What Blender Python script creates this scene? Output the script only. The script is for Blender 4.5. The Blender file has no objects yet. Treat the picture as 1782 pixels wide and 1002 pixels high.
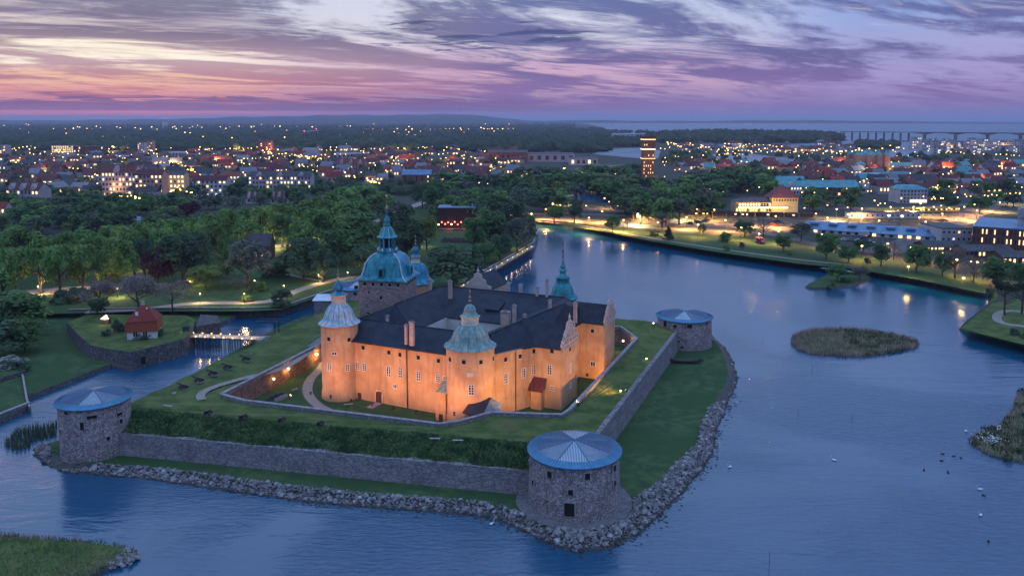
import bpy, math, random, hashlib
import numpy as np
from mathutils import Vector, Matrix
from mathutils.geometry import tessellate_polygon

random.seed(7)
SC = bpy.context.scene
COL = SC.collection

# ------------------------------------------------------------------ camera
PITCH = math.radians(7.0)
FPX, PW, PH, YHOR, CAMZ = 1385.0, 1782, 1002, 206.0, 75.0
YPP = YHOR + FPX * math.tan(PITCH)
cam = bpy.data.cameras.new('camera')
cam.sensor_width = 36.0
cam.lens = 36.0 * FPX / PW
cam.shift_y = -(PH / 2 - YPP) / PW
cam.clip_start, cam.clip_end = 1.0, 120000.0
cam_ob = bpy.data.objects.new('camera', cam)
cam_ob.location = (0, 0, CAMZ)
cam_ob.rotation_euler = (math.radians(90) - PITCH, 0, 0)
COL.objects.link(cam_ob)
SC.camera = cam_ob

SC.render.engine = 'CYCLES'
SC.cycles.use_denoising = True
SC.cycles.max_bounces = 5
SC.cycles.diffuse_bounces = 2
SC.cycles.glossy_bounces = 3
SC.cycles.transparent_max_bounces = 6
SC.cycles.volume_bounces = 0
SC.cycles.sample_clamp_indirect = 3.0
SC.cycles.caustics_reflective = False
SC.cycles.caustics_refractive = False
SC.view_settings.view_transform = 'Standard'
SC.view_settings.look = 'None'
SC.view_settings.exposure = 0.6
SC.view_settings.gamma = 1.0
SC.view_settings.use_curve_mapping = False


def lin(r, g, b):
    def f(c):
        c /= 255.0
        return c / 12.92 if c <= 0.04045 else ((c + 0.055) / 1.055) ** 2.4
    return (f(r), f(g), f(b), 1.0)


class NT:
    """small helper round a node tree"""
    def __init__(s, nt):
        s.nt = nt

    def n(s, typ, ins=None, **props):
        nd = s.nt.nodes.new(typ)
        for k, v in props.items():
            setattr(nd, k, v)
        for k, v in (ins or {}).items():
            sock = nd.inputs[k]
            if isinstance(v, bpy.types.NodeSocket):
                s.nt.links.new(v, sock)
            elif isinstance(v, bpy.types.Node):
                s.nt.links.new(v.outputs[0], sock)
            else:
                sock.default_value = v
        return nd

    def m(s, op, a, b=0.0, c=0.0, clamp=False):
        nd = s.n('ShaderNodeMath', {0: a, 1: b, 2: c}, operation=op, use_clamp=clamp)
        return nd.outputs[0]

    def mix(s, fac, a, b, blend='MIX'):
        nd = s.n('ShaderNodeMix', data_type='RGBA', blend_type=blend)
        for idx, v in ((0, fac), (6, a), (7, b)):
            if isinstance(v, bpy.types.NodeSocket):
                s.nt.links.new(v, nd.inputs[idx])
            else:
                nd.inputs[idx].default_value = v
        return nd.outputs[2]

    def ramp(s, fac, stops, interp='LINEAR'):
        nd = s.n('ShaderNodeValToRGB', {0: fac})
        cr = nd.color_ramp
        cr.interpolation = interp
        while len(cr.elements) > 1:
            cr.elements.remove(cr.elements[-1])
        cr.elements[0].position = stops[0][0]
        cr.elements[0].color = stops[0][1]
        for p, c in stops[1:]:
            e = cr.elements.new(p)
            e.color = c
        return nd.outputs[0]

    def smooth(s, v, lo, hi):
        nd = s.n('ShaderNodeMapRange', {0: v, 1: lo, 2: hi, 3: 0.0, 4: 1.0}, interpolation_type='SMOOTHSTEP', clamp=True)
        return nd.outputs[0]


# ------------------------------------------------------------------ dusk sky
world = bpy.data.worlds.new('World')
SC.world = world
world.use_nodes = True
wt = NT(world.node_tree)
world.node_tree.nodes.clear()
tc = wt.n('ShaderNodeTexCoord')
sep = wt.n('ShaderNodeSeparateXYZ', {0: tc.outputs['Generated']})
X, Y, Z = sep.outputs[0], sep.outputs[1], sep.outputs[2]
el = wt.m('MULTIPLY', wt.m('ARCSINE', Z), 180 / math.pi)          # elevation in degrees
az = wt.m('MULTIPLY', wt.m('ARCTAN2', X, Y), 180 / math.pi)       # azimuth, 0 = north of the camera, + = right
e01 = wt.n('ShaderNodeMapRange', {0: el, 1: 0.0, 2: 30.0, 3: 0.0, 4: 1.0}, clamp=True).outputs[0]
D = lambda d: d / 30.0
# clear-sky gradients: sunset side, middle, far side
sunset = wt.ramp(e01, [(0, lin(232, 118, 142)), (D(.45), lin(232, 124, 142)), (D(1.1), lin(200, 130, 146)), (D(1.9), lin(222, 158, 146)),
                       (D(2.7), lin(238, 192, 160)), (D(3.6), lin(252, 240, 220)), (D(4.6), lin(248, 234, 212)), (D(5.8), lin(208, 192, 190)),
                       (D(8.2), lin(172, 172, 186)), (D(14), lin(168, 186, 222)), (1, lin(164, 192, 238))])
middle = wt.ramp(e01, [(0, lin(122, 104, 160)), (D(.5), lin(132, 106, 162)), (D(1.3), lin(148, 124, 162)), (D(2.4), lin(192, 154, 176)),
                       (D(3.8), lin(198, 164, 188)), (D(5.6), lin(204, 202, 216)), (D(8.2), lin(200, 206, 224)), (D(14), lin(168, 188, 226)), (1, lin(164, 192, 238))])
farside = wt.ramp(e01, [(0, lin(112, 108, 164)), (D(.5), lin(126, 112, 168)), (D(1.6), lin(144, 128, 176)), (D(2.6), lin(154, 142, 188)),
                        (D(4.5), lin(156, 154, 200)), (D(6.5), lin(140, 158, 206)), (D(8.2), lin(130, 152, 204)), (D(14), lin(148, 174, 222)), (1, lin(162, 190, 238))])
aw = wt.n('ShaderNodeTexNoise', {'Vector': tc.outputs['Generated'], 'Scale': 3.0, 'Detail': 3.0}).outputs[0]
azj = wt.m('ADD', az, wt.m('MULTIPLY', wt.m('SUBTRACT', aw, 0.5), 22.0))
absaz = wt.m('ABSOLUTE', wt.m('ADD', azj, 34.0))                 # degrees away from where the sun went down
base = wt.mix(wt.smooth(absaz, 12.0, 28.0), sunset, middle)
base = wt.mix(wt.smooth(absaz, 36.0, 60.0), base, farside)
# cloud sheets: a plane overhead gives streaks that run together towards the horizon
zz = wt.m('ADD', wt.m('MAXIMUM', Z, 0.0), 0.085)
pu, pv = wt.m('DIVIDE', X, zz), wt.m('DIVIDE', Y, zz)


def sheet(ang, su, sv, off, det, rough, dist):
    c, s_ = math.cos(ang), math.sin(ang)
    a = wt.m('ADD', wt.m('MULTIPLY', pu, c * su), wt.m('MULTIPLY', pv, s_ * su))
    b = wt.m('ADD', wt.m('MULTIPLY', pu, -s_ * sv), wt.m('MULTIPLY', pv, c * sv))
    v = wt.n('ShaderNodeCombineXYZ', {0: a, 1: b, 2: off})
    return wt.n('ShaderNodeTexNoise', {'Vector': v.outputs[0], 'Scale': 1.0, 'Detail': det, 'Roughness': rough, 'Distortion': dist}).outputs[0]


n1 = sheet(math.radians(36), 0.36, 0.70, 2.2, 10.0, 0.60, 1.5)
n2 = sheet(math.radians(26), 0.95, 2.4, 8.4, 10.0, 0.66, 1.8)
n3 = sheet(math.radians(-6), 2.6, 6.5, 1.7, 6.0, 0.60, 0.4)
low = wt.smooth(el, 0.3, 1.4)
mixn = wt.m('ADD', wt.m('MULTIPLY', n1, 0.70), wt.m('MULTIPLY', n2, 0.30))
veil = wt.m('MULTIPLY', wt.smooth(mixn, 0.42, 0.55), wt.m('ADD', 0.25, wt.m('MULTIPLY', low, 0.75)))
dark_s = wt.ramp(e01, [(0, lin(150, 88, 122)), (D(2.0), lin(172, 104, 120)), (D(3.6), lin(176, 142, 150)), (D(5.5), lin(112, 98, 124)), (D(8.2), lin(104, 106, 134)), (1, lin(132, 164, 222))])
dark_m = wt.ramp(e01, [(0, lin(112, 96, 152)), (D(2.0), lin(122, 98, 150)), (D(4.0), lin(92, 86, 138)), (D(8.2), lin(82, 94, 146)), (1, lin(132, 164, 222))])
dark = wt.mix(wt.smooth(absaz, 16.0, 38.0), dark_s, dark_m)
sky = wt.mix(wt.m('MULTIPLY', veil, 0.92), base, dark)
wisp = wt.m('MULTIPLY', wt.smooth(n2, 0.53, 0.70), wt.smooth(el, 2.5, 5.5))
sky = wt.mix(wt.m('MULTIPLY', wisp, 0.35), sky, lin(214, 210, 224))
# a few small ragged dark clouds in the middle of the view
pm = wt.m('MULTIPLY', wt.smooth(wt.m('ABSOLUTE', wt.m('SUBTRACT', az, -2.0)), 13.0, 4.0), wt.smooth(wt.m('ABSOLUTE', wt.m('SUBTRACT', el, 5.7)), 1.9, 0.5))
patch = wt.smooth(wt.m('ADD', wt.m('MULTIPLY', n3, 1.0), wt.m('MULTIPLY', wt.m('SUBTRACT', pm, 1.0), 0.30)), 0.50, 0.57)
sky = wt.mix(wt.m('MULTIPLY', patch, 0.80), sky, lin(62, 74, 116))
# low cloud bank over the sunset with a torn top
edge = wt.m('ADD', 1.25, wt.m('MULTIPLY', wt.m('SUBTRACT', n2, 0.5), 3.2))
bank = wt.m('MULTIPLY', wt.smooth(wt.m('SUBTRACT', edge, el), -0.10, 0.12), wt.smooth(el, 0.42, 0.56))
bank = wt.m('MULTIPLY', bank, wt.smooth(az, 16.0, -6.0))
sky = wt.mix(wt.m('MULTIPLY', bank, 0.80), sky, lin(112, 84, 128))
# below the horizon the sheet of water hides the world; keep it dark
sky = wt.mix(wt.smooth(Z, -0.02, -0.004), lin(60, 62, 96), sky)
bgn = wt.n('ShaderNodeBackground', {0: sky, 1: wt.m('ADD', 0.80, wt.m('MULTIPLY', wt.smooth(el, 6.0, 22.0), 0.20))})
out = wt.n('ShaderNodeOutputWorld', {0: bgn.outputs[0]})

sun = bpy.data.lights.new('sun', 'SUN')
sun.energy = 0.10
sun.angle = math.radians(14)
sun.color = (1.0, 0.55, 0.5)
sun_ob = bpy.data.objects.new('sun', sun)
sd = Vector((math.sin(math.radians(-34)), math.cos(math.radians(-34)), math.tan(math.radians(4))))
sun_ob.rotation_euler = sd.to_track_quat('Z', 'Y').to_euler()
COL.objects.link(sun_ob)


# ------------------------------------------------------------------ pixel <-> world
def ray(x, y):
    return Vector(((x - PW / 2) / FPX, math.cos(PITCH) - (y - YPP) / FPX * math.sin(PITCH), -math.sin(PITCH) - (y - YPP) / FPX * math.cos(PITCH)))


def P(x, y, z=0.0):
    d = ray(x, y)
    t = (z - CAMZ) / d.z
    return Vector((d.x * t, d.y * t, z))


def on_plane(x, y, p, n):
    d = ray(x, y)
    o = Vector((0, 0, CAMZ))
    return o + d * ((Vector(p) - o).dot(n) / d.dot(n))


def on_cyl(x, y, c, r):
    d = ray(x, y)
    a = d.x ** 2 + d.y ** 2
    b = -(d.x * c[0] + d.y * c[1])
    q = c[0] ** 2 + c[1] ** 2 - r * r
    t = (-b - math.sqrt(max(0.0, b * b - a * q))) / a
    return Vector((d.x * t, d.y * t, CAMZ + d.z * t))


# ------------------------------------------------------------------ mesh helpers
class MB:
    def __init__(s):
        s.v, s.f, s.mi = [], [], []

    def add(s, vs, fs, mi=0):
        o = len(s.v)
        s.v += [tuple(v) for v in vs]
        s.f += [tuple(i + o for i in f) for f in fs]
        s.mi += [mi] * len(fs)
        return s

    def box(s, c, d, rz=0.0, mi=0):
        """c = centre of the bottom face, d = full size"""
        cs, sn = math.cos(rz), math.sin(rz)
        vs = []
        for z in (0, d[2]):
            for sx, sy in ((-1, -1), (1, -1), (1, 1), (-1, 1)):
                x, y = sx * d[0] / 2, sy * d[1] / 2
                vs.append((c[0] + x * cs - y * sn, c[1] + x * sn + y * cs, c[2] + z))
        return s.add(vs, [(3, 2, 1, 0), (4, 5, 6, 7), (0, 1, 5, 4), (1, 2, 6, 5), (2, 3, 7, 6), (3, 0, 4, 7)], mi)

    def prism(s, poly, z0, z1, mi=0, bottom=False):
        n = len(poly)
        vs = [(p[0], p[1], z0) for p in poly] + [(p[0], p[1], z1) for p in poly]
        fs = [(i, (i + 1) % n, n + (i + 1) % n, n + i) for i in range(n)]
        tri = tessellate_polygon([[Vector((p[0], p[1], 0)) for p in poly]])
        for t in tri:
            a, b, c = (Vector(poly[i][:2]) for i in t)
            up = (b - a).cross(c - a) > 0
            t = t if up else t[::-1]
            fs.append(tuple(n + i for i in t))
            if bottom:
                fs.append(tuple(reversed(t)))
        if area(poly) < 0:
            fs[:n] = [f[::-1] for f in fs[:n]]
        return s.add(vs, fs, mi)

    def tube(s, p0, p1, r0, r1=None, n=6, mi=0, cap=True):
        r1 = r0 if r1 is None else r1
        p0, p1 = Vector(p0), Vector(p1)
        q = (p1 - p0).to_track_quat('Z', 'Y')
        vs = []
        for p, r in ((p0, r0), (p1, r1)):
            for k in range(n):
                a = 2 * math.pi * k / n
                vs.append(p + q @ Vector((r * math.cos(a), r * math.sin(a), 0)))
        fs = [(k, (k + 1) % n, n + (k + 1) % n, n + k) for k in range(n)]
        if cap:
            fs += [tuple(range(n))[::-1], tuple(range(n, 2 * n))]
        return s.add(vs, fs, mi)

    def lathe(s, prof, c, n=16, a0=0.0, a1=2 * math.pi, mi=0, cap=False):
        """prof = [(r, z)], c = centre"""
        full = abs(a1 - a0 - 2 * math.pi) < 1e-6
        m = n if full else n + 1
        vs = []
        for r, z in prof:
            for k in range(m):
                a = a0 + (a1 - a0) * k / n
                vs.append((c[0] + r * math.cos(a), c[1] + r * math.sin(a), c[2] + z))
        fs = []
        for i in range(len(prof) - 1):
            for k in range(n):
                k2 = (k + 1) % m
                fs.append((i * m + k, i * m + k2, (i + 1) * m + k2, (i + 1) * m + k))
        if cap:
            fs.append(tuple((len(prof) - 1) * m + k for k in range(m)))
        return s.add(vs, fs, mi)

    def poly(s, pts, mi=0):
        return s.add(pts, [tuple(range(len(pts)))], mi)

    def slab(s, pts, th, mi=0):
        """a polygon of any slope given a thickness straight down"""
        n = len(pts)
        vs = [tuple(p) for p in pts] + [(p[0], p[1], p[2] - th) for p in pts]
        fs = [tuple(range(n)), tuple(range(n, 2 * n))[::-1]] + [(i, n + i, n + (i + 1) % n, (i + 1) % n) for i in range(n)]
        return s.add(vs, fs, mi)

    def mesh(s, name, mats, off=(0, 0, 0), smooth=False):
        me = bpy.data.meshes.new(name)
        ox, oy, oz = off
        me.from_pydata([(v[0] - ox, v[1] - oy, v[2] - oz) for v in s.v], [], s.f)
        mats = mats if isinstance(mats, (list, tuple)) else [mats]
        for m_ in mats:
            me.materials.append(m_)
        if len(mats) > 1:
            me.polygons.foreach_set('material_index', s.mi)
        if smooth:
            me.polygons.foreach_set('use_smooth', [True] * len(me.polygons))
        me.update()
        return me

    def build(s, name, mats, parent=None, local=False, smooth=False, off=None):
        o = (0, 0, 0)
        if off is not None:
            o = off
        elif parent is not None and not local:
            o = wloc(parent)
        ob = bpy.data.objects.new(name, s.mesh(name, mats, o, smooth))
        COL.objects.link(ob)
        if parent is not None:
            ob.parent = parent
        if off is not None:
            ob.location = off
        return ob


def wloc(o):
    v = Vector((0, 0, 0))
    while o is not None:
        v = v + o.location
        o = o.parent
    return v


def area(poly):
    return 0.5 * sum(poly[i][0] * poly[(i + 1) % len(poly)][1] - poly[(i + 1) % len(poly)][0] * poly[i][1] for i in range(len(poly)))


def tag(o, label=None, cat=None, group=None, kind=None):
    if label:
        o['label'] = label
    if cat:
        o['category'] = cat
    if group:
        o['group'] = group
    if kind:
        o['kind'] = kind
    return o


def empty(name, loc, label=None, cat=None, group=None, rz=0.0):
    o = bpy.data.objects.new(name, None)
    o.location = loc
    o.rotation_euler = (0, 0, rz)
    o.empty_display_size = 0.5
    COL.objects.link(o)
    return tag(o, label, cat, group)


def place(me, name, parent=None, loc=(0, 0, 0), rot=(0, 0, 0), scale=(1, 1, 1)):
    o = bpy.data.objects.new(name, me)
    o.location, o.rotation_euler, o.scale = loc, rot, scale
    COL.objects.link(o)
    if parent is not None:
        o.parent = parent
    return o


def copy_tree(o, parent=None):
    c = o.copy()
    COL.objects.link(c)
    c.parent = parent
    for ch in o.children:
        copy_tree(ch, c)
    return c


# ------------------------------------------------------------------ materials
MATS = {}


def mat(name, col, col2=None, rough=0.8, scale=1.0, detail=4.0, bump=0.0, bscale=None, metal=0.0, vor=None, lo=0.35, hi=0.65,
        rand=0.0, spec=0.3, stretch=None, courses=None, extra=None, transl=0.0):
    """principled material with noise colour, optional voronoi stones, brick courses and bump"""
    if name in MATS:
        return MATS[name]
    m_ = bpy.data.materials.new(name)
    m_.use_nodes = True
    t = NT(m_.node_tree)
    bs = m_.node_tree.nodes['Principled BSDF']
    bs.inputs['Roughness'].default_value = rough
    bs.inputs['Metallic'].default_value = metal
    bs.inputs['Specular IOR Level'].default_value = spec
    co = t.n('ShaderNodeTexCoord').outputs['Object']
    if stretch:
        co = t.n('ShaderNodeMapping', {0: co, 3: stretch}).outputs[0]
    ns = t.n('ShaderNodeTexNoise', {'Vector': co, 'Scale': scale, 'Detail': detail, 'Roughness': 0.6}).outputs[0]
    c = t.mix(t.smooth(ns, lo, hi), col, col2 or col)
    height = ns
    if vor:
        vs, jcol, jw = vor
        vn = t.n('ShaderNodeTexVoronoi', {'Vector': co, 'Scale': vs}, feature='DISTANCE_TO_EDGE')
        vc = t.n('ShaderNodeTexVoronoi', {'Vector': co, 'Scale': vs})
        hs = t.n('ShaderNodeSeparateColor', {0: vc.outputs['Color']})
        c = t.mix(0.45, c, t.mix(hs.outputs[0], (c2 := tuple(x * 0.45 for x in col[:3]) + (1,)), tuple(min(1, x * 1.7) for x in (col2 or col)[:3]) + (1,)))
        j = t.smooth(vn.outputs[0], jw * 0.3, jw)
        c = t.mix(j, jcol, c)
        height = t.m('ADD', t.m('MULTIPLY', j, 0.8), t.m('MULTIPLY', ns, 0.3))
    if courses:
        rows, strength = courses
        sx = t.n('ShaderNodeSeparateXYZ', {0: t.n('ShaderNodeTexCoord').outputs['Object']})
        w = t.m('FRACT', t.m('MULTIPLY', sx.outputs[2], rows))
        j = t.smooth(w, 0.02, 0.14)
        c = t.mix(t.m('MULTIPLY', t.m('SUBTRACT', 1.0, j), strength), c, tuple(x * 0.4 for x in col[:3]) + (1,))
    if extra:
        c = extra(t, co, c)
    if rand:
        oi = t.n('ShaderNodeObjectInfo').outputs['Random']
        hsv = t.n('ShaderNodeHueSaturation', {'Color': c, 'Value': t.m('ADD', 1.0 - rand, t.m('MULTIPLY', oi, 2 * rand)),
                                             'Hue': t.m('ADD', 0.5 - rand * 0.07, t.m('MULTIPLY', t.m('FRACT', t.m('MULTIPLY', oi, 7.3)), rand * 0.14))})
        c = hsv.outputs[0]
    m_.node_tree.links.new(c, bs.inputs['Base Color'])
    if bump:
        bsrc = height
        if bscale:
            bsrc = t.n('ShaderNodeTexNoise', {'Vector': co, 'Scale': bscale, 'Detail': 3.0}).outputs[0]
        b = t.n('ShaderNodeBump', {'Height': bsrc, 'Strength': min(1.0, bump), 'Distance': 0.12})
        m_.node_tree.links.new(b.outputs[0], bs.inputs['Normal'])
    if transl:
        tr = t.n('ShaderNodeBsdfTranslucent', {0: c})
        ms = t.n('ShaderNodeMixShader', {0: transl, 1: bs.outputs[0], 2: tr.outputs[0]})
        m_.node_tree.links.new(ms.outputs[0], m_.node_tree.nodes['Material Output'].inputs[0])
    MATS[name] = m_
    return m_


def glow(name, col, strength, sample=True):
    if name in MATS:
        return MATS[name]
    m_ = bpy.data.materials.new(name)
    m_.use_nodes = True
    bs = m_.node_tree.nodes['Principled BSDF']
    bs.inputs['Base Color'].default_value = (0.8, 0.8, 0.8, 1)
    bs.inputs['Emission Color'].default_value = col
    bs.inputs['Emission Strength'].default_value = strength
    m_.cycles.emission_sampling = 'AUTO' if sample else 'NONE'
    MATS[name] = m_
    return m_


def light(parent, loc, power, col=(1.0, 0.55, 0.2), r=0.3, spot=None, target=None, local=True, blend=0.6):
    l = bpy.data.lights.new('lamp_or_added_light', 'SPOT' if spot else 'POINT')
    l.energy = power
    l.color = col
    l.shadow_soft_size = r
    if spot:
        l.spot_size = math.radians(spot)
        l.spot_blend = blend
    o = bpy.data.objects.new('lamp_or_added_light', l)
    o.location = loc
    if target is not None:
        o.rotation_euler = (Vector(loc) - Vector(target)).to_track_quat('Z', 'Y').to_euler()
    COL.objects.link(o)
    if parent is not None:
        o.parent = parent
    return o
# ------------------------------------------------------------------ shared materials
G = lambda *a: lin(*a)


def grass_stripes(t, co, c):
    w = t.n('ShaderNodeTexNoise', {'Vector': co, 'Scale': 0.05, 'Detail': 2.0}).outputs[0]
    c = t.mix(t.smooth(w, 0.38, 0.62), c, (0.042, 0.088, 0.032, 1), 'MIX')
    v = t.n('ShaderNodeTexNoise', {'Vector': co, 'Scale': 0.11, 'Detail': 9.0, 'Roughness': 0.75}).outputs[0]
    return t.mix(t.m('MULTIPLY', t.smooth(v, 0.55, 0.68), 0.55), c, (0.12, 0.12, 0.055, 1))


def wall_wear(t, co, c):
    """limewash left in pale patches, mortar lost in dark ones, streaks of damp"""
    n = t.n('ShaderNodeTexNoise', {'Vector': co, 'Scale': 0.16, 'Detail': 9.0, 'Roughness': 0.7}).outputs[0]
    c = t.mix(t.m('MULTIPLY', t.smooth(n, 0.56, 0.72), 0.5), c, (0.42, 0.40, 0.41, 1))
    m = t.n('ShaderNodeTexNoise', {'Vector': co, 'Scale': 0.5, 'Detail': 8.0, 'Roughness': 0.75}).outputs[0]
    c = t.mix(t.m('MULTIPLY', t.smooth(m, 0.58, 0.68), 0.7), c, (0.045, 0.04, 0.042, 1))
    v = t.n('ShaderNodeMapping', {0: co, 3: (1.4, 1.4, 0.12)}).outputs[0]
    w = t.n('ShaderNodeTexNoise', {'Vector': v, 'Scale': 1.0, 'Detail': 5.0}).outputs[0]
    return t.mix(t.m('MULTIPLY', t.smooth(w, 0.55, 0.72), 0.4), c, (0.08, 0.085, 0.07, 1))


def mow_lines(t, co, c):
    v = t.n('ShaderNodeMapping', {0: co, 2: (0, 0, math.radians(12)), 3: (0.02, 0.75, 0.2)}).outputs[0]
    n = t.n('ShaderNodeTexNoise', {'Vector': v, 'Scale': 1.0, 'Detail': 5.0, 'Roughness': 0.7}).outputs[0]
    c = t.mix(t.m('MULTIPLY', t.smooth(n, 0.52, 0.66), 0.55), c, (0.17, 0.17, 0.075, 1))
    w = t.n('ShaderNodeTexNoise', {'Vector': co, 'Scale': 0.09, 'Detail': 5.0}).outputs[0]
    return t.mix(t.m('MULTIPLY', t.smooth(w, 0.56, 0.70), 0.5), c, (0.13, 0.115, 0.06, 1))


M_GRASS = mat('grass_lawn', (0.036, 0.080, 0.034, 1), (0.078, 0.130, 0.048, 1), rough=0.95, scale=0.35, detail=8, bump=0.7, bscale=2.2, spec=0.1, extra=grass_stripes)
M_GRASS2 = mat('grass_rampart', (0.055, 0.098, 0.028, 1), (0.125, 0.155, 0.050, 1), rough=0.95, scale=0.22, detail=8, bump=0.8, bscale=2.0, spec=0.1, extra=mow_lines)
M_ROUGH = mat('grass_rough', (0.036, 0.076, 0.032, 1), (0.095, 0.150, 0.052, 1), rough=1.0, scale=0.6, detail=9, bump=1.0, bscale=1.2, spec=0.05)
M_TUFT = mat('grass_tuft', (0.055, 0.110, 0.042, 1), (0.125, 0.190, 0.070, 1), rough=0.9, scale=0.3, detail=4, spec=0.1)
M_LAND = mat('town_ground', (0.030, 0.045, 0.024, 1), (0.055, 0.055, 0.045, 1), rough=0.95, scale=0.02, detail=6)
M_FARLAND = mat('far_ground', (0.022, 0.036, 0.026, 1), (0.040, 0.050, 0.036, 1), rough=1.0, scale=0.003, detail=8)
M_PATH = mat('gravel_path', (0.26, 0.22, 0.19, 1), (0.36, 0.31, 0.27, 1), rough=0.95, scale=1.5, bump=0.3)
M_ASPH = mat('asphalt', (0.045, 0.045, 0.048, 1), (0.075, 0.072, 0.072, 1), rough=0.75, scale=0.12, detail=6)
M_STONE = mat('field_stone', (0.21, 0.18, 0.178, 1), (0.36, 0.31, 0.30, 1), rough=0.9, scale=0.35, detail=6, extra=wall_wear, vor=(2.3, (0.10, 0.09, 0.095, 1), 0.09), bump=0.8, rand=0.0)
M_STONE2 = mat('coursed_stone', (0.17, 0.16, 0.175, 1), (0.30, 0.28, 0.29, 1), rough=0.9, extra=wall_wear, scale=0.25, detail=8, vor=(1.9, (0.12, 0.11, 0.12, 1), 0.08), stretch=(1, 1, 2.2), bump=0.8)
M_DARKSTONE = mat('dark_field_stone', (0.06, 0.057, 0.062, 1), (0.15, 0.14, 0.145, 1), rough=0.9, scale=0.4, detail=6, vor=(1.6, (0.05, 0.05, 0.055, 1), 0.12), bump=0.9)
M_BRICK = mat('old_brick_wall', (0.20, 0.10, 0.075, 1), (0.34, 0.22, 0.17, 1), rough=0.95, scale=0.4, detail=8, vor=(2.0, (0.16, 0.12, 0.10, 1), 0.08), bump=0.5)
M_COPING = mat('coping_stone', (0.22, 0.21, 0.22, 1), (0.36, 0.34, 0.35, 1), rough=0.9, scale=0.8)
M_ROCK = mat('shore_rock', (0.16, 0.155, 0.16, 1), (0.40, 0.385, 0.385, 1), rough=0.9, scale=0.9, detail=6, bump=0.5, rand=0.35)
M_WET = mat('wet_rock', (0.03, 0.03, 0.032, 1), (0.07, 0.068, 0.065, 1), rough=0.6, scale=0.9)
M_REED = mat('reed', (0.24, 0.175, 0.13, 1), (0.46, 0.36, 0.28, 1), rough=0.9, scale=0.4)
M_REEDG = mat('green_reed', (0.035, 0.06, 0.022, 1), (0.085, 0.11, 0.04, 1), rough=0.9, scale=0.4)
M_WOOD = mat('dark_wood', (0.05, 0.042, 0.036, 1), (0.10, 0.085, 0.07, 1), rough=0.85, scale=3.0, bump=0.3)
M_PALEWOOD = mat('pale_wood', (0.38, 0.36, 0.33, 1), (0.50, 0.48, 0.44, 1), rough=0.8, scale=3.0)
M_IRON = mat('black_iron', (0.02, 0.02, 0.022, 1), (0.035, 0.034, 0.034, 1), rough=0.45, metal=0.3, spec=0.5)
M_POST = mat('lamp_post_paint', (0.03, 0.035, 0.035, 1), rough=0.5)
M_WHITE = mat('white_paint', (0.72, 0.72, 0.70, 1), (0.80, 0.80, 0.78, 1), rough=0.6)
M_GLASS = mat('window_glass', (0.018, 0.02, 0.025, 1), rough=0.08, spec=0.6)
M_HOLE = mat('dark_opening', (0.012, 0.011, 0.012, 1), rough=0.9)
M_BARK = mat('bark', (0.045, 0.038, 0.030, 1), (0.085, 0.072, 0.058, 1), rough=0.95, scale=4.0, bump=0.5)
M_LAMP = glow('lamp_warm', (1.0, 0.55, 0.15, 1), 6.0)
M_LAMPW = glow('lamp_white', (1.0, 0.80, 0.42, 1), 5.0)
M_LAMPFAR = glow('lamp_far', (1.0, 0.54, 0.08, 1), 6.0, False)
M_LAMPFARW = glow('lamp_far_white', (1.0, 0.74, 0.28, 1), 5.0, False)
M_LAMPRED = glow('lamp_red', (1.0, 0.05, 0.08, 1), 6.0, False)
M_LIT = glow('lit_window', (1.0, 0.58, 0.18, 1), 1.4, False)
M_LIT2 = glow('lit_window_pale', (1.0, 0.84, 0.56, 1), 0.85, False)


# ------------------------------------------------------------------ water
def water_material():
    m_ = bpy.data.materials.new('sea_water')
    m_.use_nodes = True
    t = NT(m_.node_tree)
    bs = m_.node_tree.nodes['Principled BSDF']
    co = t.n('ShaderNodeTexCoord').outputs['Object']
    bs.inputs['Base Color'].default_value = (0.004, 0.074, 0.150, 1)
    bs.inputs['Roughness'].default_value = 0.10
    bs.inputs['IOR'].default_value = 1.75
    bs.inputs['Specular IOR Level'].default_value = 0.5
    mp = t.n('ShaderNodeMapping', {0: co, 2: (0, 0, 0.25), 3: (0.20, 0.62, 1)}).outputs[0]
    a = t.n('ShaderNodeTexNoise', {'Vector': mp, 'Scale': 1.9, 'Detail': 5.0, 'Roughness': 0.6, 'Distortion': 0.5}).outputs[0]
    mp2 = t.n('ShaderNodeMapping', {0: co, 2: (0, 0, -0.3), 3: (0.045, 0.16, 1)}).outputs[0]
    b = t.n('ShaderNodeTexNoise', {'Vector': mp2, 'Scale': 1.0, 'Detail': 3.0, 'Distortion': 1.2}).outputs[0]
    # patches of calm and of ruffled water
    c = t.smooth(t.n('ShaderNodeTexNoise', {'Vector': co, 'Scale': 0.016, 'Detail': 3.0, 'Distortion': 1.0}).outputs[0], 0.36, 0.64)
    sy = t.n('ShaderNodeSeparateXYZ', {0: co})
    open_ = t.smooth(sy.outputs[1], 420.0, 120.0)      # the open side in front of the castle is ruffled, the sheltered basin calmer
    amp = t.m('ADD', 0.16, t.m('MULTIPLY', t.m('MULTIPLY', c, open_), 0.70))
    far_ = t.smooth(sy.outputs[1], 700.0, 1800.0)       # the open sea is rougher again
    amp = t.m('ADD', amp, t.m('MULTIPLY', far_, 1.2))
    m_.node_tree.links.new(t.m('ADD', t.m('ADD', 0.08, t.m('MULTIPLY', c, 0.12)), t.m('MULTIPLY', far_, 0.26)), bs.inputs['Roughness'])
    h = t.m('ADD', t.m('MULTIPLY', a, t.m('MULTIPLY', amp, 0.50)), t.m('MULTIPLY', b, t.m('MULTIPLY', open_, 0.42)))
    bp = t.n('ShaderNodeBump', {'Height': h, 'Strength': 1.0, 'Distance': 0.55})
    m_.node_tree.links.new(bp.outputs[0], bs.inputs['Normal'])
    return m_


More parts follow.
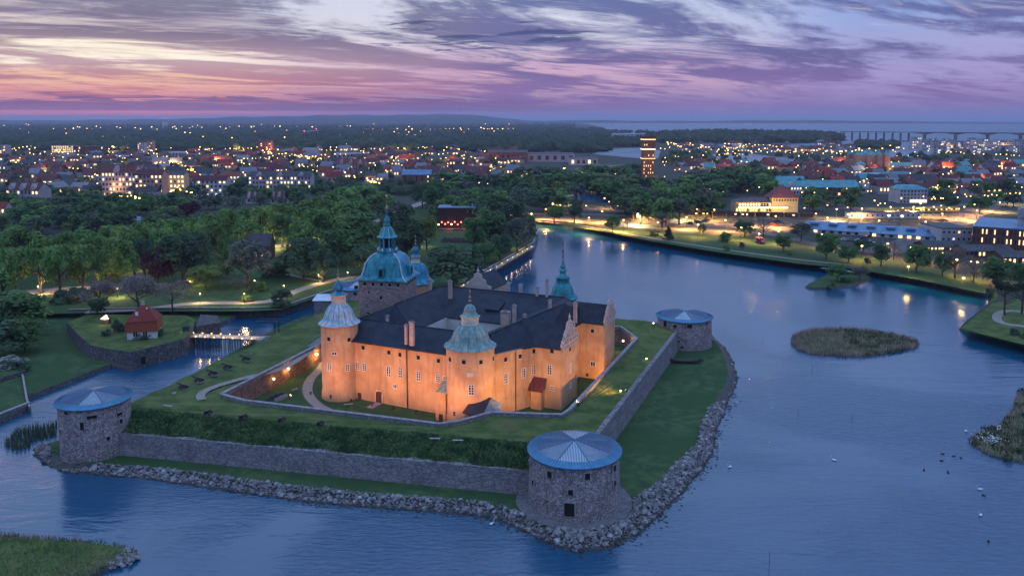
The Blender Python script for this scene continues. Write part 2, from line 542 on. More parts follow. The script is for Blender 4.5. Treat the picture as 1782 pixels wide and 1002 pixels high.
M_WATER = water_material()
wb = MB()
R_ = 45000.0
wb.add([(-R_, -2000, 0), (R_, -2000, 0), (R_, R_, 0), (-R_, R_, 0)], [(0, 1, 2, 3)])
tag(wb.build('water', M_WATER), kind='structure')


def sheet_land(name, poly, z, m_, drop=3.0, bank=0.0, bank_m=None, parent=None):
    """flat land with a sloping bank: poly is the outer outline (x, y), top set back by bank"""
    n = len(poly)
    if area(poly) < 0:
        poly = poly[::-1]
    mb = MB()
    top = []
    for i in range(n):
        a, b, c = Vector(poly[i - 1][:2]), Vector(poly[i][:2]), Vector(poly[(i + 1) % n][:2])
        e1, e2 = (b - a).normalized(), (c - b).normalized()
        nn = (Vector((-e1.y, e1.x)) + Vector((-e2.y, e2.x)))
        nn = nn.normalized() if nn.length > 1e-6 else Vector((-e1.y, e1.x))
        k = bank / max(0.5, nn.dot(Vector((-e1.y, e1.x))))
        top.append(b + nn * k)
    tri = tessellate_polygon([[Vector((p[0], p[1], 0)) for p in top]])
    fs = []
    for t in tri:
        a, b, c = (top[i] for i in t)
        fs.append(tuple(t) if (b - a).cross(c - a) > 0 else tuple(t[::-1]))
    mb.add([(p[0], p[1], z) for p in top], fs, 0)
    vs = [(p[0], p[1], z) for p in top] + [(p[0], p[1], -0.05 if bank else z - drop) for p in poly]
    if bank:
        vs += [(p[0], p[1], -drop) for p in poly]
    mb.add(vs, [(n + i, n + (i + 1) % n, (i + 1) % n, i) for i in range(n)] + ([(2 * n + i, 2 * n + (i + 1) % n, n + (i + 1) % n, n + i) for i in range(n)] if bank else []), 1)
    return tag(mb.build(name, [m_, bank_m or m_], parent), kind='structure' if parent is None else None)


def px(pts, z):
    return [P(x, y, z)[:2] for x, y in pts]


def smooth_poly(pts, it=2):
    for _ in range(it):
        o = []
        n = len(pts)
        for i in range(n):
            a, b = Vector(pts[i][:2]), Vector(pts[(i + 1) % n][:2])
            o += [a * 0.75 + b * 0.25, a * 0.25 + b * 0.75]
        pts = o
    return pts


# ------------------------------------------------------------------ mainland
ZL, ZT = 1.3, 3.2          # lower lawn, town and park level
main_px = [(-200, 560), (60, 549), (200, 546), (337, 545), (434, 545), (491, 543), (572, 514), (640, 505), (700, 500), (800, 506), (868, 468), (928, 432), (936, 410),
           (905, 388), (915, 385), (960, 391), (1055, 406), (1130, 421), (1250, 441), (1390, 461), (1480, 469), (1540, 479), (1600, 489), (1700, 512), (1722, 517), (1726, 528)]
main = [P(x, y, 0)[:2] for x, y in main_px]
pen = px([(1700, 548), (1668, 573), (1700, 583), (1782, 604), (1850, 630), (1990, 700)], 0)
far = [(700, 250), (1500, 1200), (2600, 2300), (1750, 2520)]
coast = px([(1640, 247), (1590, 262), (1510, 262), (1480, 252), (1420, 256), (1300, 252), (1160, 252), (1060, 240), (985, 230), (1048, 222.5), (1022, 216.5), (960, 211.5), (915, 209.2)], 0)
mainland = main + pen + far + coast + [(300, 44000), (-44000, 44000), (-44000, 900), (-700, 240)]
tag(sheet_land('ground', mainland, ZT, M_LAND, drop=4.0, bank=2.0, bank_m=M_GRASS), 'mainland ground of town and park', None)
# far wooded ridge along the horizon
fr = MB()
cols = 160
for i in range(cols + 1):
    a = math.radians(-62 + 64.5 * i / cols)
    azd = math.degrees(a)
    top = 40 + 110 * math.exp(-((azd - 3) / 14.0) ** 2) + 55 * math.exp(-((azd + 14) / 9.0) ** 2) + 6 * math.sin(i * 0.9) + 5 * math.sin(i * 0.37)
    top *= 1.0 if azd < -3 else max(0.0, 1 - (azd + 3) / 5.0)
    for r, z in ((9000, 0), (11500, top * 0.45), (14500, top), (15500, 0)):
        fr.v.append((r * math.sin(a), r * math.cos(a), z + 1.0))
for i in range(cols):
    for k in range(3):
        o = i * 4 + k
        fr.f.append((o, o + 4, o + 5, o + 1))
        fr.mi.append(0)
tag(fr.build('hills', M_FARLAND, smooth=True), kind='structure')
# long low island on the right of the horizon
isl = MB()
for i in range(81):
    a = math.radians(.6 + 43.4 * i / 80)
    h = 46 * (0.7 + 0.2 * math.sin(i * .23) + .1 * math.sin(i * .71)) * min(1, i / 6)
    if i > 46:
        h *= max(0.30, 1 - (i - 46) / 14.0)
    for r, z in ((12800, 0), (13300, h * 0.8), (14500, h), (15500, 0)):
        isl.v.append((r * math.sin(a), r * math.cos(a), z + 0.5))
for i in range(80):
    for k in range(3):
        o = i * 4 + k
        isl.f.append((o, o + 4, o + 5, o + 1))
        isl.mi.append(0)
tag(isl.build('far_island_hills', M_FARLAND, smooth=True), kind='structure')
# wooded island before the bridge, spit and skerries
for nm, pts, z in (('wooded_island_ground', [(1120, 249), (1140, 238), (1250, 232), (1400, 236), (1475, 244), (1440, 249), (1300, 251)], 2.0),
                   ('skerry_ground', [(1480, 246), (1560, 245), (1600, 246), (1540, 248)], 0.8),
                   ('low_spit_ground', [(1040, 229), (1100, 228), (1130, 231), (1060, 233)], 0.8),
                   ('harbour_mole', [(1560, 260.5), (1640, 263), (1700, 264), (1700, 266), (1640, 265.5), (1560, 262)], 1.2)):
    tag(sheet_land(nm, px(pts, 0), z, M_FARLAND if nm != 'harbour_mole' else M_DARKSTONE, drop=3), kind='structure')
# inlets of the sea inside the town
for nm, pts in (('inlet_water', [(1030, 268), (1060, 259), (1115, 257), (1150, 262), (1145, 276), (1105, 275), (1060, 271)]),
                ('canal_water', [(1236, 268), (1300, 267), (1370, 276), (1452, 284), (1380, 287), (1262, 284)]),
                ('harbour_water', [(1545, 262), (1600, 258), (1650, 262), (1600, 274), (1540, 274)]),
                ('pond_water', [(1000, 338), (1020, 333), (1060, 332), (1078, 340), (1075, 352), (1030, 352), (1003, 349)]),
                ('bay_water', [(1000, 224), (1150, 226), (1150, 233), (1040, 236), (990, 232)])):
    mb = MB()
    pp = px(pts, ZT + 0.15)
    if area(pp) < 0:
        pp = pp[::-1]
    mb.poly([(p[0], p[1], ZT + 0.15) for p in pp])
    tag(mb.build(nm, M_WATER), kind='structure')

# lower lawns along the moat
lawn = px([(-260, 800), (0, 739), (53, 714), (47, 697), (120, 669), (195, 640), (230, 646), (300, 618), (378, 570), (427, 547), (434, 543.5), (480, 520), (330, 520), (60, 520), (-260, 540)], 0)
tag(sheet_land('lower_lawn', lawn, ZL, M_GRASS, drop=3, bank=0.35, bank_m=M_DARKSTONE), kind='structure')
# park lawn sheet over the town ground
pk = px([(-150, 552), (60, 547), (200, 543), (337, 541.5), (434, 541.5), (490, 539), (570, 511), (640, 503), (700, 498), (798, 503), (866, 465), (925, 431), (931, 411), (900, 391), (860, 380), (760, 360), (600, 372), (420, 388), (200, 415), (-60, 440)], ZT)
mb = MB()
n0 = len(pk)
pk = pk if area(pk) > 0 else pk[::-1]
tri = tessellate_polygon([[Vector((p[0], p[1], 0)) for p in pk]])
mb.add([(p[0], p[1], ZT + 0.05) for p in pk], [t if (Vector(pk[t[1]]) - Vector(pk[t[0]])).cross(Vector(pk[t[2]]) - Vector(pk[t[0]])) > 0 else t[::-1] for t in tri])
tag(mb.build('park_lawn', M_GRASS), kind='structure')


def ribbon(name, pts, w, z, m_, thick=0.0):
    """a strip of constant width along world points"""
    mb = MB()
    pts = [Vector(p[:2]) for p in pts]
    L, R = [], []
    for i, p in enumerate(pts):
        a, b = pts[max(0, i - 1)], pts[min(len(pts) - 1, i + 1)]
        d = (b - a).normalized()
        nrm = Vector((-d.y, d.x))
        ww = w[i] if isinstance(w, (list, tuple)) else w
        zz_ = z[i] if isinstance(z, (list, tuple)) else z
        L.append((*(p + nrm * ww / 2), zz_))
        R.append((*(p - nrm * ww / 2), zz_))
    n = len(pts)
    mb.add(L + R, [(n + i, n + i + 1, i + 1, i) for i in range(n - 1)])
    return tag(mb.build(name, m_), kind='structure')


def spline(pts, k=6):
    pts = [Vector(p) for p in pts]
    o = []
    for i in range(len(pts) - 1):
        p0, p1, p2, p3 = pts[max(0, i - 1)], pts[i], pts[i + 1], pts[min(len(pts) - 1, i + 2)]
        for j in range(k):
            t = j / k
            o.append(0.5 * ((2 * p1) + (p2 - p0) * t + (2 * p0 - 5 * p1 + 4 * p2 - p3) * t * t + (3 * p1 - p0 - 3 * p2 + p3) * t ** 3))
    return o + [pts[-1]]


def wall_strip(name, pts, z0, z1, th, m_, label, cat='wall', cope=True, group=None):
    """a free wall with thickness along a polyline; z may be per point; coping as a part"""
    pts = [Vector(p[:2]) for p in pts]
    n = len(pts)
    zz0 = z0 if isinstance(z0, (list, tuple)) else [z0] * n
    zz1 = z1 if isinstance(z1, (list, tuple)) else [z1] * n
    A, B = [], []
    for i, p in enumerate(pts):
        a, b = pts[max(0, i - 1)], pts[min(n - 1, i + 1)]
        d = (b - a).normalized()
        nr = Vector((-d.y, d.x)) * th / 2
        A.append(p + nr)
        B.append(p - nr)
    root = empty(name, (pts[0].x, pts[0].y, zz0[0]), label, cat, group)

    def strip(e, za, zb):
        mb = MB()
        vs = []
        for i in range(n):
            d = (A[i] - B[i]).normalized() * e
            a, b = A[i] + d, B[i] - d
            vs += [(*a, za[i]), (*b, za[i]), (*b, zb[i]), (*a, zb[i])]
        fs = []
        for i in range(n - 1):
            o = 4 * i
            for k in range(4):
                fs.append((o + k, o + (k + 1) % 4, o + 4 + (k + 1) % 4, o + 4 + k))
        fs += [(3, 2, 1, 0), tuple(4 * (n - 1) + k for k in range(4))]
        return mb.add(vs, fs)
    strip(0, zz0, zz1).build('masonry', m_, root)
    if cope:
        strip(0.10, [z + 0.003 for z in zz1], [z + 0.18 for z in zz1]).build('coping', M_COPING, root)
    return root


# retaining wall of the park terrace along the moat
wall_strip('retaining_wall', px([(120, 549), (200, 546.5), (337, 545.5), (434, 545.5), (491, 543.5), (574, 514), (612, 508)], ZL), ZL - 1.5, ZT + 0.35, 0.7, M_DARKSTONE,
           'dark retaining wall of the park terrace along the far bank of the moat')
# paths of the park
ribbon('park_path', spline(px([(150, 543), (250, 538), (330, 529), (420, 527), (470, 524), (510, 509), (545, 497), (585, 487), (640, 480)], ZT)), 5.0, ZT + 0.12, M_PATH)
ribbon('park_footpath', spline(px([(560, 489), (530, 484), (500, 478), (470, 478)], ZT)), 2.5, ZT + 0.10, M_PATH)
ribbon('park_clearing_path', spline(px([(-40, 520), (30, 512), (80, 508), (150, 503), (230, 498), (290, 500)], ZT)), 14.0, ZT + 0.09, M_PATH)
ribbon('avenue_path', spline(px([(430, 430), (520, 426), (600, 415), (690, 370), (760, 345)], ZT)), 9.0, ZT + 0.11, M_PATH)
# ------------------------------------------------------------------ castle island
TL, TF, TR, TB = Vector((-93.7, 169.9)), Vector((12.1, 147.5)), Vector((56.9, 256.6)), Vector((-58.8, 297.0))
shore_px = [(57, 780), (62, 795), (78, 809), (112, 822), (180, 828), (250, 833), (330, 845), (400, 856), (500, 869), (600, 880), (700, 888), (780, 893), (850, 901), (900, 920),
            (945, 942), (1000, 962), (1060, 953), (1110, 931), (1150, 897), (1185, 860), (1225, 815), (1243, 782), (1246, 752), (1262, 716), (1266, 700), (1276, 684),
            (1284, 660), (1277, 632), (1264, 606), (1250, 594)]
shore = [P(x, y, 0).to_2d() for x, y in shore_px]
back = [Vector((70, 275)), Vector((58, 284)), Vector((0, 300)), Vector((-50, 316)), Vector((-66, 312))] + [P(x, y, 0).to_2d() + Vector((-3, 0)) for x, y in ((556, 547), (500, 566))] + [Vector((-92, 240)), Vector((-101, 200)), Vector((-106, 180))]
island_outline = [tuple(p) for p in shore + back]
isl_out = smooth_poly(island_outline, 1)
ISL = sheet_land('castle_island', isl_out, ZL - 0.25, M_GRASS, drop=2.0, bank=2.6, bank_m=M_WET)

# ---- rampart: four sides lofted from toe to inner parapet
corners = [TL, TF, TR, TB]
INNER = [Vector(P(x, y, 8.0)[:2]) for x, y in ((385, 690), (425, 701), (600, 722), (765, 742), (800, 737), (855, 722), (978, 726), (992, 716), (1108, 592))] + [Vector((35.0, 249.0)), Vector((-46.0, 277.0)), Vector((-55.0, 236.0))]
ZIN = 7.9
# section of each side: (offset inward from the tower-to-tower line, height)
SEC = {0: [(0.0, ZL - 0.4), (0.45, 5.9), (1.4, 5.95), (6.6, 8.9), (9.5, 8.3)],
       1: [(0.0, ZL - 0.4), (0.40, 7.3), (1.5, 7.35), (3.5, 7.5), (5.5, 7.5)],
       2: [(-4.0, ZL - 0.4), (-2, 3.5), (0.5, 6.2), (2.5, 8.3), (5.0, 8.0)],
       3: [(-7.0, -0.3), (-4.0, 3.0), (-1.0, 6.6), (0.8, 8.5), (3.5, 8.1)]}


def line_x(p, d, q, e):
    det = d.x * e.y - d.y * e.x
    t = ((q - p).x * e.y - (q - p).y * e.x) / det
    return p + d * t


def ring_corner(k, j):
    """corner j (between side j-1 and side j) of ring k"""
    ls = []
    for sd in ((j - 1) % 4, j):
        a, b = corners[sd], corners[(sd + 1) % 4]
        d = (b - a).normalized()
        nrm = Vector((-d.y, d.x))
        ls.append((a + nrm * SEC[sd][k][0], d))
    return line_x(ls[0][0], ls[0][1], ls[1][0], ls[1][1])


NS = 40
ring_pts = []
for k in range(5):
    row = []
    for sd in range(4):
        a, b = ring_corner(k, sd), ring_corner(k, (sd + 1) % 4)
        z0 = 0.5 * (SEC[(sd - 1) % 4][k][1] + SEC[sd][k][1])
        z1 = 0.5 * (SEC[(sd + 1) % 4][k][1] + SEC[sd][k][1])
        zs = SEC[sd][k][1]
        for i in range(NS):
            t = i / NS
            z = zs
            if t < 0.08:
                z = z0 + (zs - z0) * t / 0.08
            elif t > 0.92:
                z = z1 + (zs - z1) * (1 - t) / 0.08
            p = a.lerp(b, t)
            jit = 0.0 if k in (0, 1) else 0.18 * math.sin(i * 1.7 + k * 2.1 + sd) + 0.12 * math.sin(i * 0.61 + k)
            row.append((p.x, p.y, z + jit * (0.5 if sd == 1 else 1.0)))
    ring_pts.append(row)
NR = 4 * NS
ramp = empty('rampart', (TL.x, TL.y, ZL), 'four sided grassy rampart with stone outer walls round the castle', 'rampart')
for sd, nm in ((0, 'front'), (1, 'side')):          # masonry faces
    mb = MB()
    vs = []
    for k in (0, 1, 2):
        vs += [ring_pts[k][(sd * NS + i) % NR] for i in range(NS + 1)]
    n1_ = NS + 1
    mb.add(vs, [(k * n1_ + i, k * n1_ + i + 1, (k + 1) * n1_ + i + 1, (k + 1) * n1_ + i) for k in (0, 1) for i in range(NS)])
    o = mb.build('outer_wall', M_STONE2, ramp)
    o['label'] = 'long purple grey stone wall below the grass slope' if sd == 0 else 'tall stone wall between the two drum towers beside the lawn'
mb = MB()
vs = [v for row in ring_pts for v in row]
fs, mi = [], []
for k in range(4):
    for i in range(NR):
        sd = i // NS
        if sd in (0, 1) and k < 2:
            continue
        fs.append((k * NR + i, k * NR + (i + 1) % NR, (k + 1) * NR + (i + 1) % NR, (k + 1) * NR + i))
        mi.append(1 if (k == 2 and sd == 0) else 0)
mb.add(vs, fs)
mb.mi = mi
mb.build('grass_slope', [M_GRASS2, M_ROUGH], ramp)
# flat top between the last ring and the inner parapet: triangulate polygon with a hole
outer = [Vector((p[0], p[1], 0)) for p in ring_pts[4]]
hole = [Vector((p.x, p.y, 0)) for p in INNER]
tri = tessellate_polygon([outer, hole])
allv = [Vector(p) for p in ring_pts[4]] + [Vector((p.x, p.y, ZIN)) for p in INNER]
mb = MB()
for t in tri:
    a, b, c = (allv[i] for i in t)
    up = (b - a).to_2d().cross((c - a).to_2d()) > 0
    mb.f.append(tuple(t) if up else tuple(t[::-1]))
    mb.mi.append(0)
mb.v = [tuple(v) for v in allv]
mb.build('terreplein', M_GRASS2, ramp)
# inner ditch: floor and retaining faces
ZD = 3.0
mb = MB()
ni = len(INNER)
tri = tessellate_polygon([[Vector((p.x, p.y, 0)) for p in INNER]])
fs = []
for t in tri:
    a, b, c = (INNER[i] for i in t)
    fs.append(tuple(t) if (b - a).cross(c - a) > 0 else tuple(t[::-1]))
mb.add([(p.x, p.y, ZD) for p in INNER], fs)
mb.build('ditch_lawn', M_GRASS, ramp)
mb = MB()
mb.add([(p.x, p.y, ZD - 0.1) for p in INNER] + [(p.x, p.y, ZIN) for p in INNER], [((i + 1) % ni, i, ni + i, ni + (i + 1) % ni) for i in range(ni)])
o = mb.build('ditch_wall', M_BRICK, ramp)
o['label'] = 'reddish brick inner wall of the dry ditch, lit by lanterns'
# low parapet along the ditch
loop = INNER + [INNER[0]]
par = wall_strip('parapet', loop, ZIN - 0.3, ZIN + 0.75, 0.7, M_STONE2, 'low grey stone parapet along the edge of the dry ditch round the castle', 'parapet')
# paths
ribbon('rampart_path', spline(px([(352, 696), (349, 688), (362, 678), (390, 668), (430, 657), (470, 648), (500, 637), (528, 620), (545, 605)], 8.15)), 2.1, 8.28, M_PATH)
ribbon('ditch_path', spline(px([(600, 722), (570, 714), (545, 698), (535, 680), (540, 660), (556, 643), (566, 630)], ZD)), 2.6, ZD + 0.06, M_PATH)

# ---- rubble along the shore: nearest stones as parts, the rest one mass
rng = random.Random(3)


def stone_mesh(seed):
    r = random.Random(seed)
    vs = []
    t = (1 + 5 ** 0.5) / 2
    base_ = [(-1, t, 0), (1, t, 0), (-1, -t, 0), (1, -t, 0), (0, -1, t), (0, 1, t), (0, -1, -t), (0, 1, -t), (t, 0, -1), (t, 0, 1), (-t, 0, -1), (-t, 0, 1)]
    for b in base_:
        v = Vector(b).normalized() * r.uniform(0.72, 1.15)
        vs.append((v.x * 0.62, v.y * 0.5, v.z * 0.42))
    fs = [(0, 11, 5), (0, 5, 1), (0, 1, 7), (0, 7, 10), (0, 10, 11), (1, 5, 9), (5, 11, 4), (11, 10, 2), (10, 7, 6), (7, 1, 8), (3, 9, 4), (3, 4, 2), (3, 2, 6), (3, 6, 8), (3, 8, 9), (4, 9, 5), (2, 4, 11), (6, 2, 10), (8, 6, 7), (9, 8, 1)]
    return MB().add(vs, fs)


STONES = [stone_mesh(i) for i in range(7)]
STONE_ME = [s.mesh('stone', M_ROCK) for s in STONES]
STONE_WET = [s.mesh('stone', M_WET) for s in STONES]
bandw = []
for (x, y) in shore_px:
    if x < 300:
        bandw.append(3.4)
    elif y > 925 or (x > 1040 and y > 890):
        bandw.append(7.5)
    elif x > 1100 and y > 800:
        bandw.append(6.0)
    elif x > 1200 and y > 700:
        bandw.append(4.4)
    elif x > 1255:
        bandw.append(0.7)
    else:
        bandw.append(4.2)
cand = []
for i in range(len(shore) - 1):
    a, b = shore[i], shore[i + 1]
    d = (b - a)
    L = d.length
    d.normalize()
    nrm = Vector((-d.y, d.x))
    w0, w1 = bandw[i], bandw[i + 1]
    ncell = int(L * (w0 + w1) / 2 / 0.135)
    for _ in range(ncell):
        u = rng.random()
        w = (w0 + (w1 - w0) * u) * .86
        q = rng.uniform(-0.10, 1.0)
        p = a + d * (u * L) + nrm * (q * w)
        if (p - TF).length < 11.4 or (p - TL - Vector((.2, 1.9))).length < 9.2:
            continue
        z = -0.15 + 1.45 * min(1.0, max(-0.1, q * w / 2.6)) + rng.uniform(-0.1, 0.12)
        s = (rng.uniform(0.28, 0.62) if rng.random() < .93 else rng.uniform(.7, 1.3))
        cand.append((p, z, s, rng.uniform(0, 6.28), rng.randrange(7)))
key = sorted(range(len(cand)), key=lambda i: -(cand[i][2] / (cand[i][0].length + 1)) * (1 if cand[i][1] > 0.2 else 0.3))
near = set(key[:300])
mass, wetm = MB(), MB()
for i, (p, z, s, r, k) in enumerate(cand):
    if i in near:
        place((STONE_WET if z < .16 else STONE_ME)[k], 'stone', ISL, (p.x, p.y, z), (rng.uniform(-.3, .3), rng.uniform(-.3, .3), r), (s, s, s))
    else:
        c_, s_ = math.cos(r) * s, math.sin(r) * s
        (wetm if z < .16 else mass).add([(p.x + v[0] * c_ - v[1] * s_, p.y + v[0] * s_ + v[1] * c_, z + v[2] * s) for v in STONES[k].v], STONES[k].f)
o = mass.build('rubble', M_ROCK, ISL)
tag(o, None, None, None, 'stuff')
tag(wetm.build('wet_rubble_line', M_WET, ISL), None, None, None, 'stuff')
# scattered wet stones just off the shore
mb = MB()
for _ in range(420):
    i = rng.randrange(8, 25)
    a, b = shore[i], shore[i + 1]
    d = (b - a).normalized()
    nrm = Vector((-d.y, d.x))
    p = a.lerp(b, rng.random()) - nrm * abs(rng.gauss(0.2, 0.9))
    s = rng.uniform(0.3, 0.7)
    mb.add([(p.x + v[0] * s, p.y + v[1] * s, -0.08 + v[2] * s) for v in STONES[rng.randrange(7)].v], STONES[0].f)
tag(mb.build('wet_rubble', M_WET, ISL), None, None, None, 'stuff')

# gravel ring round the foot of the near tower
mb = MB().lathe([(8.6, ZL - .16), (11.3, ZL - .16), (11.5, ZL - .6)], (TF.x, TF.y, 0), 48)
tag(mb.build('tower_path', mat('grey_gravel', (.13, .125, .13, 1), (.21, .20, .21, 1), rough=.95, scale=1.2, detail=6, bump=.4)), kind='structure')
# ---- rough grass on the front slope
mb = MB()
d0 = (TF - TL).normalized()
n0_ = Vector((-d0.y, d0.x))
Ls = (TF - TL).length
for _ in range(9000):
    u = rng.uniform(6, Ls - 8)
    v = rng.uniform(1.3, 7.4)
    p = TL + d0 * u + n0_ * v
    z = 5.95 + (8.9 - 5.95) * min(1, max(0, (v - 1.4) / 5.2))
    h = rng.uniform(0.15, 0.5) * (0.55 if v > 6.4 else 1.0) * (0.5 + abs(math.sin(u * 0.35 + v) * math.sin(u * 0.11 + 1.3 * v)))
    for _k in range(3):
        a = rng.uniform(0, 6.28)
        wv = Vector((math.cos(a), math.sin(a))) * rng.uniform(0.12, 0.28)
        tip = Vector((rng.gauss(0, 0.2), rng.gauss(0, 0.2)))
        q = p + Vector((rng.gauss(0, 0.2), rng.gauss(0, 0.2)))
        mb.add([(q.x - wv.x, q.y - wv.y, z - 0.1), (q.x + wv.x, q.y + wv.y, z - 0.1), (q.x + tip.x + wv.x * .3, q.y + tip.y + wv.y * .3, z + h), (q.x + tip.x - wv.x * .3, q.y + tip.y - wv.y * .3, z + h)], [(0, 1, 2, 3)])
tag(mb.build('grass', M_TUFT), 'dark rough grass on the steep rampart slope above the front wall', None, None, 'stuff')

# ---- four drum towers with low metal roofs
M_SEAM = mat('metal_roof', (0.42, 0.55, 0.64, 1), (0.60, 0.70, 0.76, 1), rough=0.42, scale=0.35, metal=0.25, spec=0.5, detail=6, rand=.05)
M_SKIRT = mat('blue_metal_eave', (0.045, 0.21, 0.36, 1), (0.07, 0.28, 0.44, 1), rough=0.4, scale=0.8, metal=0.2, spec=0.5)
M_SEAMLINE = mat('roof_seam', (0.10, 0.16, 0.25, 1), rough=0.5, metal=0.2)


def drum_tower(c, r0, r1, zb, ze, label, openings, door=None, rise=1.75, a_off=0.25):
    root = empty('drum_tower', (c.x, c.y, zb), label, 'tower', 'drum towers at the corners of the rampart')
    wall = MB().lathe([(r0, -0.5), (r0 - 0.1, 1.2), (r1, ze - zb - 0.25), (r1 - 0.3, ze - zb)], (c.x, c.y, zb), 64)
    wall.build('wall', M_STONE, root, smooth=True)
    # embrasures by pixel, as dark recesses with a stone lintel
    for (x, y, w, h) in openings:
        p = on_cyl(x, y, c, (r0 + r1) / 2 + 0.05)
        d = Vector((p.x - c.x, p.y - c.y, 0)).normalized()
        opening(root, p, d, w, h)
    if door:
        p = on_cyl(door[0], door[1], c, r0 + 0.02)
        d = Vector((p.x - c.x, p.y - c.y, 0)).normalized()
        opening(root, p, d, door[2], door[3], 'door')
    roof = MB().lathe([(r1 + 0.55, -0.22), (r1 + 0.62, 0.0), (r1 * 0.86, 0.55)], (c.x, c.y, ze), 64).build('roof_eave', M_SKIRT, root)
    # eave seams
    sm = MB()
    for k in range(88):
        a = 2 * math.pi * k / 88
        u = Vector((math.cos(a), math.sin(a), 0))
        q = Vector((c.x, c.y, ze))
        sm.tube(q + u * (r1 + 0.62) + Vector((0, 0, 0.03)), q + u * r1 * 0.87 + Vector((0, 0, 0.57)), 0.045, n=4, cap=False)
    sm.build('eave_seam', M_SEAMLINE, roof)
    ns = 8
    rr = r1 * 0.86
    for k in range(ns):
        a0 = a_off + 2 * math.pi * k / ns
        a1 = a_off + 2 * math.pi * (k + 1) / ns
        pm = MB()
        arc = [(c.x + rr * math.cos(a0 + (a1 - a0) * j / 6), c.y + rr * math.sin(a0 + (a1 - a0) * j / 6), ze + 0.552) for j in range(7)]
        apex = (c.x, c.y, ze + rise)
        pm.add([apex] + arc, [(0, j + 1, j + 2) for j in range(6)])
        pan = pm.build('roof_panel', M_SEAM, root)
        # standing seams run down the fall of each panel, parallel to its middle line
        sl = MB()
        mid = (a0 + a1) / 2
        u = Vector((math.cos(mid), math.sin(mid), 0))
        w = Vector((-u.y, u.x, 0))
        half = rr * math.sin((a1 - a0) / 2)
        q = Vector((c.x, c.y, ze))
        cnt = 9
        for j in range(-cnt, cnt + 1):
            off = half * j / (cnt + 0.5)
            s0 = abs(off) / math.tan((a1 - a0) / 2)
            s1 = math.sqrt(max(0, rr * rr - off * off))
            f0, f1 = math.hypot(s0, off) / rr, 1.0
            sl.tube(q + u * s0 + w * off + Vector((0, 0, 0.58 + (rise - 0.55) * (1 - f0))), q + u * s1 + w * off + Vector((0, 0, 0.58)), 0.065, n=4, cap=False)
        sl.build('seam', M_SEAMLINE, pan)
        hp = MB().tube(q + Vector((0, 0, rise + 0.03)), Vector(arc[0]) + Vector((0, 0, 0.03)), 0.09, n=5)
        hp.build('hip_ridge', M_SEAMLINE, root)
    return root


def opening(root, p, d, w, h, name='embrasure'):
    rz = math.atan2(d.y, d.x) - math.pi / 2
    q = Vector(p) + d * 0.0
    mb = MB().box((q.x - d.x * 0.25, q.y - d.y * 0.25, q.z - h / 2), (w, 0.7, h), rz)
    o = mb.build(name, M_HOLE, root)
    fr_ = MB()
    t = 0.16
    tx = Vector((-d.y, d.x, 0))
    for sx in (-1, 1):
        c_ = q + tx * sx * (w / 2 + t / 2)
        fr_.box((c_.x, c_.y, q.z - h / 2), (t, 0.36, h + t), rz)
    fr_.box((q.x, q.y, q.z + h / 2 + 0.003), (w - 0.004, 0.36, t), rz)
    fr_.build('surround', M_COPING, o)
    return o


drum_tower(TF, 9.1, 8.55, ZL - 0.1, 11.6, 'stout drum tower nearest the camera with a dark doorway at its foot',
           [(957, 825, 1.0, 1.2), (1022, 828, 1.0, 1.2), (1069, 814, 1.0, 1.2), (1069, 840, .8, 1.0), (928, 839, .8, 1.0), (922, 806, .7, 1.0), (993, 856, .9, 1.0)], (991, 886, 1.9, 2.5), a_off=0.28)
drum_tower(TL + Vector((.2, 1.9)), 7.45, 7.35, ZL - 0.1, 13.0, 'drum tower on the point beside the moat mouth with a pale roof',
           [(143, 741, .8, 1.7), (210, 732, .8, .9), (106, 750, .7, .9), (188, 762, .7, .7), (160, 725, 2.0, .6), (116, 718, 1.2, .6), (207, 720, 1.4, .6)], a_off=0.75)
drum_tower(TR, 9.1, 8.7, ZL - 0.1, 10.4, 'drum tower beside the upturned boat on the lawn point',
           [(1158, 563, 1.5, 1.8), (1175, 567, 1.2, .9), (1200, 567, 1.6, 1.2), (1230, 561, .9, 1.2), (1187, 604, .9, .6), (1182, 594, .6, .6)], a_off=0.1)
drum_tower(TB, 9.0, 8.6, ZL - 0.1, 12.0, 'drum tower half hidden behind the pale castle spire at the inner moat', [(620, 500, 1.2, 1.2), (618, 511, 1.2, .9)], a_off=0.5)
# low sentry annex beside the rear tower
an = empty('guard_hut', (TB.x - 12.5, TB.y - 5, ZL), 'small lean-to annex with pale roof on the moat side of the rear drum tower', 'hut')
MB().box((TB.x - 11.5, TB.y - 4, ZL - 1), (7, 7, 7.5), 0.1).build('wall', M_STONE2, an)
MB().slab([(TB.x - 15.4, TB.y - 8, ZL + 6.6), (TB.x - 7.4, TB.y - 8, ZL + 6.6), (TB.x - 7.4, TB.y + 0, ZL + 7.4), (TB.x - 15.4, TB.y + 0, ZL + 7.4)], 0.15).build('roof', M_SEAM, an)
# ------------------------------------------------------------------ castle
T1 = Vector((-44.7, 201.2))
D1 = Vector((34.7, -16.1)).normalized()
D2 = Vector((-D1.y, D1.x))
S2 = lambda s, t: T1 + D1 * s + D2 * t
S = lambda s, t, z: (*S2(s, t), z)
ZB, ZE = 3.0, 18.7
PT = lambda c: c


def plaster_streaks(t, co, c):
    v = t.n('ShaderNodeMapping', {0: co, 3: (0.9, 0.9, 0.12)}).outputs[0]
    n = t.n('ShaderNodeTexNoise', {'Vector': v, 'Scale': 1.0, 'Detail': 6.0}).outputs[0]
    return t.mix(t.m('MULTIPLY', t.smooth(n, 0.50, 0.72), 0.45), c, (0.24, 0.16, 0.11, 1))


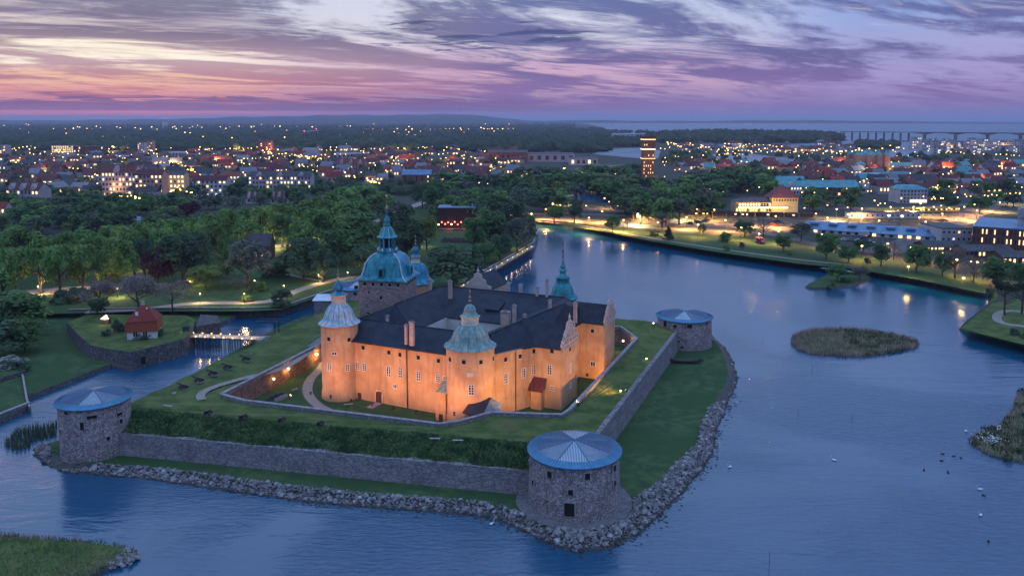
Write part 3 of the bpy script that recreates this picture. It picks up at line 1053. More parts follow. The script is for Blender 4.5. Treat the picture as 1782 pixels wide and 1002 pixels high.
M_PLASTER = mat('castle_plaster', (0.46, 0.27, 0.145, 1), (0.60, 0.38, 0.22, 1), rough=0.9, scale=0.22, detail=9, bump=0.35, bscale=3.0, extra=plaster_streaks)
M_PALEPL = mat('courtyard_plaster', (0.50, 0.48, 0.46, 1), (0.60, 0.57, 0.54, 1), rough=0.9, scale=0.3)
M_SLATE = mat('dark_sheet_roof', (0.012, 0.018, 0.030, 1), (0.026, 0.034, 0.050, 1), rough=0.6, scale=0.35, detail=8, spec=0.25, bump=0.2, bscale=1.5)
M_COPPER = mat('green_copper', (0.016, 0.16, 0.20, 1), (0.06, 0.33, 0.37, 1), rough=0.5, scale=0.7, detail=7, metal=0.15, courses=(1.25, 0.45), stretch=(1, 1, 0.35))
M_COPPERB = mat('blue_copper', (0.014, 0.15, 0.25, 1), (0.06, 0.32, 0.44, 1), rough=0.45, scale=0.7, detail=7, metal=0.15, courses=(1.4, 0.40), stretch=(1, 1, 0.35))
M_PATINA = mat('pale_patina', (0.30, 0.40, 0.46, 1), (0.62, 0.64, 0.62, 1), rough=0.55, scale=1.6, detail=8, stretch=(1, 1, 0.3))
M_VERDI = mat('verdigris', (0.13, 0.27, 0.26, 1), (0.36, 0.41, 0.33, 1), rough=0.55, scale=0.9, detail=8, courses=(1.2, 0.4), stretch=(1, 1, 0.4))
M_CREAM = mat('cream_render', (0.55, 0.49, 0.38, 1), (0.66, 0.60, 0.47, 1), rough=0.8, scale=1.0)
M_GILT = mat('gilded_iron', (0.28, 0.22, 0.13, 1), (0.42, 0.33, 0.18, 1), rough=0.4, metal=0.6)
M_TOWER = mat('tower_masonry', (0.20, 0.15, 0.14, 1), (0.36, 0.28, 0.26, 1), rough=0.92, scale=0.3, detail=9, vor=(2.0, (0.20, 0.16, 0.145, 1), 0.06), stretch=(1, 1, 2.0), bump=0.6)
M_REDSHED = mat('red_sheet_roof', (0.10, 0.022, 0.018, 1), (0.14, 0.03, 0.024, 1), rough=0.6)
M_CHIM = mat('chimney_render', (0.42, 0.31, 0.26, 1), (0.54, 0.42, 0.36, 1), rough=0.9, scale=0.8)
R_PASS = mat('worn_sheet_roof', (.10, .14, .17, 1), (.18, .23, .26, 1), rough=.6)
M_DOOR = mat('red_brown_door', (0.07, 0.025, 0.02, 1), (0.11, 0.04, 0.03, 1), rough=0.7, scale=2.0)

castle = empty('castle', S(20, 10, ZB), 'floodlit orange renaissance castle with dark roofs and copper spires', 'castle')

# outer walls, as one ring with faces between corner points
ring = [(-3, 0), (36, -0.7), (43.3, 4.0), (49.6, 16.2), (51.2, 39.4), (51.0, 54), (-6, 54), (-6, 9)]
rw = [S2(*p) for p in ring]
mb = MB()
mb.prism([tuple(p) for p in rw], ZB - 0.3, ZE)
mb.f = mb.f[:len(ring)]
mb.mi = mb.mi[:len(ring)]
mb.build('wall', M_PLASTER, castle)
# thin cornice under the eaves
mb = MB()
for i in (0, 1, 2, 3):
    a, b = rw[i], rw[i + 1]
    d = (b - a).normalized()
    c_ = (a + b) / 2 + Vector((d.y, -d.x)) * 0.12
    mb.box((c_.x, c_.y, ZE - 0.55), ((b - a).length, 0.25, 0.4), math.atan2(d.y, d.x))
mb.build('cornice', M_PLASTER, castle)
# courtyard walls
cy = [S2(*p) for p in ((15.3, 12.5), (32.6, 12.5), (34, 29.5), (15.3, 29.5))]
mb = MB()
mb.prism([tuple(p) for p in cy], ZB, ZE + 0.2)
mb.f = [f[::-1] for f in mb.f[:4]]
mb.mi = mb.mi[:4]
mb.build('courtyard_wall', M_PALEPL, castle)
mb = MB().poly([(p.x, p.y, ZB + 0.2) for p in cy])
mb.build('courtyard_paving', M_PATH, castle)


def roof(pts, name='roof_slope', m_=None, th=0.28, par=None):
    return MB().slab([S(*p) for p in pts], th).build(name, m_ or M_SLATE, par or castle)


roof([(-3.2, -1.3, 18.55), (36.4, -1.3, 18.55), (39.5, 9, 22.0), (38, 6.3, 22.3), (-3.2, 6.3, 22.3)])
roof([(-3.2, 6.32, 22.3), (38, 6.32, 22.3), (34, 12.9, 18.8), (-3.2, 12.9, 18.8)])
roof([(41.5, 2.2, 18.55), (50.2, 15.6, 18.55), (44.2, 22, 23.5), (39.5, 9, 22.0)])
roof([(50.2, 15.6, 18.55), (51.8, 39.4, 18.6), (49, 35, 25.0), (44.2, 22, 23.5)])
roof([(51.8, 39.4, 18.6), (51.6, 54.8, 18.6), (46, 43, 24.7), (49, 35, 25.0)])
roof([(44.2, 22, 23.45), (34, 29.2, 18.9), (32.3, 12.8, 18.9), (39.5, 9, 21.95)])
roof([(49, 35, 24.95), (34, 29.2, 18.9), (44.2, 22, 23.45)])
roof([(14.9, 29.2, 18.9), (34, 29.2, 18.9), (49, 35, 24.95), (46, 43, 24.7), (6.5, 42.7, 24.5)])
roof([(6.5, 16, 24.5), (14.9, 12.0, 18.9), (14.9, 29.2, 18.9), (6.5, 42.7, 24.5)])
roof([(-5, 10, 19.2), (14.9, 12.0, 18.9), (6.5, 16, 24.5)])
roof([(-6.6, 10, 18.9), (6.5, 16, 24.45), (6.5, 42.7, 24.45), (-6.6, 54.6, 18.6)])
roof([(-6.6, 54.8, 18.6), (6.5, 42.7, 24.45), (46, 43, 24.65), (51.6, 54.8, 18.6)])
# ridge caps
rc = MB()
for a, b in (((-3, 6.3, 22.35), (38, 6.3, 22.35)), ((39.5, 9, 22.05), (44.2, 22, 23.55)), ((44.2, 22, 23.55), (49, 35, 25.05)), ((6.5, 42.7, 24.55), (46, 43, 24.75)), ((6.5, 16, 24.55), (6.5, 42.7, 24.55)),
             ((6.5, 16, 24.5), (14.9, 12, 18.95))):
    rc.tube(S(*a), S(*b), 0.14, n=5)
rc.build('ridge_cap', M_SLATE, castle)
# little shed dormer on the far roof
roof([(25, 33.5, 21.4), (29.5, 33.5, 21.4), (29.5, 38, 22.9), (25, 38, 22.9)], 'dormer_roof')
MB().prism([tuple(S2(*p)) for p in ((25.2, 33.7), (29.3, 33.7), (29.3, 37.5), (25.2, 37.5))], 20, 21.2).build('dormer_wall', M_SLATE, castle)

# lath for downpipes
for (x, y0, y1, i) in ((709, 606, 713, 0), (897, 607, 719, 2)):
    a, b = rw[i], rw[i + 1]
    d = (b - a).normalized()
    nrm = Vector((d.y, -d.x, 0))
    p = on_plane(x, (y0 + y1) / 2, (*a, 10), nrm) + nrm * 0.16
    MB().tube((p.x, p.y, ZB), (p.x, p.y, ZE - 0.2), 0.13, n=6).build('downpipe', M_IRON, castle)


# ---- windows: pane with a painted frame of bars
def win_frame(w, h, nx, ny, m_=M_WHITE, bar=0.09):
    mb = MB()
    mb.box((-w / 2, 0, -h / 2), (bar * 1.3, 0.14, h))
    mb.box((w / 2, 0, -h / 2), (bar * 1.3, 0.14, h))
    mb.box((0, 0, -h / 2), (w - bar * 1.32, 0.14, bar * 1.3))
    mb.box((0, 0, h / 2 - bar * 1.3), (w - bar * 1.32, 0.14, bar * 1.3))
    for i in range(1, nx):
        mb.box((-w / 2 + w * i / nx, -0.003, -h / 2 + 0.01), (bar * (1.4 if nx == 2 else 1), 0.12, h - 0.02))
    for j in range(1, ny):
        mb.box((0, 0.003, -h / 2 + h * j / ny), (w - 0.02, 0.11, bar))
    return mb.mesh('frame', m_)


WIN_ME = {}


def window(parent, p, nrm, w, h, nx=2, ny=4, frame=M_WHITE, name='window', glass=None):
    """p centre on the wall surface, nrm outward"""
    rz = math.atan2(nrm.y, nrm.x) - math.pi / 2 + math.pi
    key_ = (w, h, nx, ny, frame.name, (glass or M_GLASS).name)
    if key_ not in WIN_ME:
        g = MB()
        g.box((0, 0.05, -h / 2), (w, 0.12, h))
        WIN_ME[key_] = (g.mesh('pane', glass or M_GLASS), win_frame(w, h, nx, ny, frame))
    gm, fm = WIN_ME[key_]
    q = Vector(p) - wloc(parent) + Vector((nrm.x, nrm.y, 0)) * 0.03
    o = place(gm, name, parent, q, (0, 0, rz))
    place(fm, 'frame', o, (0, -0.06, 0))
    return o


NICHE = {}


def niche(parent, p, nrm, w=0.85, h=1.0):
    rz = math.atan2(nrm.y, nrm.x) - math.pi / 2 + math.pi
    if 'm' not in NICHE:
        g = MB()
        g.box((0, 0.12, -0.5), (1, 0.28, 1))
        NICHE['m'] = g.mesh('small_opening', M_HOLE)
        g = MB()
        g.box((0, -0.02, -0.66), (1.2, 0.16, 0.16))
        NICHE['s'] = g.mesh('sill', M_CREAM)
    q = Vector(p) - wloc(parent) + Vector((nrm.x, nrm.y, 0)) * 0.02
    o = place(NICHE['m'], 'small_opening', parent, q, (0, 0, rz), (w, 1, h))
    place(NICHE['s'], 'sill', o)
    return o


def side(i):
    a, b = rw[i], rw[i + 1]
    d = (b - a).normalized()
    return Vector((*a, 10)), Vector((d.y, -d.x, 0))


pS, nS = side(0)
for x, y in ((632, 605), (676.7, 613.4), (696, 617), (728, 622), (763, 627.7)):
    niche(castle, on_plane(x, y, pS, nS), nS)
for x, y, h in ((622, 636.4, 2.2), (634.6, 638.7, 2.2), (676.7, 646, 2.7), (696.8, 648, 2.7), (728.3, 653.4, 2.7), (762.6, 658, 2.2), (775, 661, 2.2)):
    window(castle, on_plane(x, y, pS, nS), nS, 1.15, h, 2, 4)
window(castle, on_plane(687.6, 672, pS, nS), nS, 1.0, 1.15, 2, 1)
p = on_plane(660, 690, pS, nS)
dr = MB()
dr.prism([(-0.9, 0.0), (0.9, 0.0), (0.9, 2.3), (0.6, 2.75), (0, 2.95), (-0.6, 2.75), (-0.9, 2.3)], 0, 0.25)
rzS = math.atan2(nS.y, nS.x) - math.pi / 2 + math.pi
dd = bpy.data.objects.new('door', dr.mesh('door', M_DOOR))
COL.objects.link(dd)
dd.parent = castle
dd.location = Vector((p.x, p.y, ZB + 0.1)) + nS * 0.03 - wloc(castle)
dd.rotation_euler = (math.pi / 2, 0, rzS)
pp = Vector((p.x, p.y, 0)) + nS * 2.2
MB().box((pp.x, pp.y, ZB), (1.9, 4.2, 0.16), rzS).build('doorstep', M_PATH, castle)
fr_ = MB()
tS = Vector((-nS.y, nS.x, 0))
for sx in (-1, 1):
    c_ = Vector((p.x, p.y, 0)) + tS * sx * 1.05 + nS * 0.1
    fr_.box((c_.x, c_.y, ZB + 0.1), (0.25, 0.3, 2.5), rzS)
c_ = Vector((p.x, p.y, 0)) + nS * 0.1
fr_.box((c_.x, c_.y, ZB + 3.08), (1.6, 0.3, 0.2), rzS)
fr_.build('door_frame', M_CREAM, castle)
p = on_plane(626, 690, pS, nS)
MB().box((p.x + nS.x * .05, p.y + nS.y * .05, ZB + 0.05), (1.0, 0.3, 1.6), rzS).build('low_door', M_DOOR, castle)

pE, nE = side(2)
pE0, nE0 = side(1)
for x, y in ((880, 625.5), (905, 620), (929, 611)):
    niche(castle, on_plane(x, y, pE, nE), nE)
for x, y, h in ((880, 658, 2.6), (911, 648.7, 2.5), (928.4, 642.8, 2.5)):
    window(castle, on_plane(x, y, pE, nE), nE, 1.15, h, 2, 4)
window(castle, on_plane(925, 664, pE, nE), nE, 0.9, 1.0, 2, 2)

# ---- gabled wings on the right-hand range
M_STEP = mat('pale_gable_stone', (0.44, 0.36, 0.32, 1), (0.56, 0.47, 0.42, 1), rough=0.9, scale=0.6)


def gable_wing(s0, s1, t0, t1, ze, zr, wins_left, wins_front, label):
    w = bpy.data.objects.new('gabled_wing', None)
    w.location = Vector(S((s0 + s1) / 2, (t0 + t1) / 2, ZB)) - wloc(castle)
    COL.objects.link(w)
    w.parent = castle
    w['label'] = label
    q = [S2(s0, t0), S2(s1, t0), S2(s1, t1), S2(s0, t1)]
    mb = MB()
    mb.prism([tuple(p) for p in q], ZB - 0.3, ze)
    mb.f, mb.mi = mb.f[:4], mb.mi[:4]
    mb.build('wall', M_PLASTER, w)
    tm = (t0 + t1) / 2
    sb = s0 - 6
    for ta, sg in ((t0 - 0.4, 0), (t1 + 0.4, 1)):
        pts = [S(sb, ta, ze - 0.15), S(s1 - 0.3, ta, ze - 0.15), S(s1 - 0.3, tm, zr), S(sb, tm, zr)]
        MB().slab(pts if not sg else pts[::-1], 0.25).build('roof_slope', M_SLATE, w)
    # stepped, scrolled gable as a solid slab with tiers of ledges
    hw = (t1 - t0) / 2
    prof = [(hw, ze - 0.6), (hw, ze + 0.9), (hw * .84, ze + 1.3), (hw * .78, ze + 2.2), (hw * .60, ze + 2.6), (hw * .55, ze + 3.6), (hw * .36, ze + 4.2), (hw * .32, ze + 5.2), (hw * .2, ze + 5.8)]
    vs = []
    out_ = [(tm + a, z) for a, z in prof] + [(tm - a, z) for a, z in prof[::-1]]
    for so in (s1 - 0.45, s1 + 0.12):
        vs += [S(so, t_, z) for t_, z in out_]
    n = len(out_)
    mb = MB().add(vs, [tuple(range(n)), tuple(range(n, 2 * n))[::-1]] + [(i, n + i, n + (i + 1) % n, (i + 1) % n) for i in range(n)])
    g = mb.build('gable', M_STEP, w)
    lg = MB()
    for z, a in ((ze - 0.5, hw), (ze + 0.55, hw), (ze + 1.9, hw * .8), (ze + 3.2, hw * .58), (ze + 4.8, hw * .36)):
        c_ = S2(s1 + 0.2, tm)
        lg.box((c_.x, c_.y, z), (0.4, 2 * a + 0.25, 0.22), math.atan2(D1.y, D1.x))
    for z, a, kk in ((ze + 0.77, hw, 7), (ze + 2.12, hw * .78, 5), (ze + 3.42, hw * .55, 3)):
        for j in range(kk):
            c_ = S2(s1 + 0.2, tm + a * 0.9 * (2 * j / (kk - 1) - 1))
            lg.box((c_.x, c_.y, z), (0.3, 0.22, 1.0), math.atan2(D1.y, D1.x))
    lg.build('ledge', M_STEP, g)
    fin = MB()
    for a, z, hh in ((0, ze + 5.8, 2.2), (hw * .68, ze + 2.5, 1.2), (-hw * .68, ze + 2.5, 1.2), (hw * .92, ze + 1.1, 1.1), (-hw * .92, ze + 1.1, 1.1)):
        c_ = S(s1 - 0.15, tm + a, z)
        fin.lathe([(0.35, 0), (0.22, hh * .3), (0.32, hh * .45), (0.1, hh * .75), (0.02, hh)], c_, 8)
    fin.build('pinnacle', M_STEP, g)
    return w


w1 = gable_wing(49.0, 56.2, 14.4, 25.2, ZE, 23.9, 0, 0, 'projecting wing with tall stepped gable and lean-to')
pL, nL = Vector(S(50, 14.4, 10)), Vector((*(-D2), 0))
niche(w1, on_plane(960.5, 611, pL, nL), nL)
window(w1, on_plane(956.5, 643, pL, nL), nL, 1.15, 2.6, 2, 4)
window(w1, on_plane(961, 675, pL, nL), nL, 1.0, 1.3, 2, 2)
pG, nG = Vector(S(56.2, 20, 10)), Vector((*D1, 0))
niche(w1, on_plane(992, 608, pG, nG), nG)
window(w1, on_plane(992, 641, pG, nG), nG, 1.1, 2.6, 2, 4)
window(w1, on_plane(992, 671, pG, nG), nG, 1.0, 1.4, 2, 2)
w2 = gable_wing(50.0, 58.6, 40.5, 49.5, ZE + 0.3, 23.4, 0, 0, 'smaller end wing with pinnacled gable at the far corner')
pL, nL = Vector(S(52, 40.5, 10)), Vector((*(-D2), 0))
niche(w2, on_plane(1031, 576, pL, nL), nL)
window(w2, on_plane(1032, 633, pL, nL), nL, 1.3, 1.5, 2, 1)
niche(w2, on_plane(1022, 652, pL, nL), nL, .6, .9)
# red roofed lean-to on the first wing
la = bpy.data.objects.new('lean_to', None)
la.location = Vector(S(50.5, 12.5, ZB)) - wloc(castle)
COL.objects.link(la)
la.parent = castle
la['label'] = 'small lean-to with dark red sheet roof'
MB().prism([tuple(S2(*p)) for p in ((48.8, 12.2), (51.6, 12.2), (51.6, 14.38), (48.8, 14.38))], ZB - .2, 8.2).build('wall', M_PLASTER, la)
MB().slab([S(48.2, 11.6, 7.9), (*S2(52.2, 11.6), 7.9), S(52.2, 14.4, 10.6), S(48.2, 14.4, 10.6)], 0.15).build('roof', M_REDSHED, la)
# cross gable behind the far range
xg = bpy.data.objects.new('cross_gable', None)
xg.location = Vector(S(17, 46, 20)) - wloc(castle)
COL.objects.link(xg)
xg.parent = castle
MB().prism([tuple(S2(*p)) for p in ((12.5, 46), (21, 46), (21, 57), (12.5, 57))], 20, 24.3).build('wall', M_CHIM, xg)
MB().slab([S(12.2, 46, 24.2), S(12.2, 57, 24.2), S(16.75, 57, 28.2), S(16.75, 46, 28.2)][::-1], .2).build('roof_slope', M_SLATE, xg)
MB().slab([S(21.3, 46, 24.2), S(21.3, 57, 24.2), S(16.75, 57, 28.2), S(16.75, 46, 28.2)], .2).build('roof_slope', M_SLATE, xg)
mb = MB()
out_ = [(12.3, 23.5), (21.2, 23.5), (21.2, 25), (19.6, 25.4), (19.2, 26.8), (18.2, 27.2), (17.8, 28.6), (15.7, 28.6), (15.3, 27.2), (14.3, 26.8), (13.9, 25.4), (12.3, 25)]
n = len(out_)
mb.add([S(s_, 45.5, z) for s_, z in out_] + [S(s_, 46.02, z) for s_, z in out_], [tuple(range(n)), tuple(range(n, 2 * n))[::-1]] + [(i, n + i, n + (i + 1) % n, (i + 1) % n) for i in range(n)])
mb.build('gable', M_STEP, xg)
MB().lathe([(.5, 0), (.3, .5), (.45, .9), (.12, 1.6), (.02, 2.4)], S(16.75, 45.8, 28.6), 8).build('pinnacle', M_STEP, xg)


# ---- round towers with bell-shaped copper roofs
def bell_roof(root, c, prof, n, m_, rib_m, a_off=0.0):
    """each gore is a part, with a standing rib as its sub-part"""
    for k in range(n):
        a0, a1 = a_off + 2 * math.pi * k / n, a_off + 2 * math.pi * (k + 1) / n
        g = MB().lathe(prof, c, 2, a0, a1).build('roof_panel', m_, root)
        rb = MB()
        for (r_a, z_a), (r_b, z_b) in zip(prof[:-1], prof[1:]):
            u = Vector((math.cos(a0), math.sin(a0), 0))
            q = Vector(c)
            rb.tube(q + u * r_a + Vector((0, 0, z_a)), q + u * r_b + Vector((0, 0, z_b)), 0.07, n=4, cap=False)
        rb.build('rib', rib_m, g)


def round_tower(s, t, r, ze, bell, bell_m, crown, finial_top, label, niches=(), wins=(), extra=(), rib_m=None, n=14, base=ZB):
    c = S2(s, t)
    root = bpy.data.objects.new('round_tower', None)
    root.location = Vector((c.x, c.y, base)) - wloc(castle)
    COL.objects.link(root)
    root.parent = castle
    root['label'] = label
    MB().lathe([(r + 0.25, -0.3), (r + 0.2, 1.5), (r, 2.2), (r, ze - base)], (c.x, c.y, base), 48).build('wall', M_PLASTER, root, smooth=True)
    q = (c.x, c.y, ze)
    bell_roof(root, q, bell, n, bell_m, rib_m or bell_m, 0.2)
    lan = None
    for (prof, m_, nn) in crown:
        lan = MB().lathe(prof, q, nn).build('lantern' if lan is None else 'cap', m_, root, smooth=nn > 10)
    top = crown[-1][0][-1][1]
    fz = MB()
    H_ = finial_top - ze - top
    fz.lathe([(0.12, 0), (0.10, H_ * .15), (0.42, H_ * .2), (0.10, H_ * .26), (0.09, H_ * .4), (0.36, H_ * .46), (0.08, H_ * .53), (0.07, H_ * .8), (0.2, H_ * .84), (0.05, H_ * .9), (0.02, H_)], (c.x, c.y, ze + top), 8)
    for k in range(4):
        a = k * math.pi / 2
        fz.tube((c.x, c.y, ze + top + H_ * .33), (c.x + .45 * math.cos(a), c.y + .45 * math.sin(a), ze + top + H_ * .38), .05, n=4)
    fz.build('finial', M_GILT if bell_m is not M_COPPER else M_IRON, root)
    for x, y in niches:
        pp_ = on_cyl(x, y, c, r)
        nn_ = Vector((pp_.x - c.x, pp_.y - c.y, 0)).normalized()
        niche(root, pp_, nn_, .85, .95)
    for x, y, w, h, nx, ny in wins:
        pp_ = on_cyl(x, y, c, r)
        nn_ = Vector((pp_.x - c.x, pp_.y - c.y, 0)).normalized()
        window(root, pp_, nn_, w, h, nx, ny)
    return root


BELL = lambda R, r, h: [(R, -0.12), (R, 0.0), (R * .86, .10 * h), (R * .76, .22 * h), (R * .70, .40 * h), (R * .645, .58 * h), (R * .56, .76 * h), (R * .46, .90 * h), (r, h)]
round_tower(0, 0, 4.75, 22.7, BELL(5.35, 2.0, 4.9), M_PATINA,
            [([(1.95, 4.9), (1.85, 5.2), (1.85, 6.9), (2.15, 7.05), (2.2, 7.3)], M_CREAM, 16), ([(2.2, 7.3), (1.5, 7.6), (.75, 7.9), (.6, 8.2), (1.05, 8.6), (1.25, 9.1), (1.1, 9.7), (.6, 10.4), (.25, 11.0)], M_COPPERB, 14)], 37.0,
            'slim round tower with a pale weathered bell roof and onion cap', [(572, 590), (607.5, 591)], [(582, 615, 1.3, .9, 2, 1), (573.7, 638, 1.05, 2.0, 2, 4), (604, 639, 1.05, 2.0, 2, 4)], rib_m=M_COPPERB, n=16)
tc_ = round_tower(38.25, 0, 5.75, 21.3, BELL(6.3, 2.4, 5.2), M_VERDI,
                  [([(2.35, 5.2), (2.1, 5.35), (2.1, 6.8), (2.35, 6.9), (2.5, 7.1)], M_CREAM, 8), ([(2.5, 7.1), (1.8, 7.5), (1.5, 8.0), (1.4, 8.8), (1.05, 9.5), (.3, 10.0)], M_VERDI, 8)], 35.0,
                  'broad round tower at the near corner with an eight sided green lantern', [(783, 625.5), (807, 630), (837, 630), (858.5, 624)], [(820, 678, 1.25, 2.5, 2, 4)], rib_m=M_COPPERB, n=14)
pp_ = on_cyl(818, 652, S2(38.25, 0), 5.75)
nn_ = Vector((pp_.x - S2(38.25, 0).x, pp_.y - S2(38.25, 0).y, 0)).normalized()
MB().box((pp_.x - nn_.x * .1, pp_.y - nn_.y * .1, pp_.z - .5), (1.5, .4, 1.0), math.atan2(nn_.y, nn_.x) - math.pi / 2).build('blind_panel', M_PALEPL, tc_)
round_tower(41.3, 53, 4.1, 22.3, BELL(4.5, 2.0, 4.7), M_COPPER,
            [([(1.95, 4.7), (1.9, 5.7), (2.3, 5.9), (1.6, 6.3), (.95, 7.0), (.8, 7.6), (1.3, 7.9), (.9, 8.3)], M_COPPER, 12), ([(.9, 8.3), (.65, 8.7), (.85, 9.2), (.5, 10.0), (.2, 11.0)], M_COPPER, 10)], 39.2,
            'far round tower with a teal copper bell roof against the water', n=14)
round_tower(-9.6, 53, 5.2, 22.5, BELL(5.8, 1.6, 6.4), M_COPPERB,
            [([(1.55, 6.4), (1.4, 6.6), (1.4, 8.0), (1.7, 8.1), (1.75, 8.3)], M_CREAM, 12), ([(1.75, 8.3), (1.0, 8.8), (.6, 9.2), (.9, 9.5), (1.25, 10.2), (1.0, 10.9), (.3, 11.6)], M_COPPERB, 12)], 38.0,
            'far round tower with blue bell roof behind the square tower', n=14)

# ---- great square tower
sq = bpy.data.objects.new('square_tower', None)
QA, QB, QC = Vector((-43.1, 219.6)), Vector((-29.9, 217.2)), Vector((-27.9, 228.8))
QD = QA + (QC - QB)
qc = (QA + QC) / 2
sq.location = Vector((qc.x, qc.y, ZB)) - wloc(castle)
COL.objects.link(sq)
sq.parent = castle
sq['label'] = 'great square stone tower with swelling copper roof, lantern and tall spire'
ZQ = 30.0
MB().prism([tuple(p) for p in (QA, QB, QC, QD)], ZB, ZQ).build('wall', M_TOWER, sq)
fx, fy = (QB - QA), (QC - QB)
for (a, d, cnt, nrm) in ((QA, fx, 5, Vector((fx.y, -fx.x, 0)).normalized()), (QB, fy, 5, Vector((fy.y, -fy.x, 0)).normalized())):
    for k in range(cnt):
        pp_ = a + d * ((k + 0.75) / (cnt + 0.5))
        niche(sq, (pp_.x, pp_.y, ZQ - 1.1), nrm, .75, .95)
nf = Vector((fx.y, -fx.x, 0)).normalized()
for x, y, w, h in ((642, 509, .4, .9), (663, 518, .6, 1.1), (641, 545, .8, .5)):
    niche(sq, on_plane(x, y, (*QA, 20), nf), nf, w, h)
prof = [(1.10, -.10), (1.10, .05), (1.0, .45), (.90, 1.1), (.84, 2.2), (.80, 3.4), (.74, 4.7), (.66, 5.7), (.55, 6.5), (.44, 7.0), (.36, 7.2)]
quad_ = [QA, QB, QC, QD]
for k in range(4):
    a, b = quad_[k], quad_[(k + 1) % 4]
    mb = MB()
    NN = 6
    vs = []
    for fr_s, z in prof:
        for j in range(NN + 1):
            p_ = a.lerp(b, j / NN)
            v = qc + (p_ - qc) * fr_s
            bul = 1 + 0.05 * math.sin(math.pi * j / NN) * (1 if .3 < z < 7 else 0)
            v = qc + (v - qc) * bul
            vs.append((v.x, v.y, ZQ + z))
    mb.add(vs, [(i * (NN + 1) + j, i * (NN + 1) + j + 1, (i + 1) * (NN + 1) + j + 1, (i + 1) * (NN + 1) + j) for i in range(len(prof) - 1) for j in range(NN)])
    pan = mb.build('roof_panel', M_COPPER if k != 1 else M_COPPERB, sq)
    hp = MB()
    for (f0, z0), (f1, z1) in zip(prof[:-1], prof[1:]):
        v0, v1 = qc + (a - qc) * f0, qc + (a - qc) * f1
        hp.tube((v0.x, v0.y, ZQ + z0), (v1.x, v1.y, ZQ + z1), .20, n=6)
    hp.build('hip', M_PATINA, pan)
    # arched dormer on the side
    md = (a + b) / 2
    u = (md - qc).normalized()
    base_p = qc + (md - qc) * .93
    dm = MB()
    rz_ = math.atan2(u.y, u.x) - math.pi / 2
    dm.box((base_p.x, base_p.y, ZQ + .9), (1.9, 1.6, 2.5), rz_)
    dm.lathe([(1.05, 0), (.9, .35), (.4, .75), (.05, .95)], (base_p.x, base_p.y, ZQ + 3.4), 10)
    do = dm.build('dormer', M_COPPER, sq)
    c_ = base_p + u * .85
    MB().box((c_.x, c_.y, ZQ + 1.2), (.9, .12, 1.9), rz_).build('dormer_opening', M_HOLE, do)
q0 = (qc.x, qc.y, ZQ)
MB().lathe([(2.75, 7.1), (2.9, 7.4), (2.9, 7.8), (2.3, 8.0), (2.1, 8.6)], q0, 8).build('gallery', M_COPPERB, sq)
for k in range(8):
    a = math.pi / 8 + k * math.pi / 4
    MB().tube((qc.x + 2.0 * math.cos(a), qc.y + 2.0 * math.sin(a), ZQ + 8.0), (qc.x + 2.0 * math.cos(a), qc.y + 2.0 * math.sin(a), ZQ + 11.6), .24, n=6).build('column', M_COPPERB, sq)
    MB().lathe([(.22, 0), (.3, .3), (.1, .7), (.02, 1.0)], (qc.x + 2.75 * math.cos(a), qc.y + 2.75 * math.sin(a), ZQ + 7.8), 6).build('pinnacle', M_PATINA, sq)
MB().lathe([(1.1, 8.0), (1.1, 11.5)], q0, 8).build('lantern_core', M_HOLE, sq)
bell_roof(sq, (qc.x, qc.y, ZQ + 11.5), [(2.9, -.1), (2.9, .1), (2.35, .5), (2.05, 1.2), (1.75, 2.0), (1.25, 2.7), (.7, 3.1)], 8, M_COPPER, M_PATINA, math.pi / 8)
MB().lathe([(.7, 14.55), (.95, 14.8), (.95, 15.2), (.65, 15.4), (1.0, 15.9), (.8, 16.5), (.45, 17.4), (.3, 18.4), (.55, 18.6), (.2, 18.9), (.15, 19.1)], q0, 10).build('spire', M_COPPER, sq, smooth=True)
MB().lathe([(.06, 19.0), (.45, 19.3), (.55, 19.7), (.45, 20.1), (.08, 20.4), (.06, 22.3), (.08, 22.4), (.4, 22.8), (.42, 23.1), (.3, 23.4), (.03, 23.7)], q0, 10).build('finial', M_GILT, sq, smooth=True)

# ---- chimneys
CH = [(707, 588, 22.6 - 1.6, .55, 3.2, 0), (717, 590, 21.0, 1.15, 4.2, 0), (748.5, 503, 24.2, .9, 2.6, 1), (783.5, 515, 23.0, 1.1, 4.3, 1), (885, 507, 24.6, .8, 2.4, 1), (906, 509, 24.6, .95, 2.2, 1),
      (935, 515, 24.4, .8, 2.4, 1), (952, 516, 24.5, .7, 4.6, 1), (895, 557, 21.8, .9, 3.8, 1), (880, 566, 20.2, 2.4, 3.6, 1), (913, 560, 21.8, .75, 1.8, 1), (957, 541, 23.4, .75, 2.8, 1), (1001, 551, 22.6, .9, 3.6, 1), (674, 557, 22.4, .6, 1.0, 0), (861, 478, 24.4, .9, 3.0, 1)]
for x, y, z, w, h, k in CH:
    p_ = P(x, y, z)
    ch = MB()
    rz_ = math.atan2(D1.y, D1.x)
    ch.box((p_.x, p_.y, z - 1.6), (w, max(.7, w * .55), h + 1.6), rz_)
    c_o = ch.build('chimney', M_CHIM, castle)
    cp = MB().box((p_.x, p_.y, z + h + .003), (w + .25, max(.7, w * .55) + .25, .22), rz_)
    cp.box((p_.x, p_.y, z + h + .226), (w * .5, .35, .3), rz_)
    cp.build('chimney_cap', M_COPING, c_o)

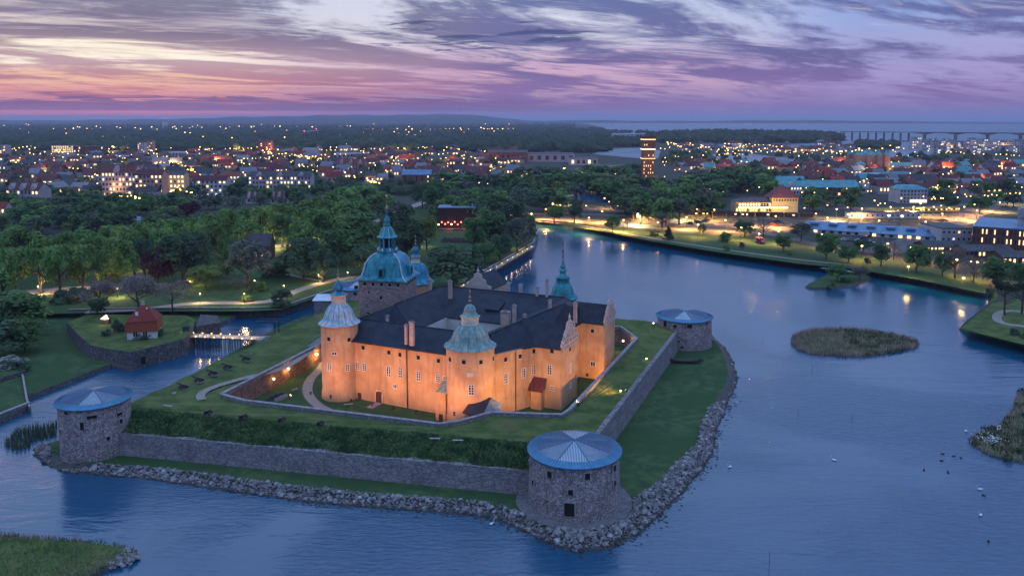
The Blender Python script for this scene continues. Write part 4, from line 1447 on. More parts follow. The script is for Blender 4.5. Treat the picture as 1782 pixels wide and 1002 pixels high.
# ---- annexes at the foot of the near tower
ax = bpy.data.objects.new('porch', None)
cT = S2(38.25, 0)
ax.location = Vector((cT.x - 6, cT.y - 4, ZB)) - wloc(castle)
COL.objects.link(ax)
ax.parent = castle
ax['label'] = 'narrow porch with green sheet roof in the corner of wall and tower'
cx_ = P(768, 731, ZB)
MB().box((cx_.x + .6, cx_.y + 1.6, ZB - .2), (2.6, 4.2, 7.3), -.35).build('wall', M_PLASTER, ax)
MB().slab([(cx_.x - .9, cx_.y - .2, ZB + 7.0), (cx_.x + 1.5, cx_.y - 1.0, ZB + 7.0), (cx_.x + 2.6, cx_.y + 3.2, ZB + 9.0), (cx_.x + .2, cx_.y + 4.0, ZB + 9.0)], .12).build('roof', M_VERDI, ax)
MB().box((cx_.x - .1, cx_.y - .56, ZB), (.9, .12, 1.7), -.35).build('door', M_DOOR, ax)
# covered passage from the tower to the parapet
pa = bpy.data.objects.new('passage', None)
pa.location = Vector((cT.x + 3, cT.y - 8, ZB)) - wloc(castle)
COL.objects.link(pa)
pa.parent = castle
pa['label'] = 'covered passage with dark bent roof from tower to parapet'
a_, b_ = P(808, 717, 7.5), P(850, 713, 7.5)
c1, c2 = Vector((a_.x, a_.y)), Vector((b_.x, b_.y))
MB().prism([(c1.x, c1.y - 1), (c2.x - .5, c2.y - 4.5), (c2.x + 1.6, c2.y - 1.5), (c2.x, c2.y + 4), (c1.x + 2, c1.y + 4)], ZB - .2, 7.2).build('wall', M_PLASTER, pa)
MB().slab([(c1.x - .4, c1.y - 1.4, 8.0), (c2.x - 1.6, c2.y - 5.2, 7.2), (c2.x + .6, c2.y + 2.6, 9.6), (c1.x + 1.5, c1.y + 4, 9.2)], .16).build('roof_slope', M_SLATE, pa)
MB().slab([(c2.x - 1.6, c2.y - 5.2, 7.2), (c2.x + 2.4, c2.y - 2.2, 7.0), (c2.x + 3.4, c2.y + 2, 8.0), (c2.x + .6, c2.y + 2.6, 9.6)], .16).build('roof_slope', R_PASS, pa)
# ------------------------------------------------------------------ floodlights round the castle
def floodlight(loc, target, power, spot, label, col=(1.0, 0.42, 0.13)):
    root = empty('floodlight', loc, label, 'floodlight', 'floodlights aimed at the castle walls')
    d = (Vector(target) - Vector(loc)).normalized()
    MB().box((loc[0], loc[1], loc[2]), (.5, .5, .12)).tube((loc[0], loc[1], loc[2]), (loc[0], loc[1], loc[2] + .35), .05).build('stand', M_IRON, root)
    h = Vector(loc) + Vector((0, 0, .5))
    MB().tube(h - d * .22, h + d * .16, .14, .30, n=8).build('housing', M_IRON, root)
    MB().tube(h + d * .165, h + d * .18, .26, .26, n=8).build('lens', M_LAMP, root)
    light(root, Vector((0, 0, .5)) + d * .35, power, col, .25, spot, Vector((0, 0, .5)) + (Vector(target) - Vector(loc)))
    return root


FL = []
for i, s in enumerate((3, 9, 15, 21, 27, 33)):
    FL.append((S(s - 1.5, -14.0, ZIN + .1), S(s + .5, -0.7, 16), 2050, 140, 'long front wall %s' % ('beside the slim tower', 'left of the door', 'before the door', 'left of the downpipe', 'right of the downpipe', 'before the porch')[i]))
FL += [(S(-11, -7.0, ZD + .1), S(0, 0, 18), 2200, 120, 'slim pale roofed tower'),
       (S(41, -13.0, ZIN + .9), S(38.5, 0, 18), 2200, 135, 'broad near tower'),
       (S(54, -4.0, ZIN + .1), S(45, 8, 17), 6000, 135, 'right range beside the passage'),
       (S(63.5, 6.5, ZIN + .1), S(51, 14, 17), 5600, 135, 'lean-to from the parapet corner'),
       (S(71, 20, ZIN + .1), S(56.2, 20.5, 17), 4600, 135, 'stepped gable from the parapet'),
       (S(62, 31.5, ZD + .1), S(54, 40.5, 14), 6800, 140, 'recess between the gabled wings')]
for loc, tg, pw, sp, lb in FL:
    floodlight(loc, tg, pw, sp, 'small floodlight aimed at the ' + lb, (1.0, .40, .15) if pw < 3500 else (1.0, .46, .12))


# ------------------------------------------------------------------ wall lanterns in the ditch and on the rampart
def wall_lamp(p, nrm, power, label, bright=M_LAMP, size=.32, col=(1, .5, .16)):
    root = empty('wall_lantern', p, label, 'lantern')
    q = Vector(p) + nrm * .45
    MB().tube(Vector(p) - nrm * .1, q + Vector((0, 0, .3)), .05).build('bracket', M_IRON, root)
    MB().lathe([(.02, -.35), (size * .7, -.25), (size, .1), (size * .6, .22), (.02, .3)], q, 8).build('lamp_glass', bright, root)
    light(root, nrm * .9, power, col, .2)


nwl = Vector((.95, -.3, 0)).normalized()
wp, wn = INNER[0], (INNER[-1] - INNER[0]).normalized()
wnrm = Vector((wn.y, -wn.x, 0))
for x, y, pw, lb, mm in ((548, 616, 900, 'bright orange lantern at the upper end of the brick ditch wall', M_LAMP), (499, 641, 420, 'orange lantern halfway along the brick ditch wall', M_LAMP), (474, 659, 60, 'small white lamp low on the brick ditch wall', M_LAMPW)):
    wall_lamp(on_plane(x, y, (*wp, 5), wnrm), wnrm, pw, lb, mm, .42 if pw > 500 else .3)
wall_lamp(Vector((P(1096, 597, 7.0)[0] - 1.5, P(1096, 597, 7.0)[1] + 3.0, 7.0)), Vector((-.4, -.9, 0)).normalized(), 500, 'orange lamp on the ditch wall behind the end wing')
for i, (x, y) in enumerate(((1125, 625), (1080, 681), (1137, 563))):
    z = 7.7 if i < 2 else 10
    p_ = P(x, y, z)
    r_ = empty('ground_lamp', p_, ('small white lamp on the rampart edge halfway to the far drum tower', 'small white lamp on the rampart edge nearer the front drum tower', 'bright lamp on a post at the gate of the drum tower by the boat')[i], 'lamp')
    MB().tube((p_.x, p_.y, z - (.4 if i < 2 else 2.4)), (p_.x, p_.y, z), .07).build('post', M_POST, r_)
    MB().lathe([(.02, -.02), (.2, .05), (.24, .2), (.02, .42)], p_, 8).build('lamp_glass', M_LAMPW, r_)
    light(r_, (0, 0, .3), 60 if i < 2 else 220, (1, .8, .5), .15)


# ------------------------------------------------------------------ cannons on the rampart
def cannon_parts(root):
    MB().lathe([(.02, -1.6), (.2, -1.55), (.12, -1.45), (.27, -1.35), (.24, -.2), (.27, -.15), (.20, 0), (.16, 1.35), (.22, 1.42), (.2, 1.55), (.09, 1.56), (.08, 1.2)], (0, 0, 0), 10)
    b = MB()
    prof = [(.02, -1.5), (.18, -1.45), (.30, -1.3), (.27, -.1), (.23, .1), (.18, 1.5), (.25, 1.6), (.22, 1.72), (.10, 1.73)]
    for (r0, x0), (r1, x1) in zip(prof[:-1], prof[1:]):
        b.tube((x0, 0, 1.05 + x0 * .22), (x1, 0, 1.05 + x1 * .22), r0, r1, n=10, cap=False)
    b.tube((1.7, 0, 1.424), (1.73, 0, 1.43), .1, .1, n=10)
    b.tube((0, -.5, 1.0), (0, .5, 1.0), .09, n=8)
    b.build('barrel', M_IRON, root, local=True, smooth=True)
    for sy in (-1, 1):
        c = MB()
        out_ = [(-1.35, .35), (.75, .35), (.75, .85), (.35, 1.0), (-.2, .95), (-.5, .75), (-1.0, .65), (-1.35, .55)]
        n = len(out_)
        c.add([(a, sy * .38 - .07, z) for a, z in out_] + [(a, sy * .38 + .07, z) for a, z in out_], [tuple(range(n)), tuple(range(n, 2 * n))[::-1]] + [(i, n + i, n + (i + 1) % n, (i + 1) % n) for i in range(n)])
        c.build('cheek', M_WOOD, root, local=True)
        for wx, r in ((.45, .45), (-1.0, .38)):
            MB().tube((wx, sy * .62 - .08, r), (wx, sy * .62 + .08, r), r, n=12).build('wheel', M_WOOD, root, local=True)
    MB().box((-.9, 0, -.05), (1.0, 1.6, .14)).build('plinth', M_COPING, root, local=True)


CAN = [(318, 676, 8.35, 'fifth cannon of the moat row, nearest the pale drum tower'), (345, 664, 8.4, 'fourth cannon of the moat side row'), (369, 652, 8.45, 'middle cannon of the moat side row'), (395, 641, 8.45, 'second cannon from the bridge in the moat side row'),
       (427, 627, 8.45, 'cannon of the moat side row nearest the lit bridge'),
       (362, 722, 8.75, 'cannon at the left end of the front rampart row'), (423, 730, 8.75, 'second cannon from the drum tower in the front rampart row'), (490, 735, 8.75, 'third cannon from the drum tower in the front rampart row'), (557, 741, 8.75, 'cannon of the front rampart row nearest the castle door')]
first = None
for i, (x, y, z, lb) in enumerate(CAN):
    p_ = P(x, y, z)
    if first is None:
        first = empty('cannon', p_, None, 'cannon', 'black cannons on the rampart')
        cannon_parts(first)
        o = first
    else:
        o = copy_tree(first)
    o.location = p_
    o.rotation_euler = (0, 0, (math.radians(168) if i < 5 else math.radians(258) + .06 * (i % 3)))
    o['label'] = 'black iron ' + lb
    o.scale = (.92, .92, .92)


# ------------------------------------------------------------------ benches and stones on the rampart
def bench(p, rz, label, m_=M_PALEWOOD, L=2.2, back=False):
    r = empty('bench', p, label, 'bench', None, rz)
    for k in (-1, 0, 1):
        MB().box((0, k * .17, .44), (L, .14, .06)).build('slat', m_, r, local=True)
    for sx in (-1, 1):
        MB().box((sx * L * .38, 0, 0), (.1, .45, .437)).build('leg', M_COPING, r, local=True)
    return r


bench(P(757, 766, 8.6), -.05, 'pale bench on the rampart grass, left one of the pair', L=2.2)
bench(P(797, 769, 8.6), -.05, 'pale bench on the rampart grass, right one of the pair', L=2.2)
bench(P(292, 709, 8.8), -.2, 'pale bench on the rampart crest beside the pale drum tower', L=2.2)
bench(P(606, 706, ZD), .2, 'picnic bench on the ditch lawn left of the castle door', L=2.2)
bench(P(513, 680, ZD), .9, 'pale picnic bench in the ditch beside the curving path', L=1.8)
for k, (x, y) in enumerate(((303, 684), (437, 616))):
    p_ = P(x, y, 8.3)
    o = place(STONE_ME[k], 'boulder', None, p_, (0, 0, .5), (1.2, 1.2, 1.0))
    tag(o, ('small pale boulder on the grass by the last moat side cannon', 'pale boulder on the grass beside the cannon nearest the bridge')[k], 'boulder')
# small stair in the ditch wall
st = empty('ditch_stair', P(470, 694, ZD), 'low dark stone steps and railing at the foot of the brick ditch wall', 'steps')
for k in range(5):
    q = P(463, 698, ZD) + Vector((k * .55, k * .75, 0))
    MB().box((q.x, q.y, ZD), (2.6, .5, .25 + .2 * k), .95).build('step', M_DARKSTONE, st)
q = P(489, 696, ZD)
MB().box((q.x, q.y, ZD), (.35, 4.2, 1.0), -.55).build('side_wall', M_COPING, st)
# upper stair beside the slim tower
st = empty('rampart_stair', P(552, 590, 8), 'grey wooden steps climbing the rampart left of the slim tower', 'steps')
for k in range(7):
    q = P(545, 603, 8.0) + Vector((k * .45, k * 1.1, 0))
    MB().box((q.x, q.y, 8.0), (3.2, .8, .3 + .18 * k), -.3).build('step', M_COPING, st)
for sx in (-1.7, 1.7):
    q0_, q1_ = P(545, 603, 8.0) + Vector((sx, 0, 1.2)), P(545, 603, 8.0) + Vector((sx + 2.8, 7, 2.4))
    MB().tube(q0_, q1_, .06).tube(q0_ - Vector((0, 0, 1.2)), q0_, .06).tube(q1_ - Vector((0, 0, 2)), q1_, .06).build('handrail', M_COPING, st)

# ------------------------------------------------------------------ ravelin with the red roofed cottage
ZR = 5.3
rav_px = [(228, 613), (196, 607.5), (158, 601), (134, 580), (117, 561), (150, 548), (325, 549), (340, 556), (334, 576), (319, 590), (262, 604)]
rav = [P(x, y, ZR)[:2] for x, y in rav_px]
rv = empty('ravelin', (*rav[0], 0), 'dark stone outwork with grass top across the moat from the castle', 'outwork')
cen = Vector((sum(p[0] for p in rav) / len(rav), sum(p[1] for p in rav) / len(rav)))
rav_b = [tuple(Vector(p) + (Vector(p) - cen).normalized() * .9) for p in rav]
n = len(rav)
mb = MB()
mb.add([(p[0], p[1], -.5) for p in rav_b] + [(p[0], p[1], ZR) for p in rav], [((i + 1) % n, i, n + i, n + (i + 1) % n) for i in range(n)] if area(rav) < 0 else [(i, (i + 1) % n, n + (i + 1) % n, n + i) for i in range(n)])
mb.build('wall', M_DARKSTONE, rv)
inn = [tuple(Vector(p) + (cen - Vector(p)).normalized() * 5.0) for p in rav]
mb = MB()
mb.add([(p[0], p[1], ZR) for p in rav] + [(p[0], p[1], ZR + .5) for p in [tuple(Vector(p) + (cen - Vector(p)).normalized() * 1.6) for p in rav]] + [(p[0], p[1], ZR - .9) for p in inn],
       [((i + 1) % n, i, n + i, n + (i + 1) % n) for i in range(n)] + [(n + (i + 1) % n, n + i, 2 * n + i, 2 * n + (i + 1) % n) for i in range(n)])
tri = tessellate_polygon([[Vector((p[0], p[1], 0)) for p in inn]])
for t in tri:
    a, b, c = (Vector(inn[i]) for i in t)
    mb.f.append(tuple(2 * n + i for i in (t if (b - a).cross(c - a) > 0 else t[::-1])))
    mb.mi.append(0)
if area(rav) > 0:
    mb.f = [f[::-1] if i < 2 * n else f for i, f in enumerate(mb.f)]
mb.build('grass_top', M_GRASS2, rv)
p_ = on_plane(249, 627, (*rav_b[0], 2), Vector((.5, -.86, 0)))
MB().box((p_.x, p_.y + .1, p_.z - 1.1), (1.2, .8, 2.3), .5).build('sally_port', M_HOLE, rv)
ZH = ZR - .9

M_TILE = mat('red_roof_tile', (0.20, 0.035, 0.022, 1), (0.32, 0.065, 0.04, 1), rough=0.8, scale=2.0, detail=5, bump=0.4, bscale=6.0, rand=0.22)
M_HWALL = mat('house_white', (0.50, 0.50, 0.50, 1), (0.62, 0.61, 0.60, 1), rough=0.9, scale=0.8)
ct = P(252, 584, ZH)
cot = empty('cottage', ct, 'white cottage with steep red tiled roof on the outwork by the bridge', 'house', None, .25)
W_, L_ = 9.0, 8.2


def frust(a, b, z0, z1, c=None, d=None):
    c = a if c is None else c
    d = b if d is None else d
    vs = [(-a / 2, -b / 2, z0), (a / 2, -b / 2, z0), (a / 2, b / 2, z0), (-a / 2, b / 2, z0), (-c / 2, -d / 2, z1), (c / 2, -d / 2, z1), (c / 2, d / 2, z1), (-c / 2, d / 2, z1)]
    return vs, [(3, 2, 1, 0), (4, 5, 6, 7), (0, 1, 5, 4), (1, 2, 6, 5), (2, 3, 7, 6), (3, 0, 4, 7)]


MB().add(*frust(W_, L_, 0, 2.9)).build('wall', M_HWALL, cot, local=True)
MB().add(*frust(W_ + 1.1, L_ + 1.1, 2.5, 5.8, W_ + .1, L_ + .1)).build('lower_roof', M_TILE, cot, local=True)
MB().add(*frust(W_ + .7, L_ + .7, 5.803, 10.2, 1.9, .25)).build('upper_roof', M_TILE, cot, local=True)
MB().box((0, 0, 10.2), (.8, .6, 1.4)).build('chimney', M_CHIM, cot, local=True)
MB().box((-1.5, -2.75, 7.5), (.8, .35, 1.1)).build('skylight', M_WHITE, cot, local=True)
MB().box((1.3, -1.35, 9.1), (.45, .25, .6)).build('skylight', M_WHITE, cot, local=True)
for wx in (-2.0, .9):
    o = MB().box((wx, -L_ / 2 - .03, .9), (1.2, .1, 1.5)).build('window', M_GLASS, cot, local=True)
    MB().box((wx, -L_ / 2 - .09, .9), (.08, .1, 1.5)).box((wx, -L_ / 2 - .09, 2.4), (1.3, .1, .1)).build('frame', M_WHITE, o, local=True)
for wy in (-1.8, 1.5):
    o = MB().box((W_ / 2 + .03, wy, .9), (.1, 1.2, 1.5)).build('window', M_GLASS, cot, local=True)
    MB().box((W_ / 2 + .09, wy, .9), (.1, .08, 1.5)).build('frame', M_WHITE, o, local=True)
MB().box((-1.6, -L_ / 2 - .05, 3.7), (1.1, .3, 1.0)).build('dormer_window', M_GLASS, cot, local=True)
MB().box((W_ / 2 - .02, .8, 3.9), (.35, 1.1, .9)).build('dormer_window', M_GLASS, cot, local=True)
# lit shelter left of the cottage
p_ = P(186, 563, ZH)
sh = empty('garden_shelter', p_, 'little lit garden shelter among bushes left of the cottage', 'shelter')
MB().box((p_.x, p_.y, p_.z), (2.2, 1.8, 1.9)).build('wall', M_WOOD, sh)
MB().slab([(p_.x - 1.5, p_.y - 1.4, p_.z + 2), (p_.x + 1.5, p_.y - 1.4, p_.z + 2), (p_.x + .1, p_.y, p_.z + 3.2), (p_.x - .1, p_.y, p_.z + 3.2)], .1).build('roof', M_LIT, sh)  # glowing material puts the lamplight into the roof itself
light(sh, (0, -1.8, 2.2), 120, (1, .6, .2), .3)
# angular stone shelter at the head of the bridge
bh = empty('bridge_bastion', P(362, 578, 0), 'sloping dark stone bastion end beside the head of the bridge', 'outwork')
q = [P(341, 583, 2)[:2], P(384, 576, 2)[:2], P(379, 563, 2)[:2], P(350, 561, 2)[:2]]
q = q if area(q) > 0 else q[::-1]
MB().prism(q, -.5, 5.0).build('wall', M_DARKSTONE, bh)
tk = empty('ticket_kiosk', P(325, 581, ZH), 'small green box kiosk at the landward end of the bridge', 'kiosk')
c_ = P(325, 581, ZH)
MB().box(c_, (2.0, 2.0, 2.5), .2).build('wall', mat('green_box', (.02, .06, .06, 1), rough=.6), tk)
MB().box((c_.x, c_.y, c_.z + 2.503), (2.3, 2.3, .2), .2).build('roof', M_SLATE, tk)

# ------------------------------------------------------------------ timber bridge over the moat
ZBR = 4.0
b0, b1 = P(309, 582, ZBR), P(460, 588, ZBR)
br = empty('timber_bridge', b0, 'low timber bridge with rows of lamps crossing the moat to the castle', 'bridge')
d = (b1 - b0)
LB = d.length
d.normalize()
nb = Vector((-d.y, d.x, 0))
rzb = math.atan2(d.y, d.x)
for k in range(int(LB / 1.2)):
    c_ = b0 + d * (k + .5) * 1.2
    MB().box((c_.x, c_.y, ZBR - .12), (1.12, 4.0, .12), rzb).build('deck_plank', M_PALEWOOD, br)
for sy in (-1, 1):
    c_ = (b0 + b1) / 2 + nb * sy * 1.9
    MB().box((c_.x, c_.y, ZBR - .46), (LB, .25, .33), rzb).build('beam', M_WOOD, br)
    rl = MB()
    for z in (.55, 1.05):
        rl.tube(b0 + nb * sy * 1.95 + Vector((0, 0, z)), b1 + nb * sy * 1.95 + Vector((0, 0, z)), .05, n=5)
    for k in range(int(LB / 2.0)):
        q = b0 + nb * sy * 1.95 + d * (k * 2.0 + .5)
        rl.tube(q, q + Vector((0, 0, 1.1)), .06, n=5)
    rl.build('railing', M_WOOD, br)
for k in range(int(LB / 1.9)):
    c_ = b0 + d * (2.0 + k * 1.9 + (.5 if k % 4 == 0 else 0))
    pl = MB()
    for sy in (-1.7, 0, 1.7):
        q = c_ + nb * sy
        pl.tube((q.x, q.y, -1.5), (q.x, q.y, ZBR - .47), .13, n=6)
    pl.build('pile', M_WOOD, br)
for k in range(9):
    for sy in (-1, 1):
        q = b0 + d * (1.2 + k * (LB - 3) / 8.5) + nb * sy * 2.15
        if sy == 1 and k > 6:
            continue
        o = MB().lathe([(.02, -.08), (.17, 0), (.2, .09), (.02, .2)], q + Vector((0, 0, .15)), 8).build('deck_lamp', M_LAMP, br)
    q = b0 + d * (1.2 + k * (LB - 3) / 8.5)
    light(br, q + Vector((0, 0, .9)) - b0, 75, (1, .6, .22), .2)
# drawbridge gallows
gp = P(482, 582, ZBR)
gl = empty('drawbridge_frame', gp, 'black drawbridge lifting beams at the castle end of the bridge', 'drawbridge')
for sy in (-1.6, 1.6):
    q = gp + nb * sy
    MB().tube(q - Vector((0, 0, 2)), q + Vector((0, 0, 4.6)), .18, n=6).build('post', M_IRON, gl)
    MB().tube(q + Vector((0, 0, 4.7)) - d * 6.5, q + Vector((0, 0, 4.7)) + d * 4, .17, n=6).build('balance_beam', M_IRON, gl)
    MB().tube(q + Vector((0, 0, 4.6)) - d * 6.3, q - d * 6.3, .03, n=4).build('chain', M_IRON, gl)
MB().tube(gp + nb * -1.9 + Vector((0, 0, 4.35)), gp + nb * 1.9 + Vector((0, 0, 4.35)), .16, n=6).build('cross_beam', M_IRON, gl)
# abutment
MB().box((b1.x + 1.5, b1.y, -.5), (6, 6.5, 4.3), rzb).build('abutment', M_STONE2, br)

# ------------------------------------------------------------------ lower left plot wall and quay
wall_strip('quay_wall', px([(-60, 742), (0, 733), (52, 712)], 0), -1, 1.9, .8, M_STONE2, 'low stone quay wall at the mouth of the moat')
wall_strip('plot_wall', px([(52, 710), (47, 697), (40, 657), (37, 649)], ZL), ZL - .8, ZL + .3, .3, M_STONE2, 'thin pale stone kerb wall dividing the two waterside lawns')
wall_strip('hedge_bank_wall', px([(-40, 672), (0, 665), (44, 651)], ZL), ZL - .3, ZL + 1.3, .7, M_DARKSTONE, 'dark stone bank under the white flowering bush', cope=False)

# ------------------------------------------------------------------ boat upturned on the lawn
bo = empty('rowing_boat', P(1192, 631, ZL - .2), 'long dark rowing boat lying on the lawn by the far drum tower', 'boat', None, -.06)
hull = MB()
NSx, LBt, WB = 12, 11.0, 2.3
rows = []
for i in range(NSx + 1):
    u = -1 + 2 * i / NSx
    w = WB / 2 * (1 - abs(u) ** 2.6)
    sheer = .9 + .55 * u * u
    keel = .05 + .5 * abs(u) ** 3
    rows.append([(u * LBt / 2, -w, sheer), (u * LBt / 2, -w * .85, .45 + keel * .4), (u * LBt / 2, 0, keel), (u * LBt / 2, w * .85, .45 + keel * .4), (u * LBt / 2, w, sheer), (u * LBt / 2, w * .82, sheer - .05), (u * LBt / 2, 0, .5 + keel * .5), (u * LBt / 2, -w * .82, sheer - .05)])
for r in rows:
    hull.v += r
for i in range(NSx):
    for k in range(8):
        hull.f.append((i * 8 + k, i * 8 + (k + 1) % 8, (i + 1) * 8 + (k + 1) % 8, (i + 1) * 8 + k))
        hull.mi.append(0)
hull.build('hull', M_WOOD, bo, local=True)
for xx in (-2.6, 0, 2.6):
    MB().box((xx, 0, .72), (.35, 1.6, .06)).build('thwart', M_WOOD, bo, local=True)

# ------------------------------------------------------------------ swans, ducks, poles and stones in the water
M_SWAN = mat('swan_white', (.8, .8, .78, 1), rough=.6)


def bird_mesh(m_, s=1.0):
    mb = MB()
    pr = [(-.62, .02, .30), (-.5, .16, .24), (-.2, .26, .20), (.15, .25, .19), (.38, .14, .22), (.46, .02, .26)]
    rings_ = []
    for x, r, z in pr:
        rings_.append([(x, r * math.cos(a), z + r * .75 * math.sin(a)) for a in [2 * math.pi * k / 8 for k in range(8)]])
    neck = [((.40, .30), .08), ((.56, .50), .06), ((.54, .78), .05), ((.62, .90), .06), ((.74, .88), .04), ((.88, .82), .012)]
    for (x, z), r in neck:
        rings_.append([(x, r * math.cos(a), z + r * math.sin(a)) for a in [2 * math.pi * k / 8 for k in range(8)]])
    mb.v = [v for r in rings_ for v in r]
    for i in range(len(rings_) - 1):
        for k in range(8):
            mb.f.append((i * 8 + k, i * 8 + (k + 1) % 8, (i + 1) * 8 + (k + 1) % 8, (i + 1) * 8 + k))
            mb.mi.append(0)
    return mb.mesh('bird', m_, smooth=True)


SW, DK = bird_mesh(M_SWAN), bird_mesh(mat('duck_brown', (.05, .04, .035, 1), (.09, .07, .06, 1), rough=.8))
for x, y, lb in ((1270, 813, 'white swan swimming off the stone shore of the castle point'), (1451, 801, 'lone white swan on the open water below the reed islet'), (1681, 751, 'white swan at the tip of the reedy bank'),
                 (1705, 852, 'white swan on the water below the reedy bank, upper of two'), (1706, 897, 'white swan low on the water at the right, lower of two'), (1775, 703, 'white swan tucked into the reedy bank at the frame edge'), (856, 912, 'white bird on the water off the front rubble shore')):
    o = place(SW, 'swan', None, P(x, y, -.05), (0, 0, (x * 7) % 6.28), (.95, .95, .95))
    tag(o, lb, 'swan', 'white swans on the water')
for x, y in ((1608, 818), (1640, 790), (1660, 794), (1639, 802), (1672, 797), (1712, 862), (1720, 942), (1650, 822)):
    o = place(DK, 'duck', None, P(x, y, -.05), (0, 0, (x * 3) % 6.28), (.8, .8, .7))
    tag(o, 'dark duck on the water near the reedy bank at the right', 'duck', 'ducks near the reedy bank')
for i, (x, y, h) in enumerate(((1327, 593, 1.8), (1388, 727, 2.4), (1482, 731, 1.6), (1413, 645, 2.2), (1338, 985, 2.6))):
    r_ = empty('mooring_pole', P(x, y, 0), ('thin dark pole in the water left of the reed islet', 'thin dark pole standing in open water below the reed islet, left of two', 'thin dark pole standing in open water below the reed islet, right of two', 'short dark pole just off the near edge of the reed islet', 'thin pole in the water near the bottom edge')[i], 'pole')
    p_ = P(x, y, 0)
    MB().tube((p_.x, p_.y, -1), (p_.x + .1, p_.y, h), .05, .035).build('shaft', M_WOOD, r_)
o = place(STONE_ME[3], 'boulder', None, P(1280, 700, 0), (0, 0, 1), (1.6, 1.6, 1.2))
tag(o, 'dark boulder in the water off the lawn point', 'boulder')
o = place(STONE_ME[2], 'boulder', None, P(1374, 510, 0), (0, 0, 1), (2.2, 2.0, .8))
tag(o, 'low dark rock in the calm water before the tree point', 'boulder')
sg = empty('warning_sign', P(1737, 757, 0), 'small white sign board standing in the reedy bank', 'sign')
p_ = P(1737, 757, 0)
MB().tube((p_.x, p_.y, 0), (p_.x, p_.y, 2.2), .05).build('post', M_WOOD, sg)
MB().box((p_.x, p_.y - .07, 1.4), (.9, .06, 1.1)).build('board', M_WHITE, sg)
MB().box((p_.x, p_.y - .11, 1.75), (.45, .02, .5)).build('symbol', mat('sign_red', (.25, .03, .03, 1), rough=.6), sg)


# ------------------------------------------------------------------ islets, points and reeds
def reeds(name, label, spots, m_, hmin, hmax, w=.10, lean=.25):
    mb = MB()
    for (x, y, z) in spots:
        h = rng.uniform(hmin, hmax)
        a = rng.uniform(0, 6.28)
        wx, wy = math.cos(a) * w, math.sin(a) * w
        lx, ly = rng.gauss(0, lean), rng.gauss(0, lean)
        mb.add([(x - wx, y - wy, z - .2), (x + wx, y + wy, z - .2), (x + lx + wx * .2, y + ly + wy * .2, z + h), (x + lx - wx * .2, y + ly - wy * .2, z + h)], [(0, 1, 2, 3)])
    return tag(mb.build(name, m_), label, None, None, 'stuff')


def inside(p, poly):
    x, y = p
    c = False
    n = len(poly)
    for i in range(n):
        x0, y0 = poly[i][:2]
        x1, y1 = poly[(i + 1) % n][:2]
        if (y0 > y) != (y1 > y) and x < (x1 - x0) * (y - y0) / (y1 - y0) + x0:
            c = not c
    return c


def scatter(poly, n, rim=None):
    xs = [p[0] for p in poly]
    ys = [p[1] for p in poly]
    o = []
    k = 0
    while len(o) < n and k < n * 40:
        k += 1
        p = (rng.uniform(min(xs), max(xs)), rng.uniform(min(ys), max(ys)))
        if inside(p, poly):
            if rim is not None:
                dm = min((Vector(p) - Vector(q[:2])).length for q in poly)
                if dm > rim and rng.random() < .8:
                    continue
            o.append(p)
    return o


def clump(mb, x, y, z, r, h, nq, leaf=.35):
    """leafy low bush made of leaf quads over a dome"""
    for _ in range(nq):
        a, b = rng.uniform(0, 6.28), math.acos(rng.uniform(.0, 1))
        k = rng.uniform(.75, 1.05)
        p = Vector((x + r * k * math.sin(b) * math.cos(a), y + r * k * math.sin(b) * math.sin(a), z + h * k * math.cos(b)))
        nn = Vector((math.sin(b) * math.cos(a), math.sin(b) * math.sin(a), math.cos(b))) + Vector((rng.gauss(0, .5), rng.gauss(0, .5), rng.gauss(0, .5)))
        t = nn.orthogonal().normalized()
        u = nn.cross(t).normalized()
        s = leaf * rng.uniform(.6, 1.2)
        mb.add([p - t * s - u * s * .6, p + t * s - u * s * .6, p + t * s + u * s * .6, p - t * s + u * s * .6], [(0, 1, 2, 3)])


islet = smooth_poly(px([(1372, 597), (1385, 580), (1430, 573), (1500, 574), (1550, 582), (1595, 592), (1602, 604), (1560, 613), (1500, 622), (1450, 620), (1400, 617)], 0), 2)
tag(sheet_land('reed_islet_ground', islet, .25, M_REEDG, drop=1, bank=.5, bank_m=M_WET), kind='structure')
rim = scatter(islet, 5200, 3.0)
reeds('reeds', 'pale dry reeds fringing the flat islet in the water', [(p[0], p[1], .1) for p in rim], M_REED, .6, 1.7, .10)
mb = MB()
for p in scatter(islet, 150):
    if P(1450, 580, 0).x < p[0] < P(1560, 580, 0).x * 1.03:
        clump(mb, p[0], p[1], .2, rng.uniform(.8, 1.8), rng.uniform(.5, 1.2), 34, .28)
o = mb.build('shrubbery', M_REEDG)
tag(o, 'low green scrub in the middle of the reed islet', None, None, 'stuff')

treept = smooth_poly(px([(1398, 499), (1420, 489), (1450, 474), (1500, 466), (1520, 474), (1518, 486), (1490, 498), (1440, 505), (1405, 503)], 0), 2)
tag(sheet_land('tree_point_ground', treept, 1.0, M_GRASS, drop=1, bank=1.0, bank_m=M_WET), kind='structure')
rbank = smooth_poly(px([(1686, 772), (1700, 756), (1735, 742), (1762, 712), (1766, 690), (1782, 680), (1900, 650), (2000, 800), (1850, 820), (1760, 803), (1720, 795)], 0), 1)
tag(sheet_land('reed_bank_ground', rbank, .4, M_REEDG, drop=1, bank=.6, bank_m=M_WET), kind='structure')
reeds('reeds', 'mixed reeds and tall grass on the bank at the right edge', [(p[0], p[1], .2) for p in scatter(rbank, 5200)], M_REED, .5, 1.5, .12)
mb = MB()
for p in scatter(rbank, 190):
    clump(mb, p[0], p[1], .2, rng.uniform(.7, 1.7), rng.uniform(.6, 1.6), 40, .26)
tag(mb.build('shrubbery', M_REEDG), 'green waterside scrub on the bank at the right edge', None, None, 'stuff')
mb = MB()
fc = P(1722, 772, 0)
